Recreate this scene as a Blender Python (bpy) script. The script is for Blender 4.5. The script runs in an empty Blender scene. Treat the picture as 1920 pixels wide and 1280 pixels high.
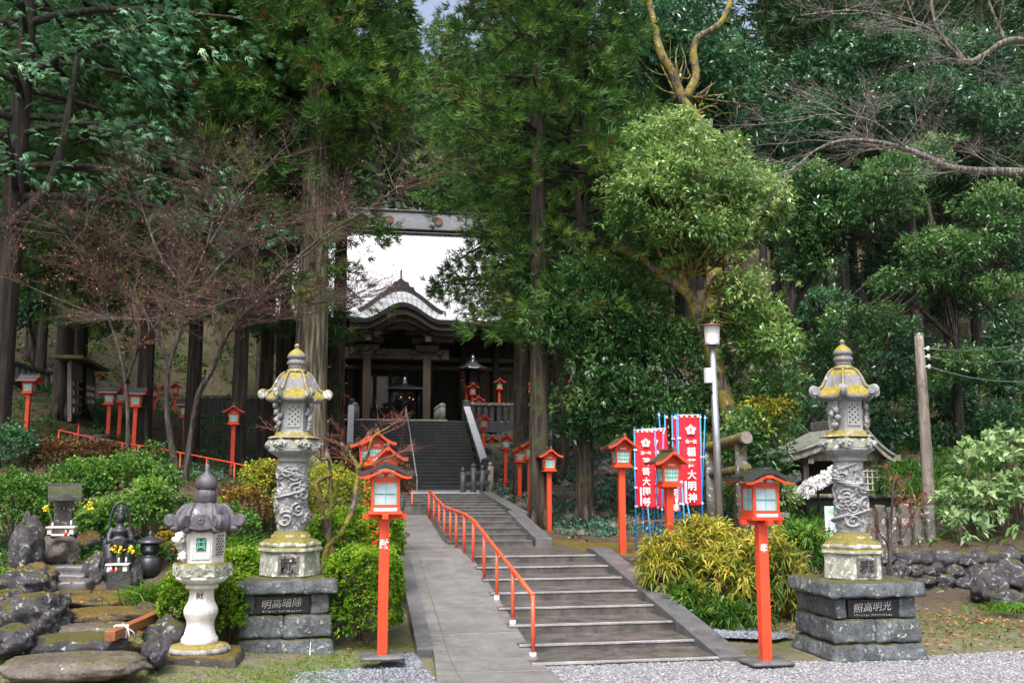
import bpy, bmesh, math, random
import numpy as np
from mathutils import Vector, Matrix, noise as mnoise
PI = math.pi
rnd = random.Random(7)
scene = bpy.context.scene
COL = scene.collection

# ------------------------------------------------------------------ camera
CAMZ = 2.0
FPX = 1850.0
PITCH = math.atan(272.0 / FPX)
YAW = math.atan(300.0 / FPX * math.cos(PITCH))
Fv = Vector((math.sin(YAW) * math.cos(PITCH), math.cos(YAW) * math.cos(PITCH), math.sin(PITCH)))
Rv = Vector((math.cos(YAW), -math.sin(YAW), 0))
Uv = Rv.cross(Fv)
CAM = Vector((0, 0, CAMZ))
cd = bpy.data.cameras.new("camera"); cam = bpy.data.objects.new("camera", cd); COL.objects.link(cam)
cam.matrix_world = Matrix(((Rv.x, Uv.x, -Fv.x, 0), (Rv.y, Uv.y, -Fv.y, 0), (Rv.z, Uv.z, -Fv.z, CAMZ), (0, 0, 0, 1)))
cd.sensor_fit = 'HORIZONTAL'; cd.sensor_width = 36; cd.lens = 36 * FPX / 1920.0
cd.clip_start = 0.1; cd.clip_end = 2000
scene.camera = cam

def at(px, py, Y):
    """survey helper: the point of the place at distance Y along the stair axis that was sighted at photo pixel px,py"""
    r = Fv + Rv * ((px - 960) / FPX) + Uv * ((640 - py) / FPX)
    return CAM + r * (Y / r.y)
def X_(px, Y): return at(px, 912, Y).x
def Z_(px, py, Y): return at(px, py, Y).z
def proj(p):
    d = Vector(p) - CAM; t = d.dot(Fv)
    return 960 + FPX * d.dot(Rv) / t, 640 - FPX * d.dot(Uv) / t, t

# ------------------------------------------------------------------ objects
def tag(o, label=None, cat=None, group=None, kind=None):
    if label: o['label'] = label
    if cat: o['category'] = cat
    if group: o['group'] = group
    if kind: o['kind'] = kind
    return o
def thing(name, label, cat, loc=(0, 0, 0), rz=0, group=None):
    o = bpy.data.objects.new(name, None); COL.objects.link(o)
    o.location = loc; o.rotation_euler = (0, 0, rz); o.empty_display_size = .1
    return tag(o, label, cat, group)
def copy_tree(o, parent=None):
    c = o.copy(); COL.objects.link(c); c.parent = parent
    for ch in list(KIDS.get(o.name, [])):
        k = copy_tree(ch, c); KIDS.setdefault(c.name, []).append(k)
    return c
KIDS = {}
def link(name, me, parent=None, bev=0, seg=2):
    o = bpy.data.objects.new(name, me); COL.objects.link(o)
    if parent is not None:
        o.parent = parent; KIDS.setdefault(parent.name, []).append(o)
    if bev:
        b = o.modifiers.new("bevel", 'BEVEL'); b.width = bev; b.segments = seg; b.limit_method = 'ANGLE'; b.angle_limit = math.radians(40)
    return o

class MB:
    """collects shapes; build() links them as one mesh object"""
    def __init__(s): s.v = []; s.f = []; s.sm = []; s.mi = []; s.cur = 0
    def add(s, vs, fs, smooth=False, M=None):
        o = len(s.v)
        if M is not None: vs = [M @ Vector(p) for p in vs]
        s.v.extend([tuple(p) for p in vs])
        for f in fs: s.f.append([i + o for i in f]); s.sm.append(smooth); s.mi.append(s.cur)
        return s
    def box(s, c, d, rz=0, top=None, M=None):
        x, y, z = d[0] / 2, d[1] / 2, d[2] / 2
        tx, ty = top if top else (1, 1)
        vs = [(-x, -y, -z), (x, -y, -z), (x, y, -z), (-x, y, -z), (-x * tx, -y * ty, z), (x * tx, -y * ty, z), (x * tx, y * ty, z), (-x * tx, y * ty, z)]
        m = Matrix.Translation(Vector(c)) @ Matrix.Rotation(rz, 4, 'Z')
        if M is not None: m = M @ m
        return s.add(vs, [(0, 3, 2, 1), (4, 5, 6, 7), (0, 1, 5, 4), (1, 2, 6, 5), (2, 3, 7, 6), (3, 0, 4, 7)], False, m)
    def bar(s, a, b, w, h=None, up=(0, 0, 1)):
        a, b = Vector(a), Vector(b); d = b - a; L = d.length
        if L < 1e-6: return s
        h = h or w; d.normalize(); u = Vector(up)
        if abs(d.dot(u)) > .98: u = Vector((0, 1, 0))
        x = d.cross(u).normalized(); u = x.cross(d)
        M = Matrix(((x.x, d.x, u.x, (a.x + b.x) / 2), (x.y, d.y, u.y, (a.y + b.y) / 2), (x.z, d.z, u.z, (a.z + b.z) / 2), (0, 0, 0, 1)))
        return s.box((0, 0, 0), (w, L, h), M=M)
    def tube(s, pts, r, n=8, cap=True, smooth=True, wob=0):
        pts = [Vector(p) for p in pts]; m = len(pts)
        rs = r if isinstance(r, (list, tuple)) else [r] * m
        vs = []; fs = []; px = None
        for i, p in enumerate(pts):
            t = (pts[min(i + 1, m - 1)] - pts[max(i - 1, 0)])
            if t.length < 1e-9: t = Vector((0, 0, 1))
            t.normalize()
            if px is None: px = t.orthogonal().normalized()
            px = (px - t * px.dot(t))
            if px.length < 1e-6: px = t.orthogonal()
            px.normalize(); py = t.cross(px)
            for k in range(n):
                a = 2 * PI * k / n
                rr = rs[i] * (1 + (wob * mnoise.noise((p.x * 3 + math.cos(a), p.y * 3 + math.sin(a), p.z * 1.2)) if wob else 0))
                vs.append(p + (px * math.cos(a) + py * math.sin(a)) * rr)
        for i in range(m - 1):
            for k in range(n):
                k2 = (k + 1) % n
                fs.append((i * n + k, i * n + k2, (i + 1) * n + k2, (i + 1) * n + k))
        s.add(vs, fs, smooth)
        if cap:
            o = len(s.v) - m * n
            s.f.append([o + k for k in reversed(range(n))]); s.sm.append(False); s.mi.append(s.cur)
            s.f.append([o + (m - 1) * n + k for k in range(n)]); s.sm.append(False); s.mi.append(s.cur)
        return s
    def lathe(s, prof, n=24, c=(0, 0, 0), ph=0, smooth=True, fn=None, sx=1, sy=1):
        vs = []; fs = []; m = len(prof)
        for i, (r, z) in enumerate(prof):
            for k in range(n):
                a = ph + 2 * PI * k / n
                rr, zz = (r, z) if fn is None else fn(r, z, a, i)
                vs.append((c[0] + math.cos(a) * rr * sx, c[1] + math.sin(a) * rr * sy, c[2] + zz))
        for i in range(m - 1):
            for k in range(n):
                k2 = (k + 1) % n
                fs.append((i * n + k, i * n + k2, (i + 1) * n + k2, (i + 1) * n + k))
        s.add(vs, fs, smooth)
        o = len(s.v) - m * n
        s.f.append([o + k for k in reversed(range(n))]); s.sm.append(False); s.mi.append(s.cur)
        s.f.append([o + (m - 1) * n + k for k in range(n)]); s.sm.append(False); s.mi.append(s.cur)
        return s
    def prism(s, poly, d, M=None, smooth=False):
        """poly in local xz, extruded along local y from 0 to d"""
        n = len(poly)
        vs = [(x, 0, z) for x, z in poly] + [(x, d, z) for x, z in poly]
        fs = [list(range(n)), list(range(2 * n - 1, n - 1, -1))]
        fs += [(i, i + n, (i + 1) % n + n, (i + 1) % n) for i in range(n)]
        return s.add(vs, fs, smooth, M)
    def grid(s, fn, nu, nv, smooth=True, wrap=False, flip=False):
        vs = [fn(i / (nu - (0 if wrap else 1)), j / (nv - 1)) for j in range(nv) for i in range(nu)]
        fs = []
        for j in range(nv - 1):
            for i in range(nu if wrap else nu - 1):
                i2 = (i + 1) % nu
                q = (j * nu + i, j * nu + i2, (j + 1) * nu + i2, (j + 1) * nu + i)
                fs.append(q[::-1] if flip else q)
        return s.add(vs, fs, smooth)
    def gridbox(s, c, d, res=.06, amp=.012, sc=6, top=(1, 1), seed=0, edge=.03, smooth=True, M=None):
        """a dressed block: fine faces pushed in and out by noise, edges worn"""
        hx, hy, hz = [q / 2 for q in d]
        nx, ny, nz = [max(2, int(q / res) + 1) for q in d]
        bm = bmesh.new(); vm = {}
        def V(i, j, k):
            if (i, j, k) in vm: return vm[(i, j, k)]
            x = -hx + 2 * hx * i / nx; y = -hy + 2 * hy * j / ny; z = -hz + 2 * hz * k / nz
            w = (z + hz) / (2 * hz); x *= 1 + (top[0] - 1) * w; y *= 1 + (top[1] - 1) * w
            n = Vector(((i == nx) - (i == 0), (j == ny) - (j == 0), (k == nz) - (k == 0)))
            p = Vector((x, y, z)); q = p + Vector(c) + Vector((seed * 3.7, 0, seed * 1.3))
            a = mnoise.fractal(q * sc, .9, 2.1, 4) * amp
            if n.length > 1.1: a -= edge * .5 * (1 + .8 * mnoise.noise(q * sc * 1.7)); n.normalize()
            v = bm.verts.new(p + n * a + Vector(c)); vm[(i, j, k)] = v; return v
        def F(*a):
            bm.faces.new(a)
        for i in range(nx):
            for j in range(ny):
                F(V(i, j, 0), V(i, j + 1, 0), V(i + 1, j + 1, 0), V(i + 1, j, 0)); F(V(i, j, nz), V(i + 1, j, nz), V(i + 1, j + 1, nz), V(i, j + 1, nz))
        for i in range(nx):
            for k in range(nz):
                F(V(i, 0, k), V(i + 1, 0, k), V(i + 1, 0, k + 1), V(i, 0, k + 1)); F(V(i, ny, k), V(i, ny, k + 1), V(i + 1, ny, k + 1), V(i + 1, ny, k))
        for j in range(ny):
            for k in range(nz):
                F(V(0, j, k), V(0, j, k + 1), V(0, j + 1, k + 1), V(0, j + 1, k)); F(V(nx, j, k), V(nx, j + 1, k), V(nx, j + 1, k + 1), V(nx, j, k + 1))
        bm.verts.index_update()
        vs = [v.co.copy() for v in bm.verts]; fs = [[v.index for v in f.verts] for f in bm.faces]; bm.free()
        return s.add(vs, fs, smooth, M)
    def rock(s, c, d, seed=0, sub=3, rough=.27, flat=0, rz=0, facet=.9):
        bm = bmesh.new(); bmesh.ops.create_icosphere(bm, subdivisions=sub, radius=1)
        so = Vector((seed * 5.3, seed * 2.9, seed * 7.7)); vs = []
        R = Matrix.Rotation(rz, 3, 'Z')
        for v in bm.verts:
            n = v.co.normalized()
            dd = mnoise.voronoi(n * 1.5 + so)[0]
            d2 = mnoise.voronoi(n * 3.7 + so * 1.7)[0]
            r = 1 + rough * mnoise.fractal(n * 1.3 + so, .8, 2.1, 5) + facet * rough * (dd[1] - dd[0] - .35) + rough * (.22 * mnoise.fractal(n * 5 + so, .9, 2.2, 4) - .16 * facet * d2[0])
            p = n * r
            p.z = max(min(p.z, 1 - flat * .6), -.8) if flat else p.z
            vs.append(Vector(c) + R @ Vector((p.x * d[0], p.y * d[1], p.z * d[2])))
        bm.verts.index_update()
        fs = [[q.index for q in f.verts] for f in bm.faces]; bm.free()
        return s.add(vs, fs, True)
    def build(s, name, mat, parent=None, bev=0, seg=2, loc=None):
        me = bpy.data.meshes.new(name)
        me.from_pydata(s.v, [], s.f)
        me.polygons.foreach_set('use_smooth', s.sm)
        mats = mat if isinstance(mat, (list, tuple)) else [mat]
        for m in mats: me.materials.append(m)
        if len(mats) > 1: me.polygons.foreach_set('material_index', s.mi)
        me.update()
        o = link(name, me, parent, bev, seg)
        if loc: o.location = loc
        return o

def npmesh(name, V, nper, tint, mat, parent=None, smooth=False):
    """faces with nper corners each from a flat vertex array"""
    V = np.asarray(V, dtype=np.float32).reshape(-1, 3); n = len(V); nf = n // nper
    me = bpy.data.meshes.new(name)
    me.vertices.add(n); me.vertices.foreach_set('co', V.ravel())
    me.loops.add(n); me.loops.foreach_set('vertex_index', np.arange(n, dtype=np.int32))
    me.polygons.add(nf); me.polygons.foreach_set('loop_start', np.arange(0, n, nper, dtype=np.int32))
    try: me.polygons.foreach_set('loop_total', np.full(nf, nper, dtype=np.int32))
    except Exception: pass
    if smooth: me.polygons.foreach_set('use_smooth', np.ones(nf, dtype=bool))
    me.update(calc_edges=True)
    if tint is not None:
        a = me.attributes.new('tint', 'FLOAT', 'FACE'); a.data.foreach_set('value', np.asarray(tint, dtype=np.float32).ravel())
    me.materials.append(mat)
    return link(name, me, parent)

# ------------------------------------------------------------------ materials
class NT:
    def __init__(s, name):
        s.m = bpy.data.materials.new(name); s.m.use_nodes = True; s.t = s.m.node_tree
        s.b = s.t.nodes['Principled BSDF']; s.out = s.t.nodes['Material Output']; s._c = {}
    def n(s, t, **k):
        q = s.t.nodes.new(t)
        for a, b in k.items(): setattr(q, a, b)
        return q
    def l(s, a, b): s.t.links.new(a, b)
    def co(s, kind='Object'):
        if kind not in s._c:
            s._c[kind] = s.n('ShaderNodeNewGeometry').outputs['Position'] if kind == 'World' else s.n('ShaderNodeTexCoord').outputs[kind]
        return s._c[kind]
    def map(s, sc=(1, 1, 1), kind='Object', loc=(0, 0, 0)):
        q = s.n('ShaderNodeMapping'); q.inputs['Scale'].default_value = sc; q.inputs['Location'].default_value = loc; s.l(s.co(kind), q.inputs['Vector']); return q.outputs[0]
    def noise(s, scale, detail=4, rough=.6, vec=None, kind='Object', dist=0):
        q = s.n('ShaderNodeTexNoise'); q.inputs['Scale'].default_value = scale; q.inputs['Detail'].default_value = detail
        q.inputs['Roughness'].default_value = rough; q.inputs['Distortion'].default_value = dist
        s.l(vec or s.co(kind), q.inputs['Vector']); return q.outputs['Fac']
    def vor(s, scale, kind='Object', out='Distance', vec=None, feature='F1'):
        q = s.n('ShaderNodeTexVoronoi', feature=feature); q.inputs['Scale'].default_value = scale
        s.l(vec or s.co(kind), q.inputs['Vector']); return q.outputs[out]
    def ramp(s, fac, stops):
        q = s.n('ShaderNodeValToRGB'); e = q.color_ramp.elements
        while len(e) < len(stops): e.new(.5)
        for i, (p, c) in enumerate(stops):
            e[i].position = p; e[i].color = (*c, 1) if len(c) == 3 else c
        s.l(fac, q.inputs[0]); return q.outputs[0]
    def step(s, fac, a, b):
        q = s.n('ShaderNodeMapRange'); q.inputs[1].default_value = a; q.inputs[2].default_value = b; s.l(fac, q.inputs[0]); return q.outputs[0]
    def math(s, op, a, b=None):
        q = s.n('ShaderNodeMath', operation=op)
        for i, x in enumerate((a, b)):
            if x is None: continue
            if isinstance(x, (int, float)): q.inputs[i].default_value = x
            else: s.l(x, q.inputs[i])
        return q.outputs[0]
    def mix(s, fac, a, b, mode='MIX'):
        q = s.n('ShaderNodeMix', data_type='RGBA', blend_type=mode)
        for i, x in ((0, fac), (6, a), (7, b)):
            if isinstance(x, (int, float)): q.inputs[i].default_value = x
            elif isinstance(x, tuple): q.inputs[i].default_value = (*x, 1)
            else: s.l(x, q.inputs[i])
        return q.outputs[2]
    def nz(s):
        q = s.n('ShaderNodeSeparateXYZ'); s.l(s.n('ShaderNodeNewGeometry').outputs['Normal'], q.inputs[0]); return q.outputs[2]
    def rand(s): return s.n('ShaderNodeObjectInfo').outputs['Random']
    def attr(s, nm):
        q = s.n('ShaderNodeAttribute'); q.attribute_name = nm; return q.outputs['Fac']
    def bump(s, h, dist=.01, strength=1, prev=None):
        q = s.n('ShaderNodeBump'); q.inputs['Distance'].default_value = dist; q.inputs['Strength'].default_value = strength
        s.l(h, q.inputs['Height'])
        if prev is not None: s.l(prev, q.inputs['Normal'])
        s.l(q.outputs[0], s.b.inputs['Normal']); return q.outputs[0]
    def base(s, c):
        if isinstance(c, tuple): s.b.inputs['Base Color'].default_value = (*c, 1)
        else: s.l(c, s.b.inputs['Base Color'])
    def rough(s, r):
        if isinstance(r, (int, float)): s.b.inputs['Roughness'].default_value = r
        else: s.l(r, s.b.inputs['Roughness'])
    def metal(s, v): s.b.inputs['Metallic'].default_value = v
    def spec(s, v): s.b.inputs['Specular IOR Level'].default_value = v

def m_stone(name, c1, c2, lichen=None, lich=.62, moss=None, mossy=.0, rough=.75, bump=.006, sc=1.0, speck=.25, streak=0, mz=(.35, .8)):
    t = NT(name)
    a = t.noise(3.5 * sc, 5, .65); col = t.ramp(a, [(.3, c1), (.7, c2)])
    sp = t.noise(90 * sc, 2, .7); col = t.mix(speck, col, t.ramp(sp, [(.35, (.02, .02, .025)), (.65, tuple(min(1, q * 2.2) for q in c2))]), 'OVERLAY')
    g = t.noise(14 * sc, 6, .7)
    if streak:
        st = t.noise(1, 4, .6, vec=t.map((9 * sc, 9 * sc, .9 * sc))); col = t.mix(t.math('MULTIPLY', t.step(st, .5, .68), streak), col, tuple(q * .25 for q in c1))
    if lichen:
        lc = t.noise(9 * sc, 7, .75, dist=.4); col = t.mix(t.step(lc, lich, lich + .05), col, lichen)
    if moss:
        mn = t.noise(5 * sc, 6, .7)
        k = t.math('ADD', t.math('MULTIPLY', t.step(t.nz(), mz[0], mz[1]), .55), t.math('SUBTRACT', mn, .5 + (.5 - mossy)))
        mm = t.noise(30 * sc, 3, .6)
        col = t.mix(t.step(k, .02, .14), col, t.ramp(mm, [(.3, tuple(q * .5 for q in moss)), (.7, moss)]))
    t.base(col); t.rough(t.ramp(g, [(.3, (rough - .2,) * 3), (.7, (rough + .1,) * 3)]))
    b = t.math('ADD', t.math('MULTIPLY', g, 1.0), t.math('MULTIPLY', sp, .25))
    t.bump(b, bump * 2); return t.m
def m_wood(name, c1, c2, rough=.7, sc=1.0, axis='z', bump=.004, moss=None):
    t = NT(name); s3 = {'z': (14, 14, 1.2), 'x': (1.2, 14, 14), 'y': (14, 1.2, 14)}[axis]
    a = t.noise(1, 5, .65, vec=t.map(tuple(q * sc for q in s3))); col = t.ramp(a, [(.3, c1), (.7, c2)])
    if moss:
        mn = t.noise(4 * sc, 5, .7); col = t.mix(t.step(mn, .5, .62), col, moss)
    t.base(col); t.rough(rough); t.bump(a, bump); return t.m
def m_paint(name, c, rough=.45, wear=.25, dark=(.12, .03, .015), var=.25):
    t = NT(name)
    a = t.noise(5, 5, .65); b = t.noise(40, 3, .6)
    col = t.mix(t.math('MULTIPLY', t.step(a, .45, .75), wear), c, tuple(q * .62 for q in c))
    col = t.mix(t.math('MULTIPLY', t.step(t.noise(17, 6, .75, dist=.5), .66, .72), wear * 2), col, dark)
    col = t.mix(t.math('MULTIPLY', t.step(t.noise(2.6, 5, .6), .45, .7), wear), col, tuple(min(1, q * 1.08 + .035) for q in c))
    sz = t.n('ShaderNodeSeparateXYZ'); t.l(t.co('Object'), sz.inputs[0])
    dirt = t.math('MULTIPLY', t.step(sz.outputs[2], .42, .02), t.step(t.noise(11, 5, .7), .35, .65)); col = t.mix(t.math('MULTIPLY', dirt, .75), col, (.10, .05, .03))
    h = t.n('ShaderNodeHueSaturation'); t.l(col, h.inputs['Color']); t.l(t.step(t.rand(), -1.2, 1.6), h.inputs['Value'])
    h.inputs['Value'].default_value = 1
    mr = t.n('ShaderNodeMapRange'); mr.inputs[3].default_value = 1 - var; mr.inputs[4].default_value = 1 + var * .4; t.l(t.rand(), mr.inputs[0]); t.l(mr.outputs[0], h.inputs['Value'])
    t.base(h.outputs[0]); t.rough(t.ramp(a, [(.3, (rough - .1,) * 3), (.7, (rough + .15,) * 3)])); t.bump(b, .0015); return t.m
def m_plain(name, c, rough=.5, metal=0, bump=0, sc=30, var=.3):
    t = NT(name); a = t.noise(sc * .2, 4, .6)
    t.base(t.ramp(a, [(.3, tuple(q * (1 - var) for q in c)), (.7, c)])); t.rough(rough); t.metal(metal)
    if bump: t.bump(t.noise(sc, 4, .6), bump)
    return t.m
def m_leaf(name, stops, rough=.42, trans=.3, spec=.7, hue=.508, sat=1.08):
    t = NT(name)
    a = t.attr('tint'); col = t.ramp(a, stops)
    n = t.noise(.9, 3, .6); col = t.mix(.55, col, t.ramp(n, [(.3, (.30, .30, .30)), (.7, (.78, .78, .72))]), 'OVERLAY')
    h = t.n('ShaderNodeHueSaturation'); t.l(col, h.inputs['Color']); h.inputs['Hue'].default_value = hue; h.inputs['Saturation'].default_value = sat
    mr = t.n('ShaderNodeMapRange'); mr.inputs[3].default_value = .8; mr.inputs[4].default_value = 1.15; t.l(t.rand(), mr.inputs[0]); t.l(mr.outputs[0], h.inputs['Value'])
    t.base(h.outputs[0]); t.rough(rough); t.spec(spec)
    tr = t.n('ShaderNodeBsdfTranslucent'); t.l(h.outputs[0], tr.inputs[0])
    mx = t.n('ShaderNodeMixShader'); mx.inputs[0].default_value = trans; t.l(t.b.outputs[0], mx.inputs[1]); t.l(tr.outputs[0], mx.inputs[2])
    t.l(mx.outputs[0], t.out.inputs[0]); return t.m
def m_bark(name, c1, c2, sc=1, moss=None, mossy=.5, bump=.03, lichen=None):
    t = NT(name); v = t.map((11 * sc, 11 * sc, .8 * sc), 'Object')
    a = t.noise(1, 6, .65, vec=v); col = t.ramp(a, [(.40, tuple(q * .45 for q in c1)), (.48, c1), (.62, c2)])
    if moss:
        mn = t.noise(1.6 * sc, 6, .7); mm = t.noise(25, 3, .6)
        col = t.mix(t.step(mn, 1 - mossy, 1.08 - mossy), col, t.ramp(mm, [(.3, tuple(q * .45 for q in moss)), (.7, moss)]))
    if lichen: col = t.mix(t.step(t.noise(7, 6, .75), .6, .66), col, lichen)
    t.base(col); t.rough(.85); t.bump(a, bump); return t.m

MAT = {}
def M(k): return MAT[k]
MAT['red'] = m_paint('vermilion_paint', (.70, .060, .016), .42, .40)
MAT['redrail'] = m_paint('orange_rail_paint', (.82, .09, .03), .35, .2, var=.1)
MAT['teal'] = m_plain('turquoise_paint', (.10, .52, .42), .5)
MAT['pane'] = m_plain('pale_lamp_pane', (.62, .82, .78), .25)
MAT['panegrey'] = m_plain('grey_lamp_glass', (.42, .50, .56), .15)
MAT['white'] = m_plain('white_paint', (.80, .80, .78), .5)
MAT['black'] = m_plain('black_ink', (.012, .012, .012), .5)
MAT['shingle'] = m_stone('brown_shingle', (.07, .045, .03), (.16, .10, .065), moss=(.07, .06, .02), mossy=.35, rough=.6, bump=.004)
MAT['darktile'] = m_stone('dark_lantern_roof', (.02, .02, .022), (.06, .06, .065), moss=(.035, .05, .02), mossy=.25, rough=.35, bump=.004)
MAT['greymetal'] = m_plain('grey_sheet_roof', (.30, .31, .33), .32, .6)
MAT['concrete'] = m_stone('concrete', (.20, .20, .19), (.36, .355, .33), moss=(.10, .11, .04), mossy=.2, rough=.75, bump=.003, streak=.3)
MAT['step'] = m_stone('wet_step_concrete', (.052, .047, .044), (.175, .162, .152), rough=.42, bump=.002, speck=.45, streak=.25)
MAT['edgegrey'] = m_stone('grey_step_edge', (.10, .10, .10), (.20, .20, .20), rough=.4, bump=.002, speck=.4)
MAT['edge'] = m_stone('worn_step_edge', (.24, .24, .245), (.40, .40, .41), rough=.4, bump=.002, speck=.4)
MAT['stepdark'] = m_stone('old_wet_step', (.028, .032, .033), (.065, .072, .07), rough=.45, bump=.003, moss=(.03, .04, .02), mossy=.15)
MAT['stepedgedark'] = m_stone('old_step_edge', (.10, .11, .115), (.20, .21, .22), rough=.35, bump=.002)
MAT['ramp'] = m_stone('ramp_concrete', (.125, .125, .125), (.225, .224, .22), rough=.6, bump=.002, speck=.5, sc=.8)
MAT['kerb'] = m_stone('dark_kerb_stone', (.07, .07, .075), (.15, .15, .155), rough=.5, bump=.003, moss=(.06, .06, .03), mossy=-.2)
MAT['granite'] = m_stone('carved_granite', (.20, .205, .215), (.35, .355, .36), lichen=(.55, .56, .53), lich=.66, rough=.7, bump=.006, streak=.35)
MAT['granitem'] = m_stone('mossy_granite', (.22, .215, .235), (.38, .37, .39), lichen=(.60, .60, .55), lich=.55, moss=(.27, .22, .03), mossy=.16, rough=.75, bump=.008, streak=.4, mz=(.2, .75))
MAT['mossroof'] = m_stone('mossy_lantern_roof', (.13, .125, .135), (.27, .26, .28), lichen=(.60, .60, .56), lich=.58, moss=(.31, .25, .025), mossy=.40, rough=.7, bump=.01, streak=.5, mz=(.25, .75), sc=.8)
MAT['granitel'] = m_stone('lichen_granite', (.19, .20, .175), (.37, .38, .335), lichen=(.62, .64, .56), lich=.52, moss=(.20, .17, .03), mossy=.36, rough=.8, bump=.008, streak=.8)
MAT['whitegranite'] = m_stone('pale_granite', (.52, .50, .48), (.70, .68, .66), rough=.7, bump=.004, streak=.3, lichen=(.40, .38, .36), lich=.68)
MAT['purplestone'] = m_stone('weathered_roof_stone', (.06, .056, .066), (.165, .155, .18), lichen=(.55, .54, .54), lich=.64, rough=.55, bump=.006, streak=.7)
MAT['pedestal'] = m_stone('rough_andesite', (.055, .064, .074), (.25, .27, .285), lichen=(.46, .49, .43), lich=.575, moss=(.12, .11, .03), mossy=.12, rough=.6, bump=.03, streak=.45, speck=.6, sc=1.3)
MAT['rock'] = m_stone('garden_rock', (.028, .028, .034), (.17, .165, .18), lichen=(.48, .48, .48), lich=.565, moss=(.13, .125, .02), mossy=.14, rough=.42, bump=.035, mz=(.5, .95), speck=.6, sc=1.2)
MAT['flatrock'] = m_stone('wet_stepping_rock', (.10, .085, .07), (.24, .21, .19), lichen=(.55, .52, .48), lich=.63, rough=.3, bump=.02, moss=(.12, .12, .03), mossy=-.02, speck=.5)
MAT['mossrock'] = m_stone('mossy_rock', (.05, .045, .04), (.14, .12, .10), moss=(.17, .12, .02), mossy=.22, rough=.5, bump=.03, lichen=(.4, .4, .36), lich=.63, speck=.5)
MAT['darkstone'] = m_stone('dark_wet_stone', (.025, .028, .03), (.08, .085, .088), lichen=(.30, .31, .30), lich=.64, moss=(.05, .06, .02), mossy=.25, rough=.5, bump=.008)
MAT['tama'] = m_stone('fence_stone', (.07, .065, .06), (.20, .19, .18), lichen=(.62, .62, .62), lich=.56, moss=(.14, .12, .03), mossy=.25, rough=.7, bump=.012)
MAT['plaque'] = m_plain('black_plaque', (.012, .014, .018), .3)
MAT['carve'] = m_plain('carved_letter', (.55, .55, .53), .6)
MAT['carvedark'] = m_plain('dark_carved_letter', (.02, .02, .022), .7)
MAT['bronze'] = m_plain('dark_bronze', (.045, .05, .055), .42, .75, .002, 40)
MAT['blackmetal'] = m_plain('black_iron', (.012, .013, .014), .4, .5)
MAT['steel'] = m_plain('galvanised_steel', (.55, .57, .60), .35, .85)
MAT['wetcoping'] = m_plain('wet_coping_stone', (.62, .64, .68), .22)
MAT['templewood'] = m_wood('temple_wood', (.022, .014, .009), (.060, .040, .027), .6)
MAT['templebeam'] = m_wood('temple_beam', (.03, .019, .012), (.085, .056, .037), .6, axis='x')
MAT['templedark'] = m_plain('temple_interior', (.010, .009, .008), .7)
MAT['templepanel'] = m_wood('temple_panel', (.05, .036, .025), (.11, .08, .055), .75)
MAT['ridgeblack'] = m_plain('black_ridge_tile', (.018, .018, .02), .5, 0, .004, 20)
MAT['templeroof'] = None
MAT['oldwood'] = m_wood('old_grey_wood', (.08, .068, .055), (.28, .24, .20), .8, bump=.006)
MAT['polewood'] = m_wood('weathered_pole', (.05, .04, .034), (.30, .26, .22), .8, sc=.8, bump=.006, moss=(.09, .08, .05))
MAT['mosslog'] = m_wood('mossy_log', (.05, .04, .025), (.14, .11, .06), .8, axis='x', moss=(.16, .15, .02))
MAT['logend'] = m_plain('log_end', (.22, .20, .18), .8, 0, .004, 60)
MAT['banner'] = m_plain('red_banner_cloth', (.72, .012, .03), .8, 0, .002, 90, .15)
MAT['bannerwhite'] = m_plain('white_banner_print', (.82, .80, .80), .8)
MAT['bluepole'] = m_plain('blue_pole', (.01, .26, .72), .35)
MAT['beamwood'] = m_wood('cedar_timber', (.16, .055, .018), (.30, .11, .04), .55, axis='y')
MAT['rope'] = m_plain('white_rope', (.75, .73, .70), .8, 0, .003, 80)
MAT['redpaper'] = m_plain('red_candle_cup', (.75, .06, .03), .4)
MAT['yellowflower'] = m_plain('yellow_petals', (.85, .60, .02), .7)
MAT['stem'] = m_plain('flower_stem', (.16, .30, .05), .6)
MAT['copper'] = m_plain('rusty_cap', (.18, .08, .05), .6)
MAT['shade'] = m_plain('opal_lamp_shade', (.82, .82, .84), .3)
MAT['wire'] = m_plain('black_wire', (.02, .02, .02), .5)
MAT['paper'] = m_plain('white_paper', (.86, .86, .88), .8)
# ------------------------------------------------------------------ terrain
FRONT = 11.3     # first riser
cps = []
def cp(x, y, z): cps.append((x, y, z))
def cpp(px, py, Y, dz=0):
    p = at(px, py, Y); cp(p.x, p.y, p.z + dz)
for x in (-40, -20, -10, -5, 0, 5, 10, 20, 40, 70):
    for y in (-40, -15, 0, 6, 10.8): cp(x, y, 0)
for x in (0.9, 2.5, 4): cp(x, 11.6, -.05); cp(x, 14.5, .2); cp(x, 17.5, .6); cp(x, 20.5, .65)
for x in (1, 2.5, 4): cp(x, 25, 1.0); cp(x, 29, 1.45); cp(x, 34, 1.6); cp(x, 38, 1.7)
for x in (0, 2.5, 4.9): cp(x, 42, 3.2); cp(x, 45, 4.7)
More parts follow.
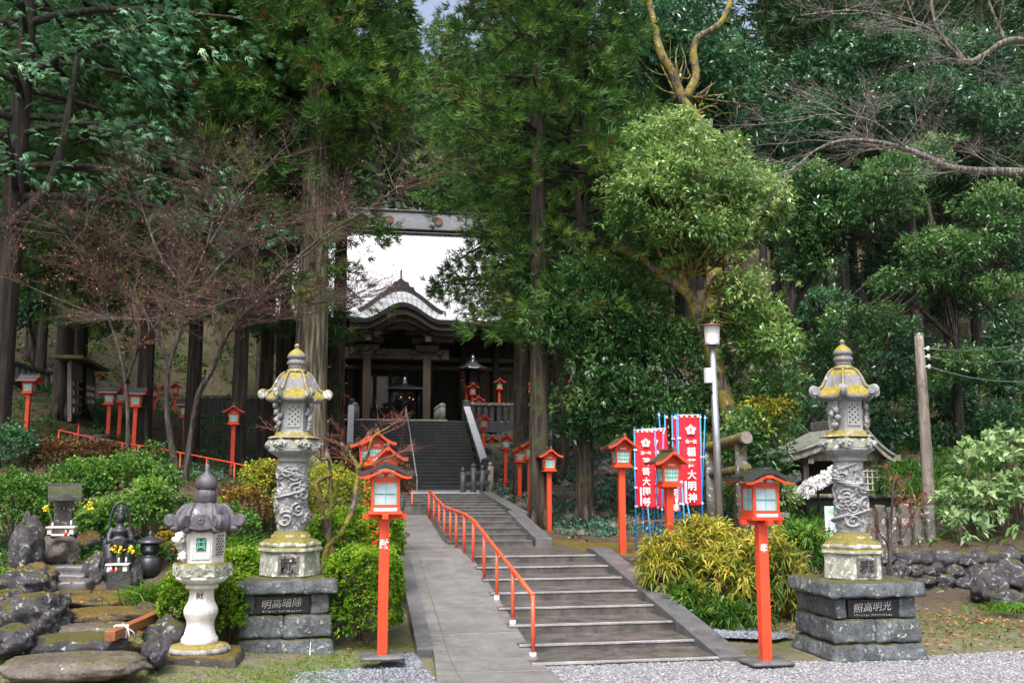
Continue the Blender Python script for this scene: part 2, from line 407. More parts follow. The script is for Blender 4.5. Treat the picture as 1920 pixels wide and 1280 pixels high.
# right of the stair
cp(4.9, 13, .05); cp(5.4, 14.9, .2); cp(5.3, 16.6, .6); cp(5.2, 18, .76); cp(5, 22, .78); cp(7.5, 18.5, .76); cp(7.5, 22, .8)
cp(4.8, 23.5, .84); cp(4.8, 26.8, 1.15); cp(4.9, 31, 1.4); cp(5.1, 35, 1.75); cp(5.4, 38, 2.0); cp(5.6, 41.8, 2.95); cp(5.8, 44.6, 3.95)
cp(9, 24, 1.0); cp(8, 28, 1.7); cp(8, 34, 2.5); cp(8, 40, 3.6); cp(9, 44.6, 4.3)
cp(7, 13.2, .05); cp(8, 14.5, .15); cp(7, 16, .5); cp(9.5, 15.5, .1); cp(9, 17.5, .7)
for x in (9.5, 12, 15, 20, 26): cp(x, 13, .0); cp(x, 16.6, .08); cp(x, 17.6, .78); cp(x, 22, .95)
cp(12, 26, 1.3); cp(18, 27, 1.6); cp(26, 27, 2.0); cp(13.1, 21, 1.45); cp(14, 33, 2.6); cp(20, 36, 4.2); cp(28, 36, 5.0); cp(16, 45, 5.5); cp(24, 48, 8); cp(34, 46, 9)
cp(20, 60, 10); cp(32, 62, 15); cp(48, 60, 18); cp(30, 85, 20); cp(60, 90, 28); cp(50, 40, 8); cp(80, 40, 12); cp(50, 20, 2)
# left garden
for x in (-1, -3, -5.5, -8): cp(x, 12.5, .03)
cp(0, 13, .05); cp(0, 15.5, .4); cp(0, 18, .9); cp(0, 22, 1.3); cp(.2, 27, 1.7); cp(-.2, 32, 2.2); cp(-.5, 38, 3.0); cp(-.8, 43, 4.2)
cp(-1.5, 14.8, .72); cp(-3, 14.5, .46); cp(-5, 15.2, .75); cp(-3, 12.7, .25); cp(-3.1, 13.5, .34); cp(-4.1, 14.0, .46); cp(-4.0, 14.7, .56); cp(-4, 15.8, 1.0); cp(-3, 15.6, .95); cp(-2.2, 13.8, .48); cp(-1.3, 15.4, .92); cp(-3, 11.7, .2); cp(-2.9, 10.9, .25); cp(-4, 11.4, .25); cp(-4.2, 13, .45); cp(-5, 16.6, 1.0); cp(-3.2, 17, 1.0); cp(-1.5, 17.5, 1.0); cp(-3, 19.3, 1.7); cp(-7.5, 15, .75); cp(-8, 18, 1.4)
cp(-3.7, 21, 2.1); cpp(440, 900, 28); cpp(257, 865, 28.2); cpp(60, 840, 28.4); cp(-11, 22, 2.2); cp(-14, 28, 3.4); cp(-1, 28, 2.1)
cpp(300, 840, 35); cpp(440, 800, 38); cpp(140, 800, 33); cpp(30, 700, 37, -.4); cpp(292, 800, 46.8); cpp(186, 770, 51); cp(-16, 36, 6)
for x in (-6, 0, 4, 9): cp(x, 46, 4.85); cp(x, 55, 4.9); cp(x, 66, 5.0)
cp(-11, 47, 5.0); cp(13, 50, 5.0); cp(14, 58, 5.2)
cpp(400, 690, 60); cpp(300, 600, 66); cpp(420, 560, 72); cpp(200, 640, 60); cp(-22, 60, 15); cp(-20, 45, 9); cp(-32, 50, 14); cp(-40, 30, 6)
for x in (-8, 2, 12): cp(x, 75, 9); cp(x, 90, 22); cp(x, 110, 28); cp(x, 150, 40)
cp(-25, 80, 26); cp(-45, 80, 32); cp(-30, 110, 42); cp(-70, 60, 25); cp(-60, 120, 55); cp(40, 120, 33); cp(80, 120, 40); cp(-80, 150, 70); cp(80, 150, 48); cp(-90, 20, 8); cp(90, 0, 2); cp(-90, -40, 0); cp(90, -40, 0)
CP = np.array(cps); _d = np.linalg.norm(CP[:, None, :2] - CP[None, :, :2], axis=2)
_A = np.zeros((len(CP) + 1,) * 2); _A[:-1, :-1] = -_d + np.eye(len(CP)) * -.05; _A[-1, :-1] = 1; _A[:-1, -1] = 1
_w = np.linalg.solve(_A, np.append(CP[:, 2], 0))
def H_np(x, y):
    x = np.atleast_1d(np.asarray(x, float)); y = np.atleast_1d(np.asarray(y, float)); out = np.zeros(x.shape)
    xf, yf, of = x.ravel(), y.ravel(), out.ravel()
    for i in range(0, len(xf), 4000):
        d = np.sqrt((xf[i:i + 4000, None] - CP[None, :, 0]) ** 2 + (yf[i:i + 4000, None] - CP[None, :, 1]) ** 2)
        of[i:i + 4000] = -d @ _w[:-1] + _w[-1]
    z = of.reshape(x.shape)
    k = np.clip((y - 10.3) / 1.2, 0, 1); z = z * k
    return z
def H(x, y): return float(H_np([x], [y])[0])

def axis(segs):
    out = []
    for a, b, s in segs: out += list(np.arange(a, b, s))
    return np.array(out + [segs[-1][1]])
def terrain():
    xs = axis([(-300, -90, 30), (-90, -40, 5), (-40, -14, 1.2), (-14, 15, .24), (15, 40, 1.2), (40, 90, 5), (90, 300.1, 30)])
    ys = axis([(-300, -40, 26), (-40, 2, 3), (2, 9, .6), (9, 34, .24), (34, 60, .6), (60, 150, 3), (150, 330.1, 20)])
    Xg, Yg = np.meshgrid(xs, ys); Z = H_np(Xg, Yg)
    far = np.maximum(np.maximum(np.abs(Xg) - 90, 0), np.maximum(Yg - 150, 0))
    nzv = np.array([[mnoise.fractal(Vector((a * .6, b * .6, 0)), 1, 2, 4) for a in xs] for b in ys])
    amp = np.clip((Yg - 11.5) / 3, 0, 1) * np.where(Yg > 34, .22, .09)
    onst = ((Xg > -.2) & (Xg < 5.1) & (Yg > 11) & (Yg < 46))
    amp = np.where(onst, .02, amp) * np.where((Yg > 45.5) & (Yg < 66) & (np.abs(Xg) < 14), .1, 1)
    Z = Z + nzv * amp - np.where((Yg < 11.5), .0, 0)
    V = np.stack([Xg, Yg, Z], -1).reshape(-1, 3); nx, ny = len(xs), len(ys)
    idx = np.arange(nx * ny).reshape(ny, nx)
    Fq = np.stack([idx[:-1, :-1], idx[:-1, 1:], idx[1:, 1:], idx[1:, :-1]], -1).reshape(-1, 4)
    me = bpy.data.meshes.new('ground'); me.from_pydata(V.tolist(), [], Fq.tolist())
    me.polygons.foreach_set('use_smooth', np.ones(len(Fq), bool)); me.update()
    t = NT('forest_floor')
    a = t.noise(.8, 6, .65, kind='World'); b = t.noise(7, 6, .7, kind='World'); c = t.noise(45, 4, .7, kind='World')
    soil = t.ramp(c, [(.3, (.022, .017, .014)), (.55, (.07, .05, .035)), (.75, (.14, .11, .085))])
    mossc = t.ramp(c, [(.3, (.045, .055, .012)), (.7, (.17, .17, .035))])
    litter = t.ramp(b, [(.35, (.035, .025, .018)), (.6, (.11, .06, .035))])
    col = t.mix(t.step(a, .42, .6), soil, litter)
    col = t.mix(t.math('MULTIPLY', t.step(b, .5, .6), t.step(t.noise(.5, 4, .6, kind='World'), .42, .58)), col, mossc)
    sx = t.n('ShaderNodeSeparateXYZ'); t.l(t.co('World'), sx.inputs[0])
    # the open forecourt strip is sandy soil with moss and short grass
    fore = t.math('SUBTRACT', 1.0, t.step(sx.outputs[1], 12.6, 15.5))
    sand = t.mix(t.step(t.noise(1.7, 6, .7, kind='World'), .40, .60), t.ramp(c, [(.3, (.12, .095, .07)), (.7, (.27, .23, .18))]), t.ramp(c, [(.3, (.06, .08, .02)), (.7, (.20, .21, .06))]))
    col = t.mix(fore, col, sand)
    # dry grass bank at the back left
    bank = t.math('MULTIPLY', t.step(sx.outputs[1], 55, 62), t.math('MULTIPLY', t.math('SUBTRACT', 1.0, t.step(sx.outputs[0], -7, -3)), t.step(sx.outputs[0], -19, -15)))
    col = t.mix(bank, col, t.ramp(t.math('ADD', t.math('MULTIPLY', b, .6), t.math('MULTIPLY', c, .4)), [(.38, (.035, .03, .015)), (.5, (.085, .072, .034)), (.6, (.13, .11, .048)), (.68, (.05, .075, .024))]))
    # paving of the upper temple yard
    t.base(col); t.rough(t.ramp(b, [(.3, (.6,) * 3), (.7, (.95,) * 3)])); t.bump(t.math('ADD', t.math('MULTIPLY', b, 2.0), c), .035)
    me.materials.append(t.m)
    o = link('ground', me); tag(o, 'sloping forest floor of soil, moss and fallen leaves', 'ground', kind='structure')
terrain()

# gravel of the forecourt: one thin sheet and loose stones on it
def gravel_mat(nm, c1, c2, sc=48):
    t = NT(nm); v = t.vor(sc, 'World', 'Color'); d = t.vor(sc, 'World', 'Distance')
    q = t.n('ShaderNodeSeparateColor'); t.l(v, q.inputs[0])
    col = t.ramp(q.outputs[0], [(.0, c1), (.6, c2), (1, tuple(min(.8, x * 1.35) for x in c2))])
    col = t.mix(.35, col, t.ramp(t.noise(1.2, 5, .65, kind='World'), [(.35, (.25, .24, .23)), (.65, (.66, .66, .68))]), 'OVERLAY')
    t.base(col); t.rough(.8); t.bump(t.math('SUBTRACT', 1.0, d), .012); return t.m
def sheet(name, outline, z, mat, label, cat):
    m = MB(); n = len(outline); m.add([(x, y, z) for x, y in outline], [list(range(n))])
    return tag(m.build(name, mat), label, cat, kind='structure')
MAT['gravel'] = gravel_mat('pale_gravel', (.10, .10, .11), (.205, .205, .22))
MAT['gravel2'] = gravel_mat('blue_gravel', (.055, .062, .078), (.165, .178, .205), 40)
def wavy(pts, amp=.06, k=8):
    out = []
    for i in range(len(pts)):
        a, b = Vector(pts[i]), Vector(pts[(i + 1) % len(pts)])
        for j in range(k):
            p = a.lerp(b, j / k); q = Vector((p.x * 2.3, p.y * 2.3, 1.7))
            out.append((p.x + amp * mnoise.noise(q), p.y + amp * mnoise.noise(q + Vector((9, 4, 0)))))
    return out
def g0(px, py): p = at(px, py, 1); d = p - CAM; t = -CAMZ / d.z; q = CAM + d * t; return (q.x, q.y)
OUT_R = wavy([(1.9, -20), (30, -20), (30, 12.6), (12.8, 11.9), g0(1760, 1228), g0(1600, 1240), g0(1370, 1240), g0(1000, 1236), g0(1040, 1300)], .05)
sheet('gravel_forecourt', OUT_R, .006, MAT['gravel'], 'pale grey gravel forecourt', 'gravel')
OUT_L = wavy([g0(835, 1300), g0(775, 1224), g0(730, 1232), g0(690, 1252), g0(560, 1262), g0(520, 1300)], .05)
sheet('gravel_patch', OUT_L, .006, MAT['gravel2'], 'bluish gravel patch beside the ramp foot', 'gravel')
OUT_B = wavy([(4.6, 12.6), (5.4, 12.3), (5.75, 12.6), (5.5, 13.3), (4.9, 13.6), (4.55, 13.2)], .05)
sheet('gravel_bed', OUT_B, .075, MAT['gravel2'], 'dark wet gravel bed beside the stair', 'gravel')

def inpoly(x, y, poly):
    r = np.zeros(x.shape, bool); n = len(poly)
    for i in range(n):
        x1, y1 = poly[i]; x2, y2 = poly[(i + 1) % n]
        c = ((y1 > y) != (y2 > y)) & (x < (x2 - x1) * (y - y1) / (y2 - y1 + 1e-12) + x1); r ^= c
    return r
def pebbles(name, poly, n, box, mat, z0, s0, s1, label, seed):
    g = np.random.default_rng(seed)
    x = g.uniform(box[0], box[1], n); y = g.uniform(box[2], box[3], n); k = inpoly(x, y, poly); x, y = x[k], y[k]; n = len(x)
    s = g.uniform(s0, s1, n); base = np.array([[1, 0, 0], [0, 1, 0], [-1, 0, 0], [0, -1, 0], [0, 0, 1], [0, 0, -1]], float)
    P = base[None] * (s[:, None, None] * g.uniform(.6, 1.3, (n, 6, 1))) * np.array([1, 1, .6])
    a = g.uniform(0, 2 * PI, n); ca, sa = np.cos(a), np.sin(a)
    Q = np.stack([P[..., 0] * ca[:, None] - P[..., 1] * sa[:, None], P[..., 0] * sa[:, None] + P[..., 1] * ca[:, None], P[..., 2]], -1)
    Q += np.stack([x, y, np.full(n, z0) + s * .2], -1)[:, None]
    tr = [(0, 1, 4), (1, 2, 4), (2, 3, 4), (3, 0, 4)]
    V = np.concatenate([Q[:, t][:, None] for t in tr], 1)
    o = npmesh(name, V.reshape(-1, 3), 3, np.repeat(g.uniform(0, 1, n), 4), mat, smooth=False)
    return tag(o, label, 'gravel', kind='stuff')
def peb_mat(nm, c1, c2):
    t = NT(nm); t.base(t.ramp(t.attr('tint'), [(0, c1), (.7, c2), (1, tuple(min(.75, q * 1.4) for q in c2))])); t.rough(.75); return t.m
MAT['peb'] = peb_mat('pale_pebble', (.10, .10, .11), (.235, .235, .25)); MAT['peb2'] = peb_mat('blue_pebble', (.045, .052, .068), (.175, .19, .22))
pebbles('loose_gravel', OUT_R, 60000, (2, 14, 8.6, 12.6), MAT['peb'], .006, .008, .02, 'loose pale gravel stones of the forecourt', 1)
pebbles('loose_gravel', OUT_L, 16000, (-1.5, 1.4, 8.6, 12.4), MAT['peb2'], .006, .01, .022, 'loose bluish gravel stones beside the ramp', 2)
pebbles('loose_gravel', OUT_B, 6000, (4.4, 5.9, 12.2, 13.7), MAT['peb2'], .075, .012, .026, 'dark wet gravel stones between stair and lantern', 3)

# ------------------------------------------------------------------ stairs, landings, ramp
L, R1, R2 = 2.05, 4.25, 3.92
SK = .035                                     # the lower flight runs slightly skew
def flight(name, x0, x1, levels, y_end, skew=0, mats=('step', 'edge'), label='', nose=.022, x1f=None):
    """levels: list of (y of riser, z of tread)"""
    o = thing(name, label, 'stairs'); o['kind'] = 'structure'
    m = MB(); e = MB(); zp = None
    for i, (y, z) in enumerate(levels):
        y2 = levels[i + 1][0] + .02 if i + 1 < len(levels) else y_end
        xa = x0(y) if callable(x0) else x0
        def S(x, yy): return yy + skew * (x - x0v)
        x1 = x1f(y) if x1f else x1; x0v = (xa + x1) / 2
        zb = z - .6
        vs = []
        for yy in (y, y2):
            for x in (xa, x1):
                for zz in (zb, z): vs.append((x, S(x, yy), zz + rnd.uniform(-.002, .002)))
        # corners: 0 (a,y,b)1(a,y,t)2(b,y,b)3(b,y,t)4..7 back
        m.add(vs, [(0, 2, 3, 1), (1, 3, 7, 5), (0, 1, 5, 4), (2, 6, 7, 3), (4, 5, 7, 6)])
        nseg = 40                              # worn, slightly uneven nosing
        pts = [(xa + (x1 - xa) * k / nseg, 0) for k in range(nseg + 1)]
        va = []
        for (x, _) in pts:
            w = .005 * mnoise.noise((x * 2.1, y, z)) - .010 * max(0, mnoise.noise((x * 7, y * 3, z * 5)) - .25); yy = S(x, y)
            for (dy, dz) in ((-.012, -.020), (-.014 + w, .001 + w), (nose + .012 + w * 2, .004), (nose + .012, -.020)): va.append((x, yy + dy, z + dz))
        fa = []
        for k in range(nseg):
            for q in range(4): fa.append((k * 4 + q, (k + 1) * 4 + q, (k + 1) * 4 + (q + 1) % 4, k * 4 + (q + 1) % 4))
        e.add(va, fa)
    m.build('tread', M(mats[0]), o); e.build('nosing', M(mats[1]), o)
    return o
ys1 = [11.3 + .84 * i for i in range(8)]
zs1 = [.045, .118] + [.118 + .117 * i for i in range(1, 7)]
lv1 = list(zip(ys1, zs1)); Z1 = zs1[-1]
flight('lower_stairs', L - .02, R1, lv1, 20.2, SK, label='lower flight of wet grey concrete steps')
R2f = lambda y: 3.64 + .028 * (y - 20)
lv2 = [(20.0 + .75 * i, Z1 + .1 * (i + 1)) for i in range(5)]
lv3 = [(23.7 + .8 * i, Z1 + .5 + .06 * (i + 1)) for i in range(8)]
flight('middle_stairs', lambda y: L - .12, R2, lv2, 23.8, mats=('step', 'edgegrey'), label='middle flight of shallow concrete steps', x1f=R2f)
flight('middle_stairs', lambda y: (L - .12 if y < 25.4 else .62), R2, lv3, 30.0, label='third flight of low dark steps', mats=('step', 'edgegrey'), x1f=R2f)
# landing below the upper flight (falls slightly to the front)
m = MB(); z3 = Z1 + .5 + .48
m.add([(-.6, 29.9, z3 - .6), (R2, 29.9, z3 - .6), (R2, 38.3, z3 - .6), (-.6, 38.3, z3 - .6), (-.6, 29.9, z3 + .004), (R2, 29.9, z3 + .004), (5, 38.3, z3 + .09), (-.6, 38.3, z3 + .09)],
      [(4, 5, 6, 7), (0, 1, 5, 4), (1, 2, 6, 5), (3, 0, 4, 7)])
tag(m.build('upper_landing', MAT['wetcoping']), 'pale wet stone landing below the upper steps', 'landing', kind='structure')
lv4 = [(38.0 + .318 * i, z3 + .09 + .1435 * (i + 1)) for i in range(21)]
ZP = lv4[-1][1]
flight('upper_stairs', -.05, 4.95, lv4, 46.0, mats=('stepdark', 'stepedgedark'), label='steep upper flight of dark wet steps', nose=.02)
# temple yard paving
m = MB(); m.gridbox((2, 50.5, ZP - .3), (28, 9.4, .6), 2, .004, .4, edge=0)
tag(m.build('temple_yard', MAT['stepdark']), 'dark stone paving of the temple yard', 'paving', kind='structure')
# stringers
def stringer(name, x, w, pts, label, mat='kerb', skew=0):
    m = MB(); vs = []; n = len(pts)
    for (y, z) in pts:
        sh = skew * (x - (L + R1) / 2)
        for (xx, zz) in ((x, z - .7), (x, z), (x + w, z), (x + w, z - .7)): vs.append((xx, y + sh, zz))
    fs = []
    for i in range(n - 1):
        for q in range(4): fs.append((i * 4 + q, i * 4 + (q + 1) % 4, i * 4 + 4 + (q + 1) % 4, i * 4 + 4 + q))
    fs += [(3, 2, 1, 0), tuple(n * 4 - 4 + k for k in range(4))]
    m.add(vs, fs); o = m.build(name, M(mat), None, .012)
    return tag(o, label, 'kerb', kind='structure')
stringer('stair_kerb', R1, .34, [(11.28, .06), (11.6, .10), (17.4, Z1 + .09), (17.9, Z1 + .09)], 'sloping dark stone kerb right of the lower steps', skew=SK)
stringer('stair_kerb', R2f(21), .34, [(19.85, Z1 + .16), (20.1, Z1 + .18), (23.6, Z1 + .62), (23.6, Z1 + .62)], 'sloping dark kerb right of the middle steps')
stringer('stair_kerb', R2f(26.5) + .02, .32, [(23.62, Z1 + .60), (29.8, z3 + .06), (30.3, z3 + .06)], 'upper sloping kerb beside the low dark steps')
# ramp
RP = [(9.0, .012), (11.2, .03), (11.9, .06), (17.3, .80), (21.4, .87), (25.3, 1.24), (26.6, 1.30)]
def rampz(y):
    for (a, b), (c, d) in zip(RP, RP[1:]):
        if a <= y <= c: return b + (d - b) * (y - a) / (c - a)
    return RP[0][1] if y < RP[0][0] else RP[-1][1]
def ramp():
    o = thing('ramp', 'grey concrete ramp beside the steps', 'ramp'); o['kind'] = 'structure'
    m = MB(); s = MB(); k = MB()
    seams = [2, 10.95, 12.75, 14.1, 15.6, 17.2, 18.9, 20.2, 21.5, 22.7, 24, 25.3, 26.6]
    xl = lambda y: 1.01 - .06 * max(0, 12.2 - y) ; xr = lambda y: 2.16 - .014 * (y - 12)
    for a, b in zip(seams, seams[1:]):
        yy = sorted({a, b} | {q for q, _ in RP if a < q < b})
        for c, d in zip(yy, yy[1:]):
            g = .010
            ca = c + (g if c == a else 0)
            za, zb = rampz(ca), rampz(d)
            vs = [(xl(ca), ca, za), (xr(ca), ca, za), (xr(d), d, zb), (xl(d), d, zb)]
            vs += [(x, y, z - .7) for x, y, z in vs]
            m.add(vs, [(0, 1, 2, 3), (0, 4, 5, 1), (1, 5, 6, 2), (2, 6, 7, 3), (3, 7, 4, 0)])
    for c, d in zip(RP, RP[1:]):                # joints under the slabs
        pass
    for y in seams[1:-1]:
        s.bar((xl(y) + .01, y, rampz(y) + .001), (xr(y) - .01, y, rampz(y) + .001), .026, .008)
    for xx in (.10, .98):
        for c, d in zip(RP, RP[1:]): s.bar((xl(0) + xx * .9, c[0], c[1] + .0005), (xl(0) + xx * .9, d[0], d[1] + .0005), .010, .005)
    kp = [(12.2, .075), (12.21, .11), (17.3, .815), (21.4, .885), (25.3, 1.25)]
    for c, d in zip(kp, kp[1:]):                # dark kerb on the left
        w = lambda y: .81
        vs = []
        for (y, z) in (c, d): vs += [(w(y), y, z - .7), (w(y), y, z), (xl(y) - .004, y, z), (xl(y) - .004, y, z - .7)]
        k.add(vs, [(0, 1, 5, 4), (1, 2, 6, 5), (2, 3, 7, 6), (0, 3, 2, 1), (4, 5, 6, 7)])
    m.build('slab', MAT['ramp'], o); s.build('joint', MAT['concrete'], o); k.build('kerb', MAT['kerb'], o)
ramp()
# stone terrace right of the middle flight
m = MB(); m.gridbox((6.3, 20.0, Z1 - .32), (4.0, 5.3, .58), .16, .02, 2, edge=.02)
for i in range(4): m.gridbox((5.0 + i * .95, 17.25, Z1 - .24), (.93, .3, .5), .1, .012, 4, edge=.02, seed=i)
tag(m.build('stone_terrace', MAT['mossrock']), 'cracked mossy stone terrace right of the landing', 'terrace', kind='structure')
# ------------------------------------------------------------------ lettering
_tc = {}
def text_mesh(s, size, depth, mat, bold=0.0, mirror=False, shear=0):
    k = (s, round(size, 4), depth, mat.name, bold, mirror, shear)
    if k in _tc: return _tc[k]
    cu = bpy.data.curves.new('lettering', 'FONT'); cu.body = s; cu.size = size; cu.extrude = depth; cu.offset = bold; cu.shear = shear
    cu.align_x = 'CENTER'; cu.align_y = 'CENTER'; cu.resolution_u = 3
    o = bpy.data.objects.new('lettering', cu); COL.objects.link(o)
    dg = bpy.context.evaluated_depsgraph_get(); me = bpy.data.meshes.new_from_object(o.evaluated_get(dg))
    bpy.data.objects.remove(o); bpy.data.curves.remove(cu)
    n = len(me.vertices); co = np.zeros(n * 3, np.float32); me.vertices.foreach_get('co', co); co = co.reshape(-1, 3)
    if n:                                         # centre on its own box and stand it upright, facing -Y
        c = (co.max(0) + co.min(0)) / 2; co[:, :2] -= c[:2]
        out = np.stack([co[:, 0] * (-1 if mirror else 1), -co[:, 2], co[:, 1]], -1)
        me.vertices.foreach_set('co', out.astype(np.float32).ravel())
        if mirror: me.flip_normals()
    me.materials.clear(); me.materials.append(mat); me.name = 'lettering'; me.update(); _tc[k] = me; return me
def letter(s, size, loc, mat, parent, depth=.003, bold=0.0, rz=0, mirror=False, name='lettering', sx=1, shear=0):
    o = link(name, text_mesh(s, size, depth, mat, bold, mirror, shear), parent); o.location = loc; o.rotation_euler = (0, 0, rz); o.scale = (sx, 1, 1); return o

# ------------------------------------------------------------------ red post lanterns
def gable(u, w, h):                              # concave gable line, u in -1..1
    a = abs(u); return h * (1 - a) ** 1.35 + .030 * a ** 4
def kara(u, w, h):                               # bulging cusped gable line
    a = abs(u); return h * (.5 + .5 * math.cos(PI * min(1, a * 1.02))) ** .85 + .05 * a ** 3
def roof_shell(line, w, h, d, th, z, nu=17, yo=0, over=0):
    m = MB(); us = [-1 + 2 * i / (nu - 1) for i in range(nu)]
    top = [(u * w, z + line(u, w, h) + th) for u in us]; bot = [(u * w, z + line(u, w, h)) for u in us]
    m.prism(top + bot[::-1], d, Matrix.Translation((0, -d / 2 + yo, 0))); return m
def barge(line, w, h, y, t, b, z, nu=17):
    m = MB(); us = [-1 + 2 * i / (nu - 1) for i in range(nu)]
    m.prism([(u * w, z + line(u, w, h)) for u in us] + [(u * w * .985, z + line(u, w, h) - b) for u in us[::-1]], t, Matrix.Translation((0, y, 0))); return m
def lamp_window(parent, side, w0, w1, h, z, off0, off1, nv, nh, pane, bar=.008):
    """tapered window: bottom width w0, top w1, standing off0/off1 from the axis"""
    R = Matrix.Rotation(side * PI / 2, 4, 'Z')
    def P(u, v, o=0): return (u * (w0 + (w1 - w0) * v) / 2, -(off0 + (off1 - off0) * v) - o, z + h * v)
    m = MB(); m.add([P(-1, 0), P(1, 0), P(1, 1), P(-1, 1)] + [P(-1, 0, -.006), P(1, 0, -.006), P(1, 1, -.006), P(-1, 1, -.006)], [(0, 1, 2, 3), (7, 6, 5, 4), (0, 4, 5, 1), (1, 5, 6, 2), (2, 6, 7, 3), (3, 7, 4, 0)], False, R)
    win = m.build('window', MAT[pane], parent)
    l = MB()
    def seg(a, b): l.bar(R @ Vector(a), R @ Vector(b), bar, bar)
    for i in range(nv + 1):
        u = -1 + 2 * i / nv; seg(P(u, 0, .003), P(u, 1, .003))
    for j in range(nh + 1):
        v = j / nh; seg(P(-1, v, .005), P(1, v, .005))
    l.build('lattice', MAT['teal'], win)
def lantern_gable():
    t = thing('red_lantern', '', 'lantern', group='red post lanterns along the steps and paths')
    m = MB(); m.gridbox((0, 0, -.20), (.30, .30, .42), .1, .004, 9, edge=.01); m.build('base_block', MAT['concrete'], t)
    m = MB(); m.box((0, 0, .80), (.112, .112, 1.60)); m.build('post', MAT['red'], t, .006)
    m = MB(); m.box((0, 0, 1.615), (.34, .34, .035)); m.box((0, 0, 1.585), (.20, .20, .03)); m.box((0, 0, 1.648), (.29, .29, .03)); m.build('base_plate', MAT['red'], t, .004)
    m = MB()
    for sx in (-1, 1):
        for sy in (-1, 1): m.bar((sx * .118, sy * .118, 1.66), (sx * .142, sy * .142, 1.95), .03, .03)
    for (z, r) in ((1.675, .12), (1.895, .138)):
        for q in range(4):
            R = Matrix.Rotation(q * PI / 2, 3, 'Z'); m.bar(R @ Vector((-r, -r, z)), R @ Vector((r, -r, z)), .026, .03)
    m.box((0, 0, 1.935), (.285, .285, .06)); m.prism([(-.14, 1.96), (.14, 1.96), (.02, 2.10), (-.02, 2.10)], .26, Matrix.Translation((0, -.13, 0)))
    m.build('lamp_frame', MAT['red'], t, .002)
    m = MB(); m.box((0, -.1455, 1.937), (.11, .004, .014)); m.build('name_strip', MAT['white'], t)
    for s in range(4): lamp_window(t, s, .212, .245, .19, 1.69, .117, .135, 5, 3, 'pane')
    r = roof_shell(gable, .30, .205, .56, .022, 1.935).build('roof', MAT['shingle'], t)
    for y in (-.292, .268): barge(gable, .308, .212, y, .022, .040, 1.945).build('bargeboard', MAT['red'], r)
    u = MB(); u.prism([(x * .29, 1.93 + gable(x, 1, .2)) for x in [-1 + i / 8 for i in range(17)]] + [(x * .29, 1.917 + gable(x, 1, .2)) for x in [1 - i / 8 for i in range(17)]], .53, Matrix.Translation((0, -.265, 0))); u.build('soffit', MAT['red'], r)
    for y in (-.297, .292):
        g = MB(); g.prism([(-.03, 2.135), (.03, 2.135), (.034, 2.105), (.012, 2.095), (0, 2.075), (-.012, 2.095), (-.034, 2.105)], .012, Matrix.Translation((0, y - .004, 0)))
        g.build('gable_pendant', MAT['red'], r)
    c = MB(); c.box((0, 0, 2.168), (.05, .54, .03)); c.box((0, -.262, 2.185), (.06, .045, .055), top=(.6, .8)); c.box((0, .262, 2.185), (.06, .045, .055), top=(.6, .8)); c.build('ridge_cap', MAT['shingle'], r, .004)
    return t
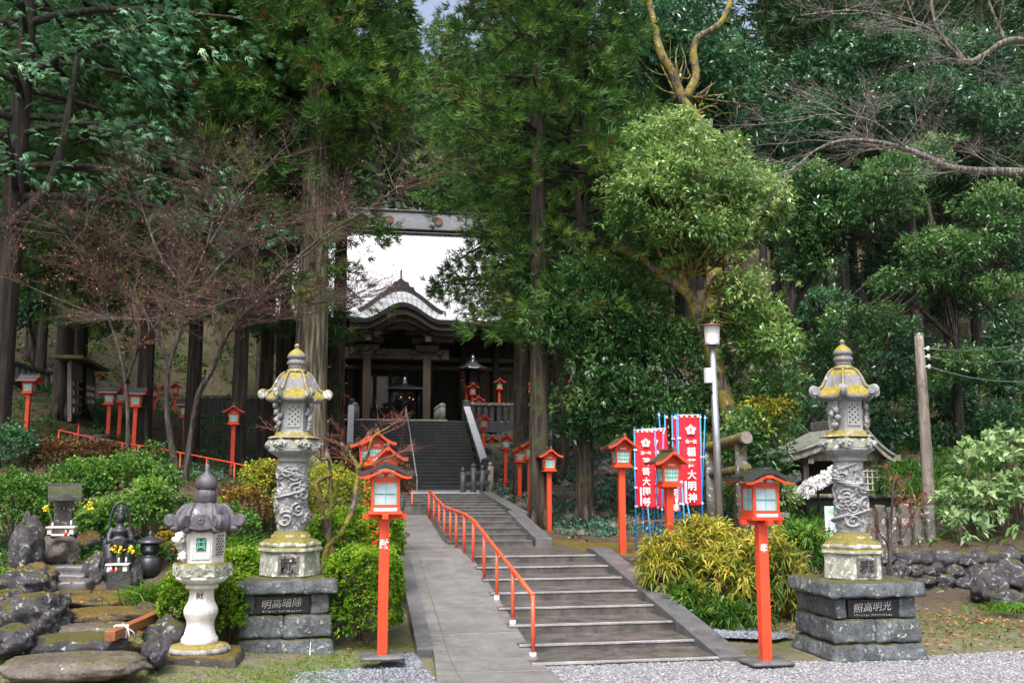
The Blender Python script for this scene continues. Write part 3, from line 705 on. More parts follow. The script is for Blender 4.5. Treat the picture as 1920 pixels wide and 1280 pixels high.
def lantern_kara():
    t = thing('red_lantern', '', 'lantern', group='red post lanterns along the steps and paths')
    m = MB(); m.gridbox((0, 0, .005), (.52, .46, .05), .1, .006, 7, edge=.02); m.build('base_block', MAT['kerb'], t)
    m = MB(); m.box((0, 0, .80), (.118, .118, 1.60)); m.build('post', MAT['red'], t, .006)
    m = MB(); m.box((0, 0, 1.605), (.52, .07, .055)); m.box((0, 0, 1.607), (.07, .52, .055)); m.box((0, 0, 1.65), (.40, .40, .035)); m.box((0, 0, 1.69), (.345, .345, .05)); m.build('base_plate', MAT['red'], t, .004)
    m = MB(); m.box((0, -.176, 1.69), (.27, .006, .035)); m.build('name_strip', MAT['white'], t)
    m = MB()
    for sx in (-1, 1):
        for sy in (-1, 1): m.box((sx * .150, sy * .150, 1.87), (.034, .034, .33))
    for z in (1.73, 2.02):
        for q in range(4):
            R = Matrix.Rotation(q * PI / 2, 3, 'Z'); m.bar(R @ Vector((-.15, -.150, z)), R @ Vector((.15, -.150, z)), .030, .034)
    m.box((0, 0, 2.05), (.36, .36, .03)); m.prism([(-.16, 2.06), (.16, 2.06), (.07, 2.12), (-.07, 2.12)], .02, Matrix.Translation((0, -.15, 0)))
    m.box((0, -.158, 2.085), (.035, .02, .06)); m.build('lamp_frame', MAT['red'], t, .003)
    m = MB(); m.prism([(-.13, 2.068), (-.025, 2.068), (-.025, 2.11), (-.085, 2.10)], .004, Matrix.Translation((0, -.156, 0))); m.prism([(.13, 2.068), (.025, 2.068), (.025, 2.11), (.085, 2.10)], .004, Matrix.Translation((0, -.156, 0))); m.build('gable_panel', MAT['white'], t)
    for s in range(4): lamp_window(t, s, .26, .26, .265, 1.745, .146, .146, 2, 2, 'panegrey', .012)
    w = .33
    r = roof_shell(kara, w, .13, .56, .045, 2.045, 25).build('roof', MAT['darktile'], t)
    rr = MB()
    for i in range(13):                           # shingle courses
        y = -.26 + .52 * i / 12; us = [-1 + 2 * k / 24 for k in range(25)]
        rr.prism([(u * w * 1.0, 2.045 + kara(u, w, .13) + .052) for u in us] + [(u * w, 2.045 + kara(u, w, .13) + .040) for u in us[::-1]], .03, Matrix.Translation((0, y - .015, 0)))
    rr.build('shingle_courses', MAT['darktile'], r)
    for y in (-.268, .248): barge(kara, w * .93, .115, y, .02, .028, 2.035, 25).build('bargeboard', MAT['red'], r)
    p = MB(); p.prism([(-.06, 2.14), (-.045, 2.152), (0, 2.158), (.045, 2.152), (.06, 2.14), (.04, 2.122), (.012, 2.128), (0, 2.11), (-.012, 2.128), (-.04, 2.122)], .012, Matrix.Translation((0, -.277, 0))); p.build('gable_pendant', MAT['red'], r)
    c = MB(); c.tube([(0, -.285, 2.225), (0, .285, 2.225)], .022, 8); c.build('ridge_cap', MAT['darktile'], r)
    return t
LG, LK = lantern_gable(), lantern_kara()
_used = {}
def put_lantern(px, ytop, ybase, label, kind='g', rz=0, D=None, hz=2.2, mat=None):
    proto = LG if kind == 'g' else LK
    if D is None: D = hz * FPX / (ybase - ytop)
    # D is measured along the view; refine to the stair axis
    Y = D
    for _ in range(4):
        p = at(px, ytop, Y); Y *= D / (p - CAM).dot(Fv)
    p = at(px, ytop, Y)
    o = proto if kind not in _used else copy_tree(proto); _used[kind] = 1
    o.location = (p.x, p.y, p.z - 2.2 * hz / 2.2); o.rotation_euler = (0, 0, rz); o['label'] = label
    o.scale = (hz / 2.2,) * 3
    return o
front_l = put_lantern(723, 873, 1218, 'red lantern post with dark curved roof in front of the clipped hedge', 'k', hz=2.13)
front_r = put_lantern(1423, 884, 1228, 'red lantern post with dark curved roof beside the yellow bamboo bushes', 'k', hz=2.13, rz=.06)
letter('献', .115, (0, -.0605, 1.29), MAT['white'], front_l, .002, .002, name='post_lettering')
letter('奉', .105, (0, -.0605, 1.31), MAT['white'], front_r, .002, .002, name='post_lettering')
RL = [
 (1164, 814, 1040, 'red gabled lantern on a post left of the red banners', 0), (1252, 840, 1103, 'red gabled lantern on a post in front of the red banners', .05),
 (1029, 838, 1003, 'nearest red lantern of the row climbing right of the middle steps', .02), (993, 821, 967, 'tall red lantern second from the near end of the row right of the middle steps', .03),
 (974, 832, 958, 'red lantern half behind its taller neighbour right of the middle steps', .03), (948, 812, 923, 'red lantern rising above the end of the wooden barrier, behind the cedar roots', -.02),
 (921, 815, 905, 'small red lantern just right of the foot of the upper coping', .05), (907, 776, 871, 'red lantern halfway up the right side of the upper steps', .0),
 (896, 741, 829, 'red lantern beside the upper half of the white coping', .04), (886, 717, 803, 'red lantern in front of its twin at the top right of the upper steps', .0),
 (875, 705, 788, 'rearmost red lantern at the top right of the upper steps', .0), (936, 708, 790, 'lone red lantern behind the stone railing right of the upper steps', .02),
 (1066, 712, 796, 'faint red lantern far right beside the tiled roof', .03), (996, 713, 798, 'red lantern nearly hidden between two cedar trunks', .0),
 (643, 697, 781, 'topmost red lantern of the stacked column left of the upper steps', .05), (640, 710, 798, 'second red lantern from the top of the column left of the upper steps', .0),
 (641, 733, 824, 'middle red lantern of the column left of the upper steps', .02), (639, 769, 863, 'fourth red lantern from the top of the column left of the upper steps', -.02),
 (640, 803, 900, 'lowest red lantern of the column left of the upper steps', .03),
 (440, 757, 900, 'red gabled lantern standing alone on the bare slope behind the garden', .02),
 (75, 735, 825, 'small red lantern behind the grey roofed one at far left', .2), (292, 722, 805, 'small red lantern farther back beside the cedar trunk on the left', .1),
 (312, 718, 800, 'small red lantern behind the left stems of the bare maple', .1), (330, 716, 802, 'small red lantern between the stems of the bare maple', .1),
 (187, 697, 775, 'small red lantern in front of the wooden lattice screen', .2), (160, 712, 790, 'small red lantern seen through the lattice screen', .2), (502, 800, 905, 'red lantern half hidden by the dragon pillar lantern', .02), (228, 722, 850, 'small red lantern between the two grey roofed lanterns', .15)]
for px, a, b, lb, rz in RL: put_lantern(px, a, b, lb, 'g', rz)
for px, a, D, lb, rz in [(707, 805, 18.6, 'tall red lantern third behind the dark roofed one by the hedge', .03), (725, 832, 17.3, 'red lantern directly behind the dark roofed one by the hedge', .05), (690, 812, 20.2, 'red lantern partly hidden left of the cluster by the hedge', .0)]:
    put_lantern(px, a, 0, lb, 'g', rz, D=D * .9, hz=2.25)
for px, a, b, lb, rz in [(57, 700, 840, 'red lantern with grey sheet roof at the far left', 1.45), (208, 723, 855, 'red lantern with grey sheet roof, left of the pair on the slope', 1.5), (257, 725, 866, 'red lantern with grey sheet roof, right of the pair on the slope', 1.55), (350, 746, 880, 'red lantern with grey roof behind the right maple stem', 1.5), (371, 700, 790, 'small grey roofed red lantern behind the maple near the stone fence', 1.5)]:
    o = put_lantern(px, a, b, lb, 'g', rz)
    for ch in KIDS[o.name]:
        if ch.name.startswith('roof'):
            me = ch.data.copy(); me.materials.clear(); me.materials.append(MAT['greymetal']); ch.data = me

# ------------------------------------------------------------------ handrails
def rail(name, label, pts, posts, r, mat, cat='handrail', low=None, foot=None):
    t = thing(name, label, cat, pts[0] if False else (0, 0, 0))
    m = MB(); m.tube(pts, r, 10); m.build('rail', mat, t)
    for i, (a, b) in enumerate(posts):
        m = MB(); m.tube([a, b], r * .95, 10); m.build('post', mat, t)
        if foot and i < foot:
            m = MB(); m.tube([(a[0], a[1], a[2] - .04), (a[0], a[1], a[2] + .085)], r * 1.55, 10); m.build('post_sleeve', MAT['white'], t)
    return t
hx = lambda y: 2.13 - .017 * (y - 12)
ry = [11.75, 13.1, 14.4, 15.65, 16.9, 18.1, 19.3, 20.3, 21.4, 22.5, 23.7, 25.0]
rh = .70
posts = [((hx(y), y, rampz(y) - .03), (hx(y), y, rampz(y) + rh)) for y in ry]
posts[0] = ((hx(ry[0]), ry[0], .0), (hx(ry[0]), ry[0], rampz(ry[0]) + rh - .02))
rail('ramp_handrail', 'orange red pipe handrail along the ramp', [b for _, b in posts], posts, .026, MAT['redrail'], foot=3)
p0 = at(773, 916, 26.4); zt = p0.z; rl = [(p0.x - .95, 26.4, zt), (p0.x, 26.4, zt)]
rail('handrail', 'short red pipe rail at the top of the ramp', rl, [((p0.x, 26.4, 1.2), (p0.x, 26.4, zt)), ((p0.x - .9, 26.4, 1.2), (p0.x - .9, 26.4, zt))], .025, MAT['redrail'])
a, b = at(761, 763, 44.6), at(782, 898, 37.9)
rail('handrail', 'bright steel handrail up the middle of the steep upper steps', [tuple(a), tuple(b)], [((b.x, b.y, b.z - .85), tuple(b)), ((a.x, a.y, a.z - .9), tuple(a)), ((a.x + (b.x - a.x) / 2, (a.y + b.y) / 2, (a.z + b.z) / 2 - .9), ((a.x + b.x) / 2, (a.y + b.y) / 2, (a.z + b.z) / 2))], .028, MAT['wetcoping'])
# left path rail
pp = [at(q[0], q[1], q[2]) for q in [(148, 794, 30), (111, 806, 28), (200, 826, 27.6), (290, 839, 27.2), (440, 868, 26), (505, 884, 25.4)]]
lp = []
for k in (0, 1): lp.append(pp[k])
for i in range(1, 5):
    for u in (.33, .66, 1): lp.append(pp[i].lerp(pp[i + 1], u))
rail('handrail', 'thin red handrail along the garden path on the left slope', [tuple(p) for p in pp], [((p.x, p.y, p.z - .85), tuple(p)) for p in lp], .02, MAT['redrail'])
pp = [at(q[0], q[1], q[2]) for q in [(282, 776, 42), (300, 770, 44), (313, 765, 46)]]
rail('handrail', 'red handrail farther up the left path', [tuple(p) for p in pp], [((p.x, p.y, p.z - .9), tuple(p)) for p in pp], .025, MAT['redrail'])
# coping balustrades of the upper steps
def coping(name, label, x, a, b, w, h, flip=1):
    t = thing(name, label, 'balustrade')
    m = MB(); m.bar((x, a[0], a[1]), (x, b[0], b[1]), w, .10); m.build('coping', MAT['wetcoping'], t, .01)
    m = MB(); m.bar((x, a[0], a[1] - .55), (x, b[0], b[1] - .55), w * .6, .07); m.build('lower_rail', MAT['darkstone'], t)
    for i in range(7):
        u = (i + .5) / 7; y = a[0] + (b[0] - a[0]) * u; z = a[1] + (b[1] - a[1]) * u
        m = MB(); m.box((x, y, z - .45), (w * .5, .14, .86)); m.build('baluster', MAT['tama'], t)
    for (y, z) in ((a[0] - .15, a[1]), (b[0] + .15, b[1])):
        m = MB(); m.box((x, y, z - .35), (w * 1.25, w * 1.25, 1.1)); m.lathe([(w * .62, .0), (w * .7, .05), (w * .6, .12), (.02, .17)], 12, (x, y, z + .2)); m.build('newel', MAT['darkstone'], t, .01)
p, q = at(889, 868, 38.6), at(867, 762, 45.3)
coping('stone_balustrade', 'wet stone balustrade on the right of the upper steps', 5.15, (38.5, z3 + .95), (45.3, ZP + .72), .30, 1)
coping('stone_balustrade', 'wet stone balustrade on the left of the upper steps', -.12, (38.5, z3 + .95), (45.3, ZP + .72), .26, 1)
# dark barrier with ball topped posts at the landing
t = thing('wooden_barrier', 'dark low barrier with ball topped posts at the foot of the upper steps', 'barrier')
yb = 31.5; xs = [X_(p_, yb) for p_ in (868, 888, 905, 921)]
for i, x in enumerate(xs):
    zt = Z_(888, (884, 876, 880, 873)[i], yb)
    m = MB(); m.tube([(x, yb + .05 * i, z3 - .2), (x, yb + .05 * i, zt)], .10, 10); m.lathe([(.05, -.02), (.085, .05), (.06, .12), (.01, .15)], 12, (x, yb + .05 * i, zt)); m.build('post', MAT['oldwood'] if i == 3 else MAT['darkstone'], t)
for z in (z3 + .28, z3 + .62):
    m = MB(); m.bar((xs[0], yb, z), (xs[3], yb + .1, z + .05), .09, .12); m.build('cross_rail', MAT['darkstone'], t, .01)
# ------------------------------------------------------------------ carved stone lanterns
def pf(a, n=6, ph=0):                            # radius factor of an n-gon with corners at multiples of 2pi/n
    q = 2 * PI / n; b = ((a - ph) % q) - q / 2; return math.cos(q / 2) / math.cos(b)
def corner(a, n=6): q = 2 * PI / n; b = abs(((a) % q) - q / 2) / (q / 2); return b
def hexl(m, prof, n=6, c=(0, 0, 0), seg=48, smooth=False):
    return m.lathe(prof, seg, c, 0, smooth, fn=lambda r, z, a, i: (r * pf(a, n), z))
def scroll(m, p, ang, r, w, turns=1.6):
    """volute standing in the radial plane at p"""
    ca, sa = math.cos(ang), math.sin(ang); M4 = Matrix(((ca, -sa, 0, p[0]), (sa, ca, 0, p[1]), (0, 0, 1, p[2]), (0, 0, 0, 1)))
    pts = []; rs = []
    for i in range(26):
        u = i / 25; a = PI * 1.5 + u * turns * 2 * PI; rr = r * (1 - .82 * u)
        pts.append(M4 @ Vector((rr * math.cos(a), 0, rr * math.sin(a)))); rs.append(r * (.42 - .18 * u))
    m.tube(pts, rs, 8)
    vs = []
    k = 14
    for s_ in (-1, 1):
        for i in range(k):
            a = 2 * PI * i / k; vs.append((r * .95 * math.cos(a), s_ * w * .40, r * .95 * math.sin(a)))
    fs = [tuple(range(k - 1, -1, -1)), tuple(range(k, 2 * k))] + [(i, (i + 1) % k, k + (i + 1) % k, k + i) for i in range(k)]
    m.add(vs, fs, False, M4)
def carved(m, c, d, seed, n=7):
    """a lump of deep carving: rolled leaves and curls crowded together"""
    r = random.Random(seed)
    for i in range(n):
        p = Vector((c[0] + r.uniform(-1, 1) * d[0] * .32, c[1] + r.uniform(-1, 1) * d[1] * .3, c[2] + (i / (n - 1) - .5) * d[2] * .85))
        m.rock(p, (d[0] * r.uniform(.2, .34), d[1] * r.uniform(.3, .45), d[2] * r.uniform(.10, .17)), seed + i, 2, .5)
        a0 = r.uniform(0, 6); pts = []
        for k in range(10):
            u = k / 9; rr = d[0] * .22 * (1 - .7 * u); a = a0 + u * 7; pts.append((p.x + rr * math.cos(a), p.y + d[1] * .3 * (.5 - u) - .004, p.z + rr * math.sin(a)))
        m.tube(pts, [.016 * (1 - .6 * k / 9) + .003 for k in range(10)], 6)
def dragon_lantern(name, label, loc, seed, chars, glyph, stone_roof, gl):
    t = thing(name, label, 'stone lantern', loc)
    g = MAT['granite']; ped = MAT['pedestal']
    # pedestal courses of rough blocks
    def course(z0, z1, w0, w1, splits, s):
        m = MB(); xs = [-.5] + splits + [.5]
        for i in range(len(xs) - 1):
            xa, xb = xs[i] * w0 + .004, xs[i + 1] * w0 - .004
            m.gridbox(((xa + xb) / 2, 0, (z0 + z1) / 2), (xb - xa, w0, z1 - z0 - .008), .035, .022, 5, (1 if len(xs) > 2 else w1 / w0, w1 / w0), s + i, .03)
        return m.build('pedestal_course', ped, t)
    course(0, .205, 1.18, 1.08, [], seed); course(.205, .475, 1.08, 1.03, [-.02], seed + 4)
    m = MB(); m.gridbox((0, .03, .598), (1.0, .96, .245), .06, .006, 5, seed=seed, edge=.015); m.build('pedestal_course', ped, t)
    m = MB(); m.gridbox((.39, -.46, .598), (.21, .09, .235), .03, .012, 6, seed=seed + 7, edge=.02); m.build('corner_block', ped, t)
    m = MB(); m.gridbox((-.43, -.46, .598), (.12, .09, .235), .03, .012, 6, seed=seed + 8, edge=.02); m.build('corner_block', ped, t)
    m = MB(); m.gridbox((0, 0, .807), (1.2, 1.2, .17), .03, .016, 5, (.965, .965), seed + 2, .03); m.build('pedestal_cap', ped, t)
    p = MB(); p.box((-.04, -.475, .592), (.62, .05, .20)); pl = p.build('plaque', MAT['plaque'], t, .004)
    o = letter(chars, .112, (-.05, -.502, .612), MAT['carve'], pl, .002, -.0015, sx=1.06, shear=.22); o.rotation_euler = (0, math.radians(-3), 0)
    r = random.Random(seed + 50); q = MB()
    for i in range(17):                          # worn row of small characters, too small to read
        x = -.27 + .028 * i
        for k in range(3): q.box((x + r.uniform(-.006, .006), -.5008, .521 + r.uniform(-.009, .009)), (r.uniform(.003, .013), .0015, r.uniform(.0018, .008)))
    q.build('small_lettering', MAT['carve'], pl)
    q = MB(); q.box((-.275, -.5008, .625), (.014, .0015, .016)); q.box((-.275, -.5008, .60), (.012, .0015, .014)); q.build('seal', MAT['redpaper'], pl)
    # hexagonal foot with the big character
    m = MB(); hexl(m, [(.36, .892), (.375, .90), (.37, 1.02), (.365, 1.17), (.37, 1.185), (.40, 1.195), (.40, 1.225), (.375, 1.25)]); m.build('hexagonal_base', MAT['granitel'], t, .006)
    f = MB(); f.box((0, -.327, 1.04), (.255, .012, .22)); fr = f.build('base_panel', MAT['tama'], t, .003)
    letter(glyph, .20, (0, -.336, 1.04), MAT['carvedark'], fr, .004, .003)
    m = MB(); m.lathe([(.36, 1.245), (.37, 1.265), (.355, 1.30), (.29, 1.335), (.245, 1.345), (.24, 1.385), (.215, 1.40), (.205, 1.43)], 72, fn=lambda r, z, a, i: (r * (1 + (.05 * abs(math.cos(a * 6)) if 0 < i < 4 else 0)) * (pf(a) if i < 3 else 1), z)); m.build('lotus_foot', MAT['granitel'], t)
    # dragon pillar
    r3 = random.Random(seed)
    ph = r3.uniform(0, 6)
    swirl = [(r3.uniform(0, 6.28), 1.5 + .72 * r3.random(), r3.uniform(.07, .13), r3.choice((-1, 1))) for _ in range(13)] + [(-1.9, 1.58, .12, 1), (-1.2, 1.95, .12, -1)]
    def dragon(r, z, a, i):
        u = (z - 1.43) / .86; e = min(1, u * 9, (1 - u) * 9)
        d = 0
        c = ph + 2.2 * math.sin(u * 7.5 + seed) + 3.4 * u          # one body writhing up the shaft
        b = ((a - c + PI) % (2 * PI)) - PI; s = abs(b) / (.42 + .16 * math.sin(u * 11))
        if s < 1: d = .055 * math.sqrt(1 - s * s) * (1 + .14 * math.sin(u * 120 + b * 9))
        for (sa, sz, sr, sg) in swirl:                             # rolled clouds and waves
            x_ = (((a - sa + PI) % (2 * PI)) - PI) * .185; y_ = z - sz; rr = math.hypot(x_, y_)
            if rr < sr: d = max(d, (.030 + .026 * math.cos(rr / sr * 13 + sg * math.atan2(y_, x_))) * min(1, (sr - rr) / sr * 4))
        cl = mnoise.noise((math.cos(a) * 2.3 + seed, math.sin(a) * 2.3, z * 5.5)); sw = math.sin(cl * 15 + a * 2)
        d = max(d, .026 * max(0, sw)) + .010 * mnoise.fractal(Vector((math.cos(a) * 7, math.sin(a) * 7, z * 28 + seed)), 1, 2, 3)
        return r * .91 + d * e, z
    m = MB(); m.lathe([(.185, 1.43 + .86 * i / 150) for i in range(151)], 150, fn=dragon); m.build('dragon_pillar', g, t)
    # capital
    m = MB(); m.lathe([(.185, 2.285), (.195, 2.295), (.195, 2.325), (.182, 2.335), (.20, 2.345), (.25, 2.385), (.295, 2.42), (.30, 2.44)], 96, fn=lambda r, z, a, i: (r * (1 + (.055 * abs(math.sin(a * 9)) if i > 4 else 0)), z)); m.build('lotus_capital', g, t)
    m = MB(); hexl(m, [(.315, 2.438), (.335, 2.448), (.335, 2.55), (.325, 2.56), (.30, 2.585)]); cp_ = m.build('capital_band', MAT['granitel'], t, .004)
    for k in range(6):
        for s_ in (-.35, .35):
            m = MB(); a = PI / 6 + k * PI / 3; c = Vector((math.cos(a) * .292 - math.sin(a) * s_ * .34, math.sin(a) * .292 + math.cos(a) * s_ * .34, 2.497)); m.rock(c, (.045, .045, .038), seed + k, 3, .9); m.build('relief', g, cp_)
    m = MB(); m.lathe([(.31, 2.58), (.315, 2.592), (.27, 2.612), (.24, 2.62), (.235, 2.66)], 96, fn=lambda r, z, a, i: (r * (1 + (.04 * math.cos(a * 20) if i < 2 else 0)), z)); m.build('scalloped_rim', MAT['granitem'], t)
    # fire box
    m = MB(); hexl(m, [(.235, 2.655), (.225, 2.665), (.225, 3.03), (.24, 3.045)]); fb = m.build('fire_box', g, t, .004)
    for k in (1, 2, 3, 4, 5):
        a = -PI / 2 + (k - 3) * PI / 3 ; R = Matrix.Rotation(a + PI / 2, 4, 'Z')
        if k % 2 == 1:
            q = MB(); q.box((0, -.199, 2.865), (.165, .012, .30), M=R); q.build('lattice_panel', g, fb, .003)
            q = MB()
            for ix in range(4):
                for iz in range(8):
                    if (ix + iz) % 2 == 0: q.add([R @ Vector((-.054 + .036 * ix + dx * .014, -.2062, 2.755 + iz * .031 + dz * .014)) for dx, dz in ((-1, 0), (0, -1), (1, 0), (0, 1))], [(0, 1, 2, 3)])
            q.build('lattice_hole_shade', MAT['black'], fb)  # flat black diamonds; the shade inside the holes is put into the colour
        else:
            q = MB(); carved(q, (0, 0, 0), (.16, .09, .33), seed + k * 9)
            ob = q.build('carved_beast', g, fb); ob.rotation_euler = (0, 0, a + PI / 2); ob.location = (math.cos(a) * .235, math.sin(a) * .235, 2.86)
    # roof with rolled corners
    def roof(r, z, a, i):
        c = corner(a); tt = min(1, r / .36); e = c ** 5
        return r * pf(a) * (1 + .13 * e * tt), z + .055 * e * tt ** 3
    prof = [(.20, 3.04), (.27, 3.03), (.335, 3.035), (.355, 3.05), (.36, 3.075), (.347, 3.095), (.315, 3.125), (.268, 3.17), (.240, 3.24), (.210, 3.32), (.172, 3.385), (.13, 3.42), (.05, 3.43)]
    m = MB(); m.lathe(prof, 96, fn=roof)
    for k in range(6):
        a = k * PI / 3; pts = []
        for (r_, z_) in prof[4:12]:
            q = roof(r_, z_, a, 0); pts.append((math.cos(a) * q[0], math.sin(a) * q[0], q[1] + .008))
        m.tube(pts, [.028 - .002 * i for i in range(len(pts))], 8)
    rf = m.build('roof', stone_roof, t)
    for k in range(6):
        a = k * PI / 3; q = MB(); scroll(q, (math.cos(a) * .398, math.sin(a) * .398, 3.15), a, .058, .10); q.build('corner_scroll', gl, rf)
    # finial
    m = MB(); m.lathe([(.10, 3.41), (.135, 3.425), (.11, 3.46), (.085, 3.475), (.10, 3.485), (.10, 3.50), (.085, 3.51), (.115, 3.53), (.12, 3.555), (.10, 3.58), (.095, 3.60), (.118, 3.61), (.118, 3.63), (.095, 3.675), (.05, 3.715), (.025, 3.73), (.025, 3.75), (.035, 3.76), (.028, 3.785), (.008, 3.80)], 28); m.build('finial', stone_roof, t)
    t.scale = (1.015,) * 3; return t
xl, yl = g0(548, 1228); xr_, yr_ = g0(1655, 1239)
LANT_L = dragon_lantern('stone_lantern', 'tall dragon pillar stone lantern on rough pedestal by the clipped hedge', (xl - .09, yl + .52, -.01), 3, '明高暗除', '献', MAT['mossroof'], MAT['granitel'])
LANT_R = dragon_lantern('stone_lantern', 'tall dragon pillar stone lantern with yellow moss cap on the gravel', (xr_ - .02, yr_ + .55, -.01), 11, '照高明光', '奉', MAT['mossroof'], MAT['granite'])
m = MB(); m.add([(.2875, -.606, .02), (.303, -.606, .02), (.300, -.594, .10), (.305, -.586, .17), (.297, -.586, .17), (.292, -.596, .09)], [(0, 1, 2, 3, 4, 5)]); m.build('white_stain', MAT['white'], LANT_L)

def small_lantern():
    x, y = g0(386, 1262); t = thing('stone_lantern', 'short pale stone lantern with dark bun shaped roof', 'stone lantern', (x - .14, y + .42, 0))
    wg = MAT['whitegranite']
    m = MB(); m.gridbox((0, 0, .08), (.95, .86, .19), .04, .03, 3, (.93, .92), 5, .05); m.build('base_slab', MAT['mossrock'], t)
    m = MB(); m.lathe([(.30, .16), (.325, .19), (.30, .24), (.22, .262)], 80, fn=lambda r, z, a, i: (r * (1 + .07 * abs(math.cos(a * 8))), z)); m.build('lotus_foot', MAT['granitem'], t)
    m = MB(); m.lathe([(.19, .25), (.205, .27), (.20, .32), (.172, .36), (.15, .45), (.148, .48), (.158, .52), (.182, .575), (.187, .60), (.187, .635), (.175, .665), (.145, .72), (.132, .80), (.135, .85), (.15, .858), (.18, .865), (.182, .90), (.165, .92)], 40); sh = m.build('shaft', wg, t)
    m = MB(); m.lathe([(.165, .915), (.22, .93), (.265, .965), (.28, 1.0)], 96, fn=lambda r, z, a, i: (r * (1 + .05 * abs(math.sin(a * 8))), z)); m.build('lotus_capital', wg, t)
    m = MB(); hexl(m, [(.30, .995), (.33, 1.005), (.33, 1.13), (.315, 1.15), (.24, 1.155)]); pb = m.build('middle_platform', MAT['granitel'], t, .005)
    for k in range(6):
        a = -PI / 2 + k * PI / 3
        q = MB()
        for rr, ww in ((.042, .008), (.024, .007), (.008, .008)):
            q.tube([(math.cos(u) * rr, 0, math.sin(u) * rr) for u in [2 * PI * j / 16 for j in range(17)]], ww, 6, False)
        for s_ in (-1, 1):
            for j in range(3): q.tube([(s_ * (.075 + .02 * math.cos(u) + .018 * j), 0, .02 * math.sin(u)) for u in [2 * PI * k2 / 10 for k2 in range(8)]], .007, 5)
        o = q.build('relief', MAT['granitel'], pb); o.location = (math.cos(a) * .288, math.sin(a) * .288, 1.068); o.rotation_euler = (0, 0, a + PI / 2)
    m = MB(); hexl(m, [(.235, 1.15), (.23, 1.2), (.245, 1.50), (.25, 1.53)]); fb = m.build('fire_box', wg, t, .006)
    w = MB()
    for (a, b, c, d) in ((-.10, -.085, 1.21, 1.46), (.085, .10, 1.21, 1.46), (-.10, .10, 1.195, 1.21), (-.10, .10, 1.46, 1.475)): w.box(((a + b) / 2, -.209, (c + d) / 2), (b - a, .014, d - c))
    wf = w.build('window_surround', wg, fb, .003)
    w = MB(); w.add([(-.055, -.2125, 1.29), (.055, -.2125, 1.29), (.055, -.2135, 1.43), (-.055, -.2135, 1.43)], [(0, 1, 2, 3)]); w.build('window_opening', MAT['templepanel'], fb)
    w = MB()
    for s_ in (-1, 1):
        w.tube([(s_ * (.050 - .014 * math.cos(u)), -.2175, 1.36 + .068 * math.sin(u)) for u in [-PI / 2 + PI * j / 8 for j in range(9)]], .007, 6)
        w.tube([(-.05, -.2175, 1.36 + s_ * .024), (.05, -.2175, 1.36 + s_ * .024)], .006, 6); w.tube([(s_ * .02, -.2175, 1.30), (s_ * .02, -.2175, 1.42)], .005, 6)
    w.tube([(-.05, -.2175, 1.40), (0, -.2175, 1.385), (.05, -.2175, 1.40)], .006, 6); w.tube([(-.05, -.2175, 1.315), (0, -.2175, 1.33), (.05, -.2175, 1.315)], .006, 6); w.build('window_lattice', MAT['teal'], fb)
    R = Matrix.Rotation(PI / 3, 4, 'Z'); w = MB()
    for ix in range(3):
        for iz in range(8): w.add([R @ Vector((-.045 + .045 * ix + dx * .016 + (.022 if iz % 2 else 0), -.2145 , 1.24 + iz * .03 + dz * .013)) for dx, dz in ((-1, 0), (0, -1), (1, 0), (0, 1))], [(0, 1, 2, 3)])
    w.build('lattice_hole_shade', MAT['black'], fb)  # black diamonds on the face, shade of pierced holes painted as colour
    q = MB(); carved(q, (0, 0, 0), (.15, .13, .33), 77, 8); q.rock((0, -.05, .06), (.07, .07, .06), 4, 3, .5)
    ob = q.build('carved_lion', wg, fb); a = -PI / 2 - PI / 3; ob.location = (math.cos(a) * .25, math.sin(a) * .25, 1.35); ob.rotation_euler = (0, 0, a + PI / 2)
    def roof(r, z, a, i):
        c = corner(a); e = c ** 3; return r * (1 - .10 * (1 - c)) , z + .02 * e * (r / .3)
    prof = [(.20, 1.515), (.235, 1.49), (.27, 1.495), (.297, 1.53), (.305, 1.58), (.297, 1.64), (.27, 1.71), (.23, 1.765), (.18, 1.80), (.12, 1.815), (.06, 1.82)]
    m = MB(); m.lathe(prof, 96, fn=roof)
    for k in range(6):
        a = k * PI / 3; m.tube([(math.cos(a) * (r_ + .01), math.sin(a) * (r_ + .01), z_ + .006) for r_, z_ in prof[2:9]], [.040, .043, .043, .038, .032, .024, .013], 8)
    rf = m.build('roof', MAT['purplestone'], t)
    for k in range(6):
        a = k * PI / 3; q = MB(); scroll(q, (math.cos(a) * .372, math.sin(a) * .372, 1.625), a, .068, .10, 1.4)
        q.tube([(math.cos(a) * rr, math.sin(a) * rr, zz) for rr, zz in ((.29, 1.54), (.335, 1.53), (.37, 1.54))], [.05, .045, .035], 8); q.build('corner_scroll', MAT['purplestone'], rf)
    q = MB(); q.prism([(-.13, 1.54), (-.07, 1.525), (0, 1.52), (.07, 1.525), (.13, 1.54), (.10, 1.60), (.085, 1.67), (.04, 1.70), (0, 1.695), (-.04, 1.70), (-.085, 1.67), (-.10, 1.60)], .05, Matrix.Translation((0, -.312, 0)))
    cr = q.build('crest_plate', MAT['purplestone'], rf, .006)
    q = MB()
    for k in range(16):
        a = 2 * PI * k / 16; q.rock((math.cos(a) * .026, -.315, 1.62 + math.sin(a) * .026), (.006 + .014 * abs(math.cos(a)), .006, .006 + .014 * abs(math.sin(a))), 1, 1, 0, rz=0)
    q.rock((0, -.317, 1.62), (.009, .008, .009), 1, 2, 0); q.build('chrysanthemum_relief', MAT['purplestone'], cr)
    m = MB(); m.lathe([(.085, 1.80), (.115, 1.83), (.118, 1.93), (.10, 1.965), (.085, 1.975)], 60, fn=lambda r, z, a, i: (r * (1 + .05 * abs(math.cos(a * 6))), z)); m.build('finial_base', MAT['purplestone'], t)
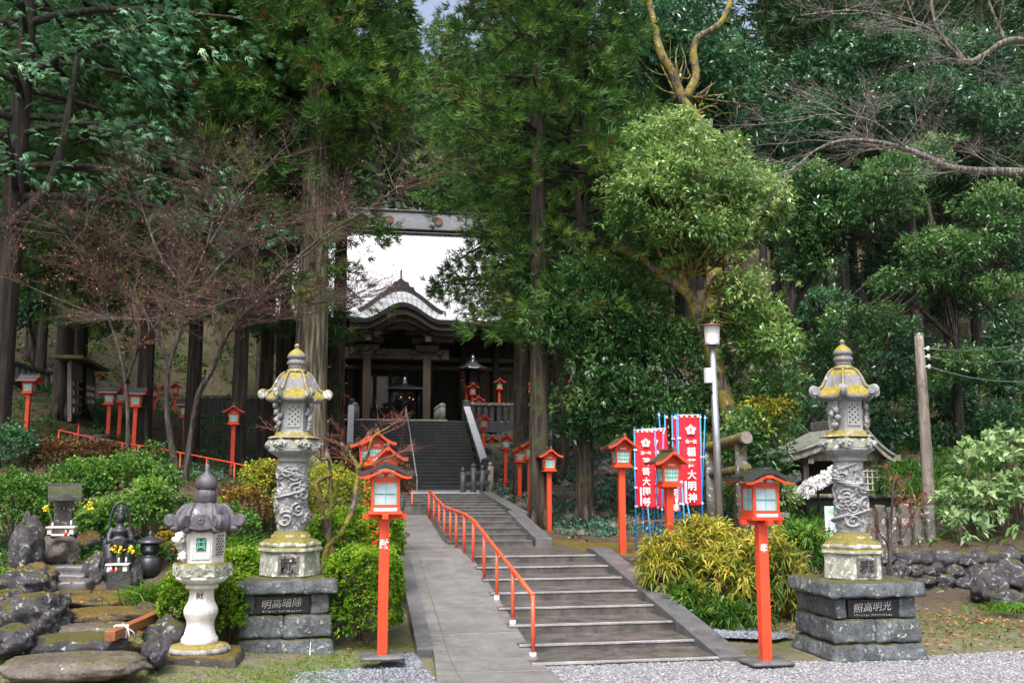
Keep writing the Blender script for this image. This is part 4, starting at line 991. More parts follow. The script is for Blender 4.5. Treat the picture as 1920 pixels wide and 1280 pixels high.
    m = MB(); m.lathe([(.09, 1.965), (.118, 1.985), (.122, 2.04), (.112, 2.09), (.07, 2.13), (.032, 2.155), (.024, 2.18), (.022, 2.26), (.018, 2.262)], 30); m.build('finial', MAT['purplestone'], t)
    letter('献', .085, (0, -.1365, .79), MAT['carvedark'], sh, .002, 0, name='shaft_lettering')
    return t
small_lantern()
# ------------------------------------------------------------------ banners
def banner(label, px, ytop, ybot, Y, wpx, mirror, tilt=0, group='red votive banners on blue poles'):
    p = at(px, ytop, Y); s = (p - CAM).dot(Fv) / FPX
    w = wpx * s; h = (ybot - ytop) * s; t = thing('banner', label, 'banner', (p.x, p.y, p.z - h), tilt, group)
    m = MB()
    def cloth(u, v, off=0):
        x = (u - .5) * w; return (x, off + .025 * math.sin(u * 5 + 1.3 * v * 3) * (1.2 - v) + .012 * math.sin(v * 9), v * h + .012 * math.sin(u * 6.5 + 1) * (1 - v))
    m.grid(lambda u, v: cloth(u, v), 13, 40); fl = m.build('flag', MAT['banner'], t)
    fl.modifiers.new('cloth', 'SOLIDIFY').thickness = .003
    ch = '稲荷大明神'; cw = w * .40
    for i, c in enumerate(ch):
        zz = h * (.60 - .128 * i); o = letter(c, cw * 1.05, (0, -.045, zz), MAT['bannerwhite'], fl, .001, .004, mirror=mirror, sx=1.0)
    o = letter('位一正', cw * .44, (0, -.045, h * .715), MAT['bannerwhite'], fl, .001, .004, mirror=mirror)
    e = MB()                                      # jewel with flames, seen as a white round crest
    pts = []
    for k in range(60):
        a = 2 * PI * k / 60; r = w * .20 * (1 + .16 * math.cos(5 * a - PI / 2 * 5)); pts.append((r * math.cos(a) * 1.1, r * math.sin(a)))
    e.prism(pts, .002, Matrix.Translation((0, -.046, h * .845))); e.build('crest', MAT['bannerwhite'], fl)
    e = MB(); e.tube([(w * .075 * math.cos(a), -.047, h * .845 + w * .075 * math.sin(a)) for a in [PI * 1.05 + PI * .9 * k / 8 for k in range(9)]], w * .014, 6); e.rock((0, -.047, h * .845 + w * .03), (w * .05, .002, w * .06), 1, 2, 0); e.build('crest_line', MAT['banner'], fl)
    st = MB(); st.box((w * .30 * (-1 if mirror else 1) * (1 if mirror else -1), -.05, h * .15), (w * .10, .002, h * .24)); st.build('name_slip', MAT['bannerwhite'], fl)
    side = -1
    pole = MB(); pole.tube([(side * w * .56, .0, -1.3), (side * w * .55, 0, h + .06)], .014, 8); pole.build('pole', MAT['bluepole'], t)
    c = MB(); c.tube([(side * w * .6, 0, h + .02), (w * .52, 0, h + .03)], .008, 6); c.build('cross_arm', MAT['white'], t)
    k = MB()
    for u in (.12, .36, .62, .88): k.box(((u - .5) * w, -.002, h + .005), (w * .09, .02, .055))
    k.build('hanging_loops', MAT['white'], t)
    k = MB()
    for v in (.01, .25, .5, .74): k.box((side * w * .53, -.01, h * v + .02), (w * .16, .03, .035))
    k.build('pole_ties', MAT['white'], t)
    return t
banner('red banner with white characters nearest the left lantern post', 1209, 808, 950, 18.2, 37, True)
banner('narrow red banner right behind the front left banner', 1225, 806, 951, 18.7, 38, True, -.45)
banner('red banner overlapped by blue poles left of the middle lantern', 1237, 806, 953, 19.1, 24, True, -.55)
banner('largest red banner with clearly readable white characters', 1293, 780, 945, 18.4, 42, False)
banner('red banner edge seen just left of the largest banner', 1276, 784, 940, 18.9, 42, False, .5)
banner('small low red banner beside the lantern post', 1265, 912, 957, 18.0, 22, False, .4)
banner('thin strip of red banner rising behind the lantern roof', 1249, 782, 900, 19.6, 14, False, .9)
def pole(px0, y0, px1, y1, Y, label):
    t = thing('pole', label, 'pole', group='blue poles among the banners')
    a, b = at(px0, y0, Y), at(px1, y1, Y); b = a + (b - a) * max(1.0, (a.z - H(b.x, b.y) + .1) / (a.z - b.z)); m = MB(); m.tube([a, b], .014, 8); m.build('tube', MAT['bluepole'], t)
    for u in (.02, .3, .62):
        k = MB(); c = a.lerp(b, u); k.box(c, (.03, .032, .04)); k.build('tape', MAT['white'], t)
for q in [(1235, 772, 1245, 900, 19.8, 'tall bare blue pole rising highest among the banners'), (1204, 950, 1209, 1030, 18.4, 'short blue pole end below the left banner'), (1322, 778, 1314, 1000, 18.8, 'blue pole leaning left beside the torii post'), (1269, 778, 1272, 1010, 18.6, 'blue pole left of the largest banner'),
          (1207, 803, 1219, 1030, 18.9, 'blue pole between the two left banners'), (1288, 940, 1295, 975, 18.2, 'blue pole foot under the largest banner'), (1256, 905, 1262, 1000, 18.2, 'blue pole right beside the lantern post'), (1278, 900, 1284, 985, 17.9, 'blue pole in front of the small banner'), (1214, 945, 1222, 1030, 18.1, 'thin blue pole foot left under the front banners'), (1228, 800, 1236, 1030, 18.6, 'blue pole down the middle of the left banners'), (1244, 806, 1240, 1030, 18.3, 'blue pole at the right edge of the left banners'), (1313, 776, 1318, 1000, 18.3, 'pale tied blue pole along the right edge of the largest banner'), (1266, 776, 1262, 1000, 18.9, 'blue pole leaning behind the lantern roof left of the largest banner')]: pole(*q)
m = MB(); a, b = at(1182, 977, 17.8), at(1300, 973, 17.8); m.bar(a, b, .03, .03); z = at(1182, 1033, 17.8).z; m.bar((a.x, a.y, z), (b.x, b.y, z), .03, .03)
tag(m.build('banner_rack', MAT['copper']), 'low rusty iron rail that holds the banner poles', 'rack')

# ------------------------------------------------------------------ steel lamp post
def lamp_post():
    Y = 19.0; p = at(1348, 975, Y); s = (p - CAM).dot(Fv) / FPX; zt = Z_(1336, 645, Y); z0 = H(p.x, p.y)
    t = thing('street_lamp', 'tall grey steel lamp post with white conical shade', 'street lamp', (p.x, p.y, z0))
    h = zt - z0; m = MB(); m.tube([(0, 0, -.2), (0, 0, h * .5), (-.03, 0, h)], [.085, .075, .062], 14); m.build('pole', MAT['steel'], t)
    m = MB(); m.lathe([(.14, h), (.145, h + .03), (.165, h + .36), (.17, h + .37)], 28, (-.03, 0, 0)); m.build('lamp_shade', MAT['shade'], t)
    m = MB(); m.lathe([(.16, h - .03), (.16, h + .005), (.10, h + .006)], 28, (-.03, 0, 0)); m.build('collar', MAT['steel'], t)
    m = MB(); m.lathe([(.18, h + .365), (.25, h + .36), (.255, h + .372), (.15, h + .405), (.03, h + .43), (.012, h + .47)], 28, (-.03, 0, 0)); m.build('cap', MAT['copper'], t)
    m = MB(); m.box((-.15, -.02, h - .65), (.12, .14, .30)); m.build('switch_box', MAT['white'], t, .01)
    m = MB(); m.tube([(-.09, -.03, h - .80), (-.12, -.04, h - .95), (-.07, -.03, h - 1.0)], .02, 8); m.build('cable_clamp', MAT['blackmetal'], t)
lamp_post()
# ------------------------------------------------------------------ mossy log torii
def torii():
    t = thing('torii', 'old log torii gate with mossy top beam behind the banners', 'torii gate')
    a, b = at(1398, 821, 20.0), at(1322, 842, 22.6); m = MB(); d = (b - a).normalized()
    m.tube([a - d * .05, a, b, b + d * .4], [.135, .14, .13, .12], 16, wob=.25); bm_ = m.build('top_beam', MAT['mosslog'], t)
    m = MB(); m.tube([a - d * .075, a - d * .056], .125, 16); m.build('beam_end', MAT['logend'], bm_)
    for (px, yy, yb, u) in ((1382, 838, 985, .12), (1328, 850, 985, .86)):
        c = a.lerp(b, u); zt = c.z - .05; z0 = H(c.x, c.y) - .2
        m = MB(); m.tube([(c.x + .03, c.y, z0), (c.x, c.y, zt)], [.15, .12], 14, wob=.2); m.build('post', MAT['tama'], t)
    c1, c2 = a.lerp(b, -.02), a.lerp(b, 1.1); m = MB(); m.tube([(c1.x, c1.y, c1.z - .62), (c2.x, c2.y, c2.z - .62)], .09, 12, wob=.2); m.build('tie_beam', MAT['mosslog'], t)
torii()
# ------------------------------------------------------------------ utility pole and wires
def upole():
    Y = 20; b = at(1748, 1020, Y); tt = at(1723, 628, Y)
    t = thing('utility_pole', 'weathered wooden utility pole beside the stone fence', 'utility pole')
    m = MB(); m.tube([b.lerp(tt, u) - Vector((0, 0, .3 if u == 0 else 0)) for u in (0, .25, .5, .75, 1)], [.14, .13, .12, .11, .10], 16, wob=.12); m.build('pole', MAT['polewood'], t)
    m = MB(); m.lathe([(.104, 0), (.108, .02), (.03, .05)], 16, tt); m.build('cap', MAT['greymetal'], t)
    ends = []
    for py in (653, 668, 687):
        c = at(1733 + (py - 653) * .06, py, Y - .12); m = MB(); m.tube([(c.x - .06, c.y + .06, c.z), (c.x + .08, c.y, c.z)], .014, 6); m.lathe([(.02, -.05), (.035, -.03), (.025, 0), (.035, .03), (.02, .05)], 10, (c.x + .09, c.y, c.z)); m.build('insulator', MAT['white'], t); ends.append(Vector((c.x + .1, c.y, c.z)))
    for i, (e, py) in enumerate(zip(ends, (636, 669, 716))):
        f = at(1960, py, Y - 6); pts = []
        for k in range(13):
            u = k / 12; q = e.lerp(f, u); q.z -= .5 * math.sin(PI * u) * .22; pts.append(q)
        m = MB(); m.tube(pts, .011, 5)
        tag(m.build('overhead_wire', MAT['steel']), ('topmost', 'middle', 'lowest')[i] + ' overhead wire running right from the wooden pole', 'wire', 'overhead wires from the wooden pole')
    m = MB(); m.tube([ends[1] + Vector((-.25, .1, .05)), at(1600, 705, Y + 3), at(1500, 720, Y + 6)], .008, 5)
    tag(m.build('overhead_wire', MAT['wire']), 'overhead wire running left from the pole towards the shrine', 'wire', 'overhead wires from the wooden pole')
upole()
# ------------------------------------------------------------------ stone fence, rubble wall, white pillar, sign board
def stone_fence():
    Y = 18.6; t = thing('stone_fence', 'lichened stone post fence behind the bare shrub', 'stone fence')
    xs = [1632, 1653, 1674, 1697, 1720, 1745]; tops = [952, 946, 950, 943, 948, 947]
    m = MB(); a, b = at(1615, 1036, Y), at(1758, 1041, Y); m.gridbox(((a.x + b.x) / 2, Y, a.z), (b.x - a.x, .32, .20), .07, .015, 5, edge=.02); m.build('plinth', MAT['tama'], t)
    for i, (x, y) in enumerate(zip(xs, tops)):
        c = at(x, 1030, Y); zt = Z_(x, y, Y); z0 = c.z - .05; w = .17 if i % 2 else .15
        m = MB(); m.gridbox((c.x, Y - .02, (z0 + zt) / 2), (w, .17, zt - z0), .05, .008, 7, (.95, .95), i, .02); m.build('fence_post', MAT['tama'], t)
    for z in (967, 1012):
        a, b = at(1625, z, Y), at(1752, z + 2, Y); m = MB(); m.gridbox(((a.x + b.x) / 2, Y + .10, a.z), (b.x - a.x, .09, .12), .08, .008, 6); m.build('rail', MAT['tama'], t)
stone_fence()
def rubble():
    t = MB(); r = random.Random(5); i = 0
    P = [(8.6, 16.75), (10.2, 16.6), (12.2, 16.5), (14, 16.3), (18, 16.3), (24, 16.4)]
    def line(u):
        for (a, b), (c, d) in zip(P, P[1:]):
            if a <= u <= c: return b + (d - b) * (u - a) / (c - a)
        return P[-1][1]
    x = 8.6
    for row in range(4):
        x = 8.5 + r.uniform(0, .2)
        while x < 24:
            w = r.uniform(.22, .50); h = r.uniform(.20, .30); z = .10 + row * .205 + r.uniform(-.03, .03)
            t.rock((x + w / 2, line(x) + .04 + row * .05, z), (w * .60, .24, h * .68), i, 3, .30, rz=r.uniform(-.2, .2), facet=.9); i += 1; x += w * .94
    o = t.build('stone_wall', MAT['rock']); tag(o, 'low rubble stone wall of dark round boulders at right', 'stone wall')
rubble()
def rock(label, px, py, Y, w, h, d, seed, mat='rock', flat=0, rz=0, name='rock', rough=.26):
    p = at(px, py, Y); s = (p - CAM).dot(Fv) / FPX; m = MB()
    m.rock((0, 0, h * s * .36), (w * s / 2, d, h * s * .66), seed, 4, rough, flat, 0)
    o = m.build(name, MAT[mat]); o.location = (p.x, p.y + d * .6, p.z); o.rotation_euler = (0, 0, rz); return tag(o, label, 'rock')
rock('pointed dark boulder leaning at the foot of the rubble wall', 1872, 1128, 15.4, 66, 68, .35, 4)
rock('broad dark boulder at the far right foot of the wall', 1915, 1110, 15.6, 60, 60, .4, 9)
rock('low wide rock among grass at the right edge', 1905, 1138, 15.0, 70, 30, .3, 15)
def pillar():
    Y = 20.5; p = at(1449, 1010, Y); t = thing('stone_pillar', 'short white round pillar with flat grey cap behind the bushes', 'pillar', (p.x, p.y, p.z - .4))
    s = (p - CAM).dot(Fv) / FPX; h = (1010 - 970) * s + .4; m = MB(); m.lathe([(.21, 0), (.21, h)], 24); m.build('shaft', MAT['whitegranite'], t)
    m = MB(); m.box((0, 0, h + .05), (.56, .56, .11)); m.build('cap', MAT['tama'], t, .01)
pillar()
def sign():
    Y = 15.5; p = at(1557, 1050, Y); s = (p - CAM).dot(Fv) / FPX; h = 100 * s; t = thing('notice_board', 'white notice board with coloured print behind the right stone lantern', 'sign', (p.x + .10, p.y, p.z - .1), .10)
    m = MB(); m.box((0, 0, h / 2 + .1), (.34, .02, h)); m.build('board', MAT['white'], t, .003)
    m = MB(); m.prism([(-.14, h * .90), (-.03, h * .98), (.10, h * .99), (.15, h * .93), (.15, h * .82), (-.05, h * .84)], .003, Matrix.Translation((0, -.0135, .1))); m.build('printed_header', m_plain('green_print', (.25, .60, .35), .6), t)
    m = MB(); r = random.Random(3)
    for j in range(4):
        for i in range(4): m.box((-.10 + .07 * i, -.0125, h * (.55 + .06 * j) + .1), (.05, .003, h * .04))
    m.build('printed_pictures', m_plain('blue_print', (.35, .45, .65), .6), t)
    for sx in (-.15, .15):
        m = MB(); m.box((sx, .02, -.15), (.03, .03, .8)); m.build('leg', MAT['steel'], t)
sign()
# ------------------------------------------------------------------ small shrine with paper slips
def small_shrine():
    Y = 25.5; c = at(1600, 985, Y); s = (c - CAM).dot(Fv) / FPX; z0 = Z_(1560, 900, Y)
    X0 = X_(1462, Y); t = thing('small_shrine', 'small open wooden shrine with tiled roof behind the right stone lantern', 'shrine', (0, 0, 0))
    # roof: gable ridge runs away to the right; its left slope and front verge show
    ridge = at(1566, 806, Y + .5); eave = at(1463, 860, Y - .9); dy = 2.7
    rx, rz_ = ridge.x, ridge.z; ex, ez = eave.x, eave.z; th = .06
    def line(u): return (ex + (rx - ex) * u, ez + (rz_ - ez) * (u ** 1.5 * .8 + u * .2))
    us = [i / 14 for i in range(15)]
    top = [line(u) for u in us]; top += [(rx + (rx - x) * .40, z) for x, z in top[::-1][1:] if x > ex - 9]
    poly = [(x, z + th) for x, z in top] + [(x, z) for x, z in top[::-1]]
    m = MB(); m.prism(poly, dy, Matrix.Translation((0, Y - .9, 0)))
    for k in range(14):                            # roof tile courses
        y = Y - .9 + dy * k / 13; m.tube([(x, y, z + th + .005) for x, z in top], .028, 6)
    rf = m.build('roof', MAT['greytile'], t)
    m = MB(); m.prism([(x, z + .0) for x, z in top] + [(x, z - .10) for x, z in top[::-1]], .05, Matrix.Translation((0, Y - .98, 0))); m.build('bargeboard', MAT['oldwood'], rf)
    m = MB(); m.tube([(x, Y - .95, z + th + .05) for x, z in top], .05, 8); m.build('verge_tiles', MAT['greytile'], rf)
    m = MB(); m.box((rx, Y + .45, rz_ + .16), (.22, dy, .26)); m.build('ridge', MAT['greytile'], rf, .02)
    m = MB(); m.prism([(-.22, -.12), (.22, -.12), (.24, .10), (.12, .16), (.10, .34), (0, .40), (-.10, .34), (-.14, .18), (-.26, .20), (-.24, .02)], .12, Matrix.Translation((rx, Y - 1.02, rz_ + .12))); m.build('ridge_end_tile', MAT['copper'], rf, .01)
    m = MB(); m.prism([(ex + (rx - ex) * .3, ez + .1), (rx + (rx - ex) * .36, ez + .1), (rx, rz_ - .03)], .04, Matrix.Translation((0, Y - .5, 0))); m.build('gable_board', MAT['oldwood'], t)
    zf = Z_(1560, 925, Y); w = rx - ex
    for sx in (-.62, .36):
        for yy in (Y - .5, Y + 1.3):
            m = MB(); m.box((rx + sx * w, yy, (zf + ez + .3) / 2), (.14, .14, ez + .3 - zf)); m.build('post', MAT['oldwood'], t, .01)
    m = MB(); m.box((rx, Y - .5, ez + .05), (w * 1.15, .14, .16)); m.box((rx - w * .62, Y - .62, ez - .05), (.16, .5, .14)); m.box((rx + w * .36, Y - .62, ez - .05), (.16, .5, .14)); m.build('beam', MAT['oldwood'], t, .01)
    m = MB(); m.box((rx, Y + 1.2, (zf + ez) / 2), (w * .9, .06, ez - zf)); m.build('rear_wall', MAT['templewood'], t)
    m = MB(); m.gridbox((rx - w * .1, Y + .3, zf - .5), (w * 1.3, 2.4, 1.0), .2, .02, 4, edge=.03); m.build('stone_base', MAT['darkstone'], t)
    m = MB(); m.gridbox((rx - w * .1, Y - .95, zf - .06), (w * 1.36, .25, .14), .1, .01, 4); m.build('base_cap', MAT['tama'], t)
    l = MB()
    for i in range(9): l.box((rx - .2 + .14 * i, Y - .48, zf + .35), (.025, .03, .62))
    for j in range(4): l.box((rx + .36, Y - .50, zf + .1 + .17 * j), (1.2, .03, .025))
    l.build('lattice_screen', MAT['whitegranite'], t)
MAT['greytile'] = m_stone('grey_green_tile', (.10, .11, .10), (.24, .25, .24), moss=(.08, .09, .03), mossy=.2, rough=.4, bump=.004)
small_shrine()
def paper_rack(label, a, b, n, h, seed, post):
    t = thing('paper_rack', label, 'paper rack', group='racks of white paper slips at the small shrine')
    r = random.Random(seed); m = MB(); m.bar(a, b, .05, .05)
    for u in post: c = a.lerp(b, u); m.box((c.x, c.y, c.z - .55), (.05, .05, 1.1))
    m.build('frame', MAT['blackmetal'], t)
    m = MB()
    for i in range(n):
        c = a.lerp(b, (i + .5) / n) + Vector((r.uniform(-.05, .05), r.uniform(-.08, .08), r.uniform(-.02, h)))
        q = Matrix.Translation(c) @ Matrix.Rotation(r.uniform(-1, 1), 4, 'X') @ Matrix.Rotation(r.uniform(0, 6), 4, 'Z') @ Matrix.Rotation(r.uniform(-.8, .8), 4, 'Y')
        m.box((0, 0, 0), (.05, .05, .13), top=(1.5, .6), M=q)
    m.build('paper_slips', MAT['paper'], t); return t
paper_rack('sloping rack crowded with white paper slips in front of the small shrine', at(1508, 930, 23.6), at(1572, 893, 23.6), 260, .30, 1, (.05, .4, .95))
paper_rack('low rack with white paper slips left of the small shrine posts', at(1468, 932, 24.4), at(1512, 924, 24.4), 110, .16, 2, (.4, .95))
paper_rack('rear rack with white paper slips beside the shrine post', at(1462, 914, 25.6), at(1500, 897, 25.6), 90, .18, 3, (.1, .9))

# ------------------------------------------------------------------ garden on the left: rocks, steps, shrine, statue
def slab(label, px, py, Y, wpx, hpx, d, seed, mat='flatrock', rz=0):
    p = at(px, py, Y); s = (p - CAM).dot(Fv) / FPX; m = MB()
    m.rock((0, 0, hpx * s * .1), (wpx * s / 2, d, hpx * s * .75), seed, 4, .16, .62, 0, .5)
    o = m.build('stepping_stone', MAT[mat]); o.location = (p.x, p.y + d * .7, p.z - .05); o.rotation_euler = (0, 0, rz); return tag(o, label, 'stone slab')
slab('large smooth wet stepping stone at the front left corner', 120, 1254, 10.3, 290, 40, .45, 21)
slab('second flat stone step above the front slab', 135, 1213, 11.3, 180, 42, .40, 27, 'rock')
slab('thin flat stone behind the second step', 170, 1182, 12.0, 150, 26, .35, 33, 'flatrock')
slab('wide mossy flat stone on the garden path', 200, 1152, 12.9, 180, 22, .5, 37, 'mossrock')
slab('mossy flat stone below the statue', 200, 1124, 13.9, 190, 26, .55, 41, 'mossrock')
slab('mossy stone slab at the foot of the little steps', 105, 1118, 14.0, 110, 24, .5, 44, 'mossrock')
for a in [('dark lichened boulder left of the stepping stones', 50, 1188, 12.4, 130, 72, .45, 2), ('boulder at the left edge in front of the steps', 5, 1160, 12.9, 90, 50, .4, 5), ('low dark boulder above the left boulders', 35, 1118, 13.8, 100, 50, .4, 8),
          ('dark rock at the left edge beside the front slab', 10, 1222, 11.2, 90, 46, .3, 51), ('tall standing dark rock left of the little steps', 42, 1065, 14.8, 56, 100, .35, 12, 'rock', 0), ('boulder carrying the small stone shrine', 110, 1062, 15.6, 96, 66, .6, 18, 'flatrock', 0),
          ('rock between the little steps and the statue', 172, 1100, 15.0, 56, 62, .35, 22), ('rock in front of the hedge at the base of the white lantern', 308, 1228, 12.2, 84, 70, .38, 29), ('narrow dark rock beside the white lantern base', 285, 1244, 11.0, 50, 50, .3, 61),
          ('dark rock right of the statue base', 245, 1106, 14.9, 36, 62, .3, 31), ('leaning rock below the statue at right', 266, 1170, 13.2, 70, 34, .3, 35), ('brown rock behind the flower vase', 155, 1038, 15.8, 60, 40, .4, 39, 'mossrock'), ('mossy rounded rock beside the little steps', 62, 1100, 14.2, 70, 42, .35, 71, 'mossrock')]: rock(*a)
def little_steps():
    t = thing('garden_steps', 'three narrow stone steps strewn with red leaves', 'steps')
    for i, (py, Y) in enumerate(((1094, 14.4), (1080, 14.8), (1064, 15.2))):
        p = at(112, py, Y); m = MB(); m.gridbox((p.x, p.y + .25, p.z - .05), (.68, .5, .16), .05, .012, 5, seed=i, edge=.03); m.build('step', MAT['kerb'], t)
little_steps()
def hokora():
    Y = 15.8; p = at(116, 1002, Y); t = thing('stone_shrine', 'tiny stone shrine with roof on a boulder', 'shrine', p, .30); s = (p - CAM).dot(Fv) / FPX
    g = MAT['darkstone']; m = MB(); m.box((0, 0, .10), (.34, .30, .2)); m.build('base', MAT['tama'], t, .01)
    m = MB(); m.box((0, .02, .34), (.24, .24, .30)); b = m.build('body', MAT['tama'], t, .01)
    for sx in (-.03, .03):
        m = MB(); m.box((sx, -.101, .38), (.03, .01, .05)); m.build('opening', MAT['black'], b)
    us = [-1 + i / 8 for i in range(17)]; m = MB()
    m.prism([(u * .33, .50 + .17 * (1 - abs(u)) ** 1.2 + .07) for u in us] + [(u * .33, .50 + .14 * (1 - abs(u)) ** 1.2) for u in us[::-1]], .46, Matrix(((0, 1, 0, -.23), (1, 0, 0, 0), (0, 0, 1, -.0), (0, 0, 0, 1))))
    m.box((0, 0, .73), (.48, .07, .05)); m.prism([(.12 * math.cos(a), .50 + .12 * math.sin(a)) for a in [PI * k / 10 for k in range(11)]], .12, Matrix.Translation((0, -.34, 0))); m.build('roof', g, t, .008)
hokora()
def vase_flowers(label, px, py, Y, h, seed, lean):
    p = at(px, py, Y); t = thing('flower_vase', label, 'flowers', p, group='yellow flowers in small vases'); r = random.Random(seed)
    m = MB(); m.tube([(0, 0, 0), (0, 0, .13)], .018, 8); m.build('vase', MAT['steel'], t)
    st = MB(); fl = MB(); lf = MB()
    for i in range(7):
        a = r.uniform(0, 6.28); e = Vector((lean * .14 + r.uniform(-.07, .07), r.uniform(-.05, .05), h * r.uniform(.75, 1.05))); b = Vector((0, 0, .12)); st.tube([b, b.lerp(e, .5) + Vector((0, 0, .02)), e], .004, 5)
        for k in range(4): q = e + Vector((r.uniform(-.02, .02), r.uniform(-.02, .02), r.uniform(-.02, .02))); fl.rock(q, (.018, .018, .014), i * 7 + k, 1, .5)
        for k in range(8):
            q = b.lerp(e, r.uniform(.3, .9)); d = Vector((r.uniform(-1, 1), r.uniform(-1, 1), r.uniform(0, .8))) * .05; lf.add([q, q + d * .5 + Vector((0, .008, 0)), q + d, q + d * .5 - Vector((0, .008, 0))], [(0, 1, 2, 3)])
    st.build('stems', MAT['stem'], t); fl.build('blossoms', MAT['yellowflower'], t); lf.build('leaves', MAT['stem'], t)
vase_flowers('yellow flowers leaning left beside the tiny stone shrine', 98, 996, 15.5, .38, 1, -1); vase_flowers('yellow flowers leaning right beside the tiny stone shrine', 133, 992, 15.5, .38, 2, 1.6)
vase_flowers('yellow flowers at the left of the black statue', 209, 1062, 14.82, .27, 3, -.2); vase_flowers('yellow flowers in the middle before the black statue', 222, 1062, 14.8, .27, 4, 0); vase_flowers('yellow flowers at the right of the black statue', 236, 1062, 14.82, .27, 5, .1)
def altar(label, px, py, Y, w):
    p = at(px, py, Y); t = thing('altar_stand', label, 'altar', p); m = MB(); m.box((0, 0, .015), (w, .14, .03)); m.box((-w / 2 + .03, 0, .06), (.06, .14, .12)); m.box((w / 2 - .03, 0, .06), (.06, .14, .12)); m.box((0, .06, .06), (w, .02, .12)); m.box((0, 0, .122), (w + .04, .18, .025)); m.build('stand', MAT['whitegranite'], t, .005)
altar('small pale stone altar stand before the tiny shrine', 115, 1004, 15.4, .36); altar('small pale stone altar stand before the black statue', 221, 1074, 14.78, .27)
for lb, px, py, Y in (('red candle cup before the tiny shrine', 123, 1005, 15.2), ('red candle cup left before the statue', 208, 1075, 14.7), ('red candle cup right before the statue', 217, 1075, 14.7)):
    p = at(px, py, Y); t = thing('candle_cup', lb, 'candle', p, group='red candle cups'); m = MB(); m.lathe([(.018, 0), (.024, .06), (.02, .062)], 12); m.build('cup', MAT['redpaper'], t); m = MB(); m.tube([(0, 0, .05), (0, 0, .085)], .010, 8); m.build('candle', MAT['white'], t)
def statue():
    Y = 15.0; p = at(222, 1047, Y); t = thing('statue', 'black seated goddess statue playing a lute', 'statue', p, .30); s = (p - CAM).dot(Fv) / FPX
    m = MB(); m.tube([(0, .02, .02), (0, .02, .16), (0, .01, .30), (0, 0, .40), (0, 0, .455), (0, -.01, .50)], [.15, .12, .105, .125, .06, .042], 16)      # robe and torso
    m.rock((0, -.015, .575), (.066, .072, .088), 1, 3, .02); m.rock((0, 0, .665), (.052, .052, .06), 2, 3, .05); m.rock((0, 0, .72), (.03, .03, .035), 3, 2, .1)
    m.tube([(-.07, -.0, .62), (0, -.07, .64), (.07, 0, .62)], .018, 6); m.rock((0, -.083, .565), (.012, .016, .016), 4, 2, 0)
    for sx in (-1, 1):
        m.rock((sx * .062, 0, .565), (.014, .02, .032), 5, 2, 0)
        m.tube([(sx * .11, 0, .42), (sx * .165, -.03, .33), (sx * .17, -.09, .24), (sx * .08, -.15, .27)], [.055, .05, .042, .028], 10)
        m.tube([(sx * .07, .02, .12), (sx * .17, -.12, .13), (sx * .15, -.16, .02), (sx * .13, -.14, -.10)], [.10, .085, .075, .06], 12)
        m.tube([(sx * .13, -.14, -.10), (sx * .13, -.2, -.15)], [.05, .035], 8)
        m.tube([(sx * .12, .02, .40), (sx * .22, -.02, .22), (sx * .21, -.03, .02), (sx * .24, -.05, -.12)], [.04, .045, .04, .02], 8)
        m.rock((sx * .035, -.155, .275), (.03, .022, .025), 6, 2, .1)
    m.tube([(0, -.10, .12), (0, -.15, .02), (0, -.13, -.12)], [.09, .085, .06], 10)
    b = m.build('figure', MAT['blackstone'], t); rm = b.modifiers.new('fuse', 'REMESH'); rm.mode = 'VOXEL'; rm.voxel_size = .011; rm.use_smooth_shade = True; t.scale = (.86, .9, 1)
    m = MB(); m.lathe([(.01, -.02), (.075, -.015), (.085, .01), (.05, .03)], 24, sy=1.4); lu = m.build('lute', MAT['blackstone'], t); lu.location = (-.03, -.20, .24); lu.rotation_euler = (math.radians(90), 0, math.radians(-8)); lu.scale = (1.5, .8, 1)
    m = MB(); m.bar((.07, -.215, .275), (.25, -.20, .345), .028, .02); m.bar((.245, -.20, .343), (.295, -.18, .335), .04, .02); m.build('lute_neck', MAT['blackstone'], lu.parent)
    m = MB(); m.tube([(math.sin(a) * .155, .06, .50 + math.cos(a) * .29) for a in [-2.1 + 4.2 * k / 24 for k in range(25)]], [.02] * 25, 8); m.tube([(math.sin(a) * .11, .06, .60 + math.cos(a) * .11) for a in [2 * PI * k / 20 for k in range(21)]], .011, 6); m.build('halo', MAT['blackstone'], t)
    m = MB(); m.rock((0, .02, -.16), (.25, .22, .24), 6, 3, .3); m.box((0, -.15, -.45), (.32, .42, .6), top=(1.1, 1.05)); m.build('rock_pedestal', MAT['darkstone'], t)
MAT['blackstone'] = m_plain('polished_black_stone', (.03, .034, .04), .38, 0, .002, 60)
statue()
def iron_lantern():
    Y = 15.2; p = at(280, 1046, Y); t = thing('iron_lantern', 'small black iron lantern standing right of the statue', 'lantern', p)
    k = MAT['blackstone']; m = MB(); m.lathe([(.15, -.25), (.16, 0), (.12, .02), (.09, .05), (.10, .07), (.12, .08)], 20); m.build('foot', k, t)
    m = MB(); m.lathe([(.11, .08), (.13, .09), (.13, .20), (.11, .21)], 6, smooth=False); b = m.build('fire_box', k, t, .005)
    m = MB(); m.add([(-.03, -.119, .115), (.03, -.119, .115), (.03, -.119, .175), (-.03, -.119, .175)], [(0, 1, 2, 3)]); m.build('window', MAT['panegrey'], b)
    m = MB(); m.lathe([(.10, .21), (.20, .215), (.205, .235), (.12, .275), (.06, .31), (.03, .32), (.045, .34), (.03, .36), (.01, .40)], 24); m.build('roof', k, t)
iron_lantern()
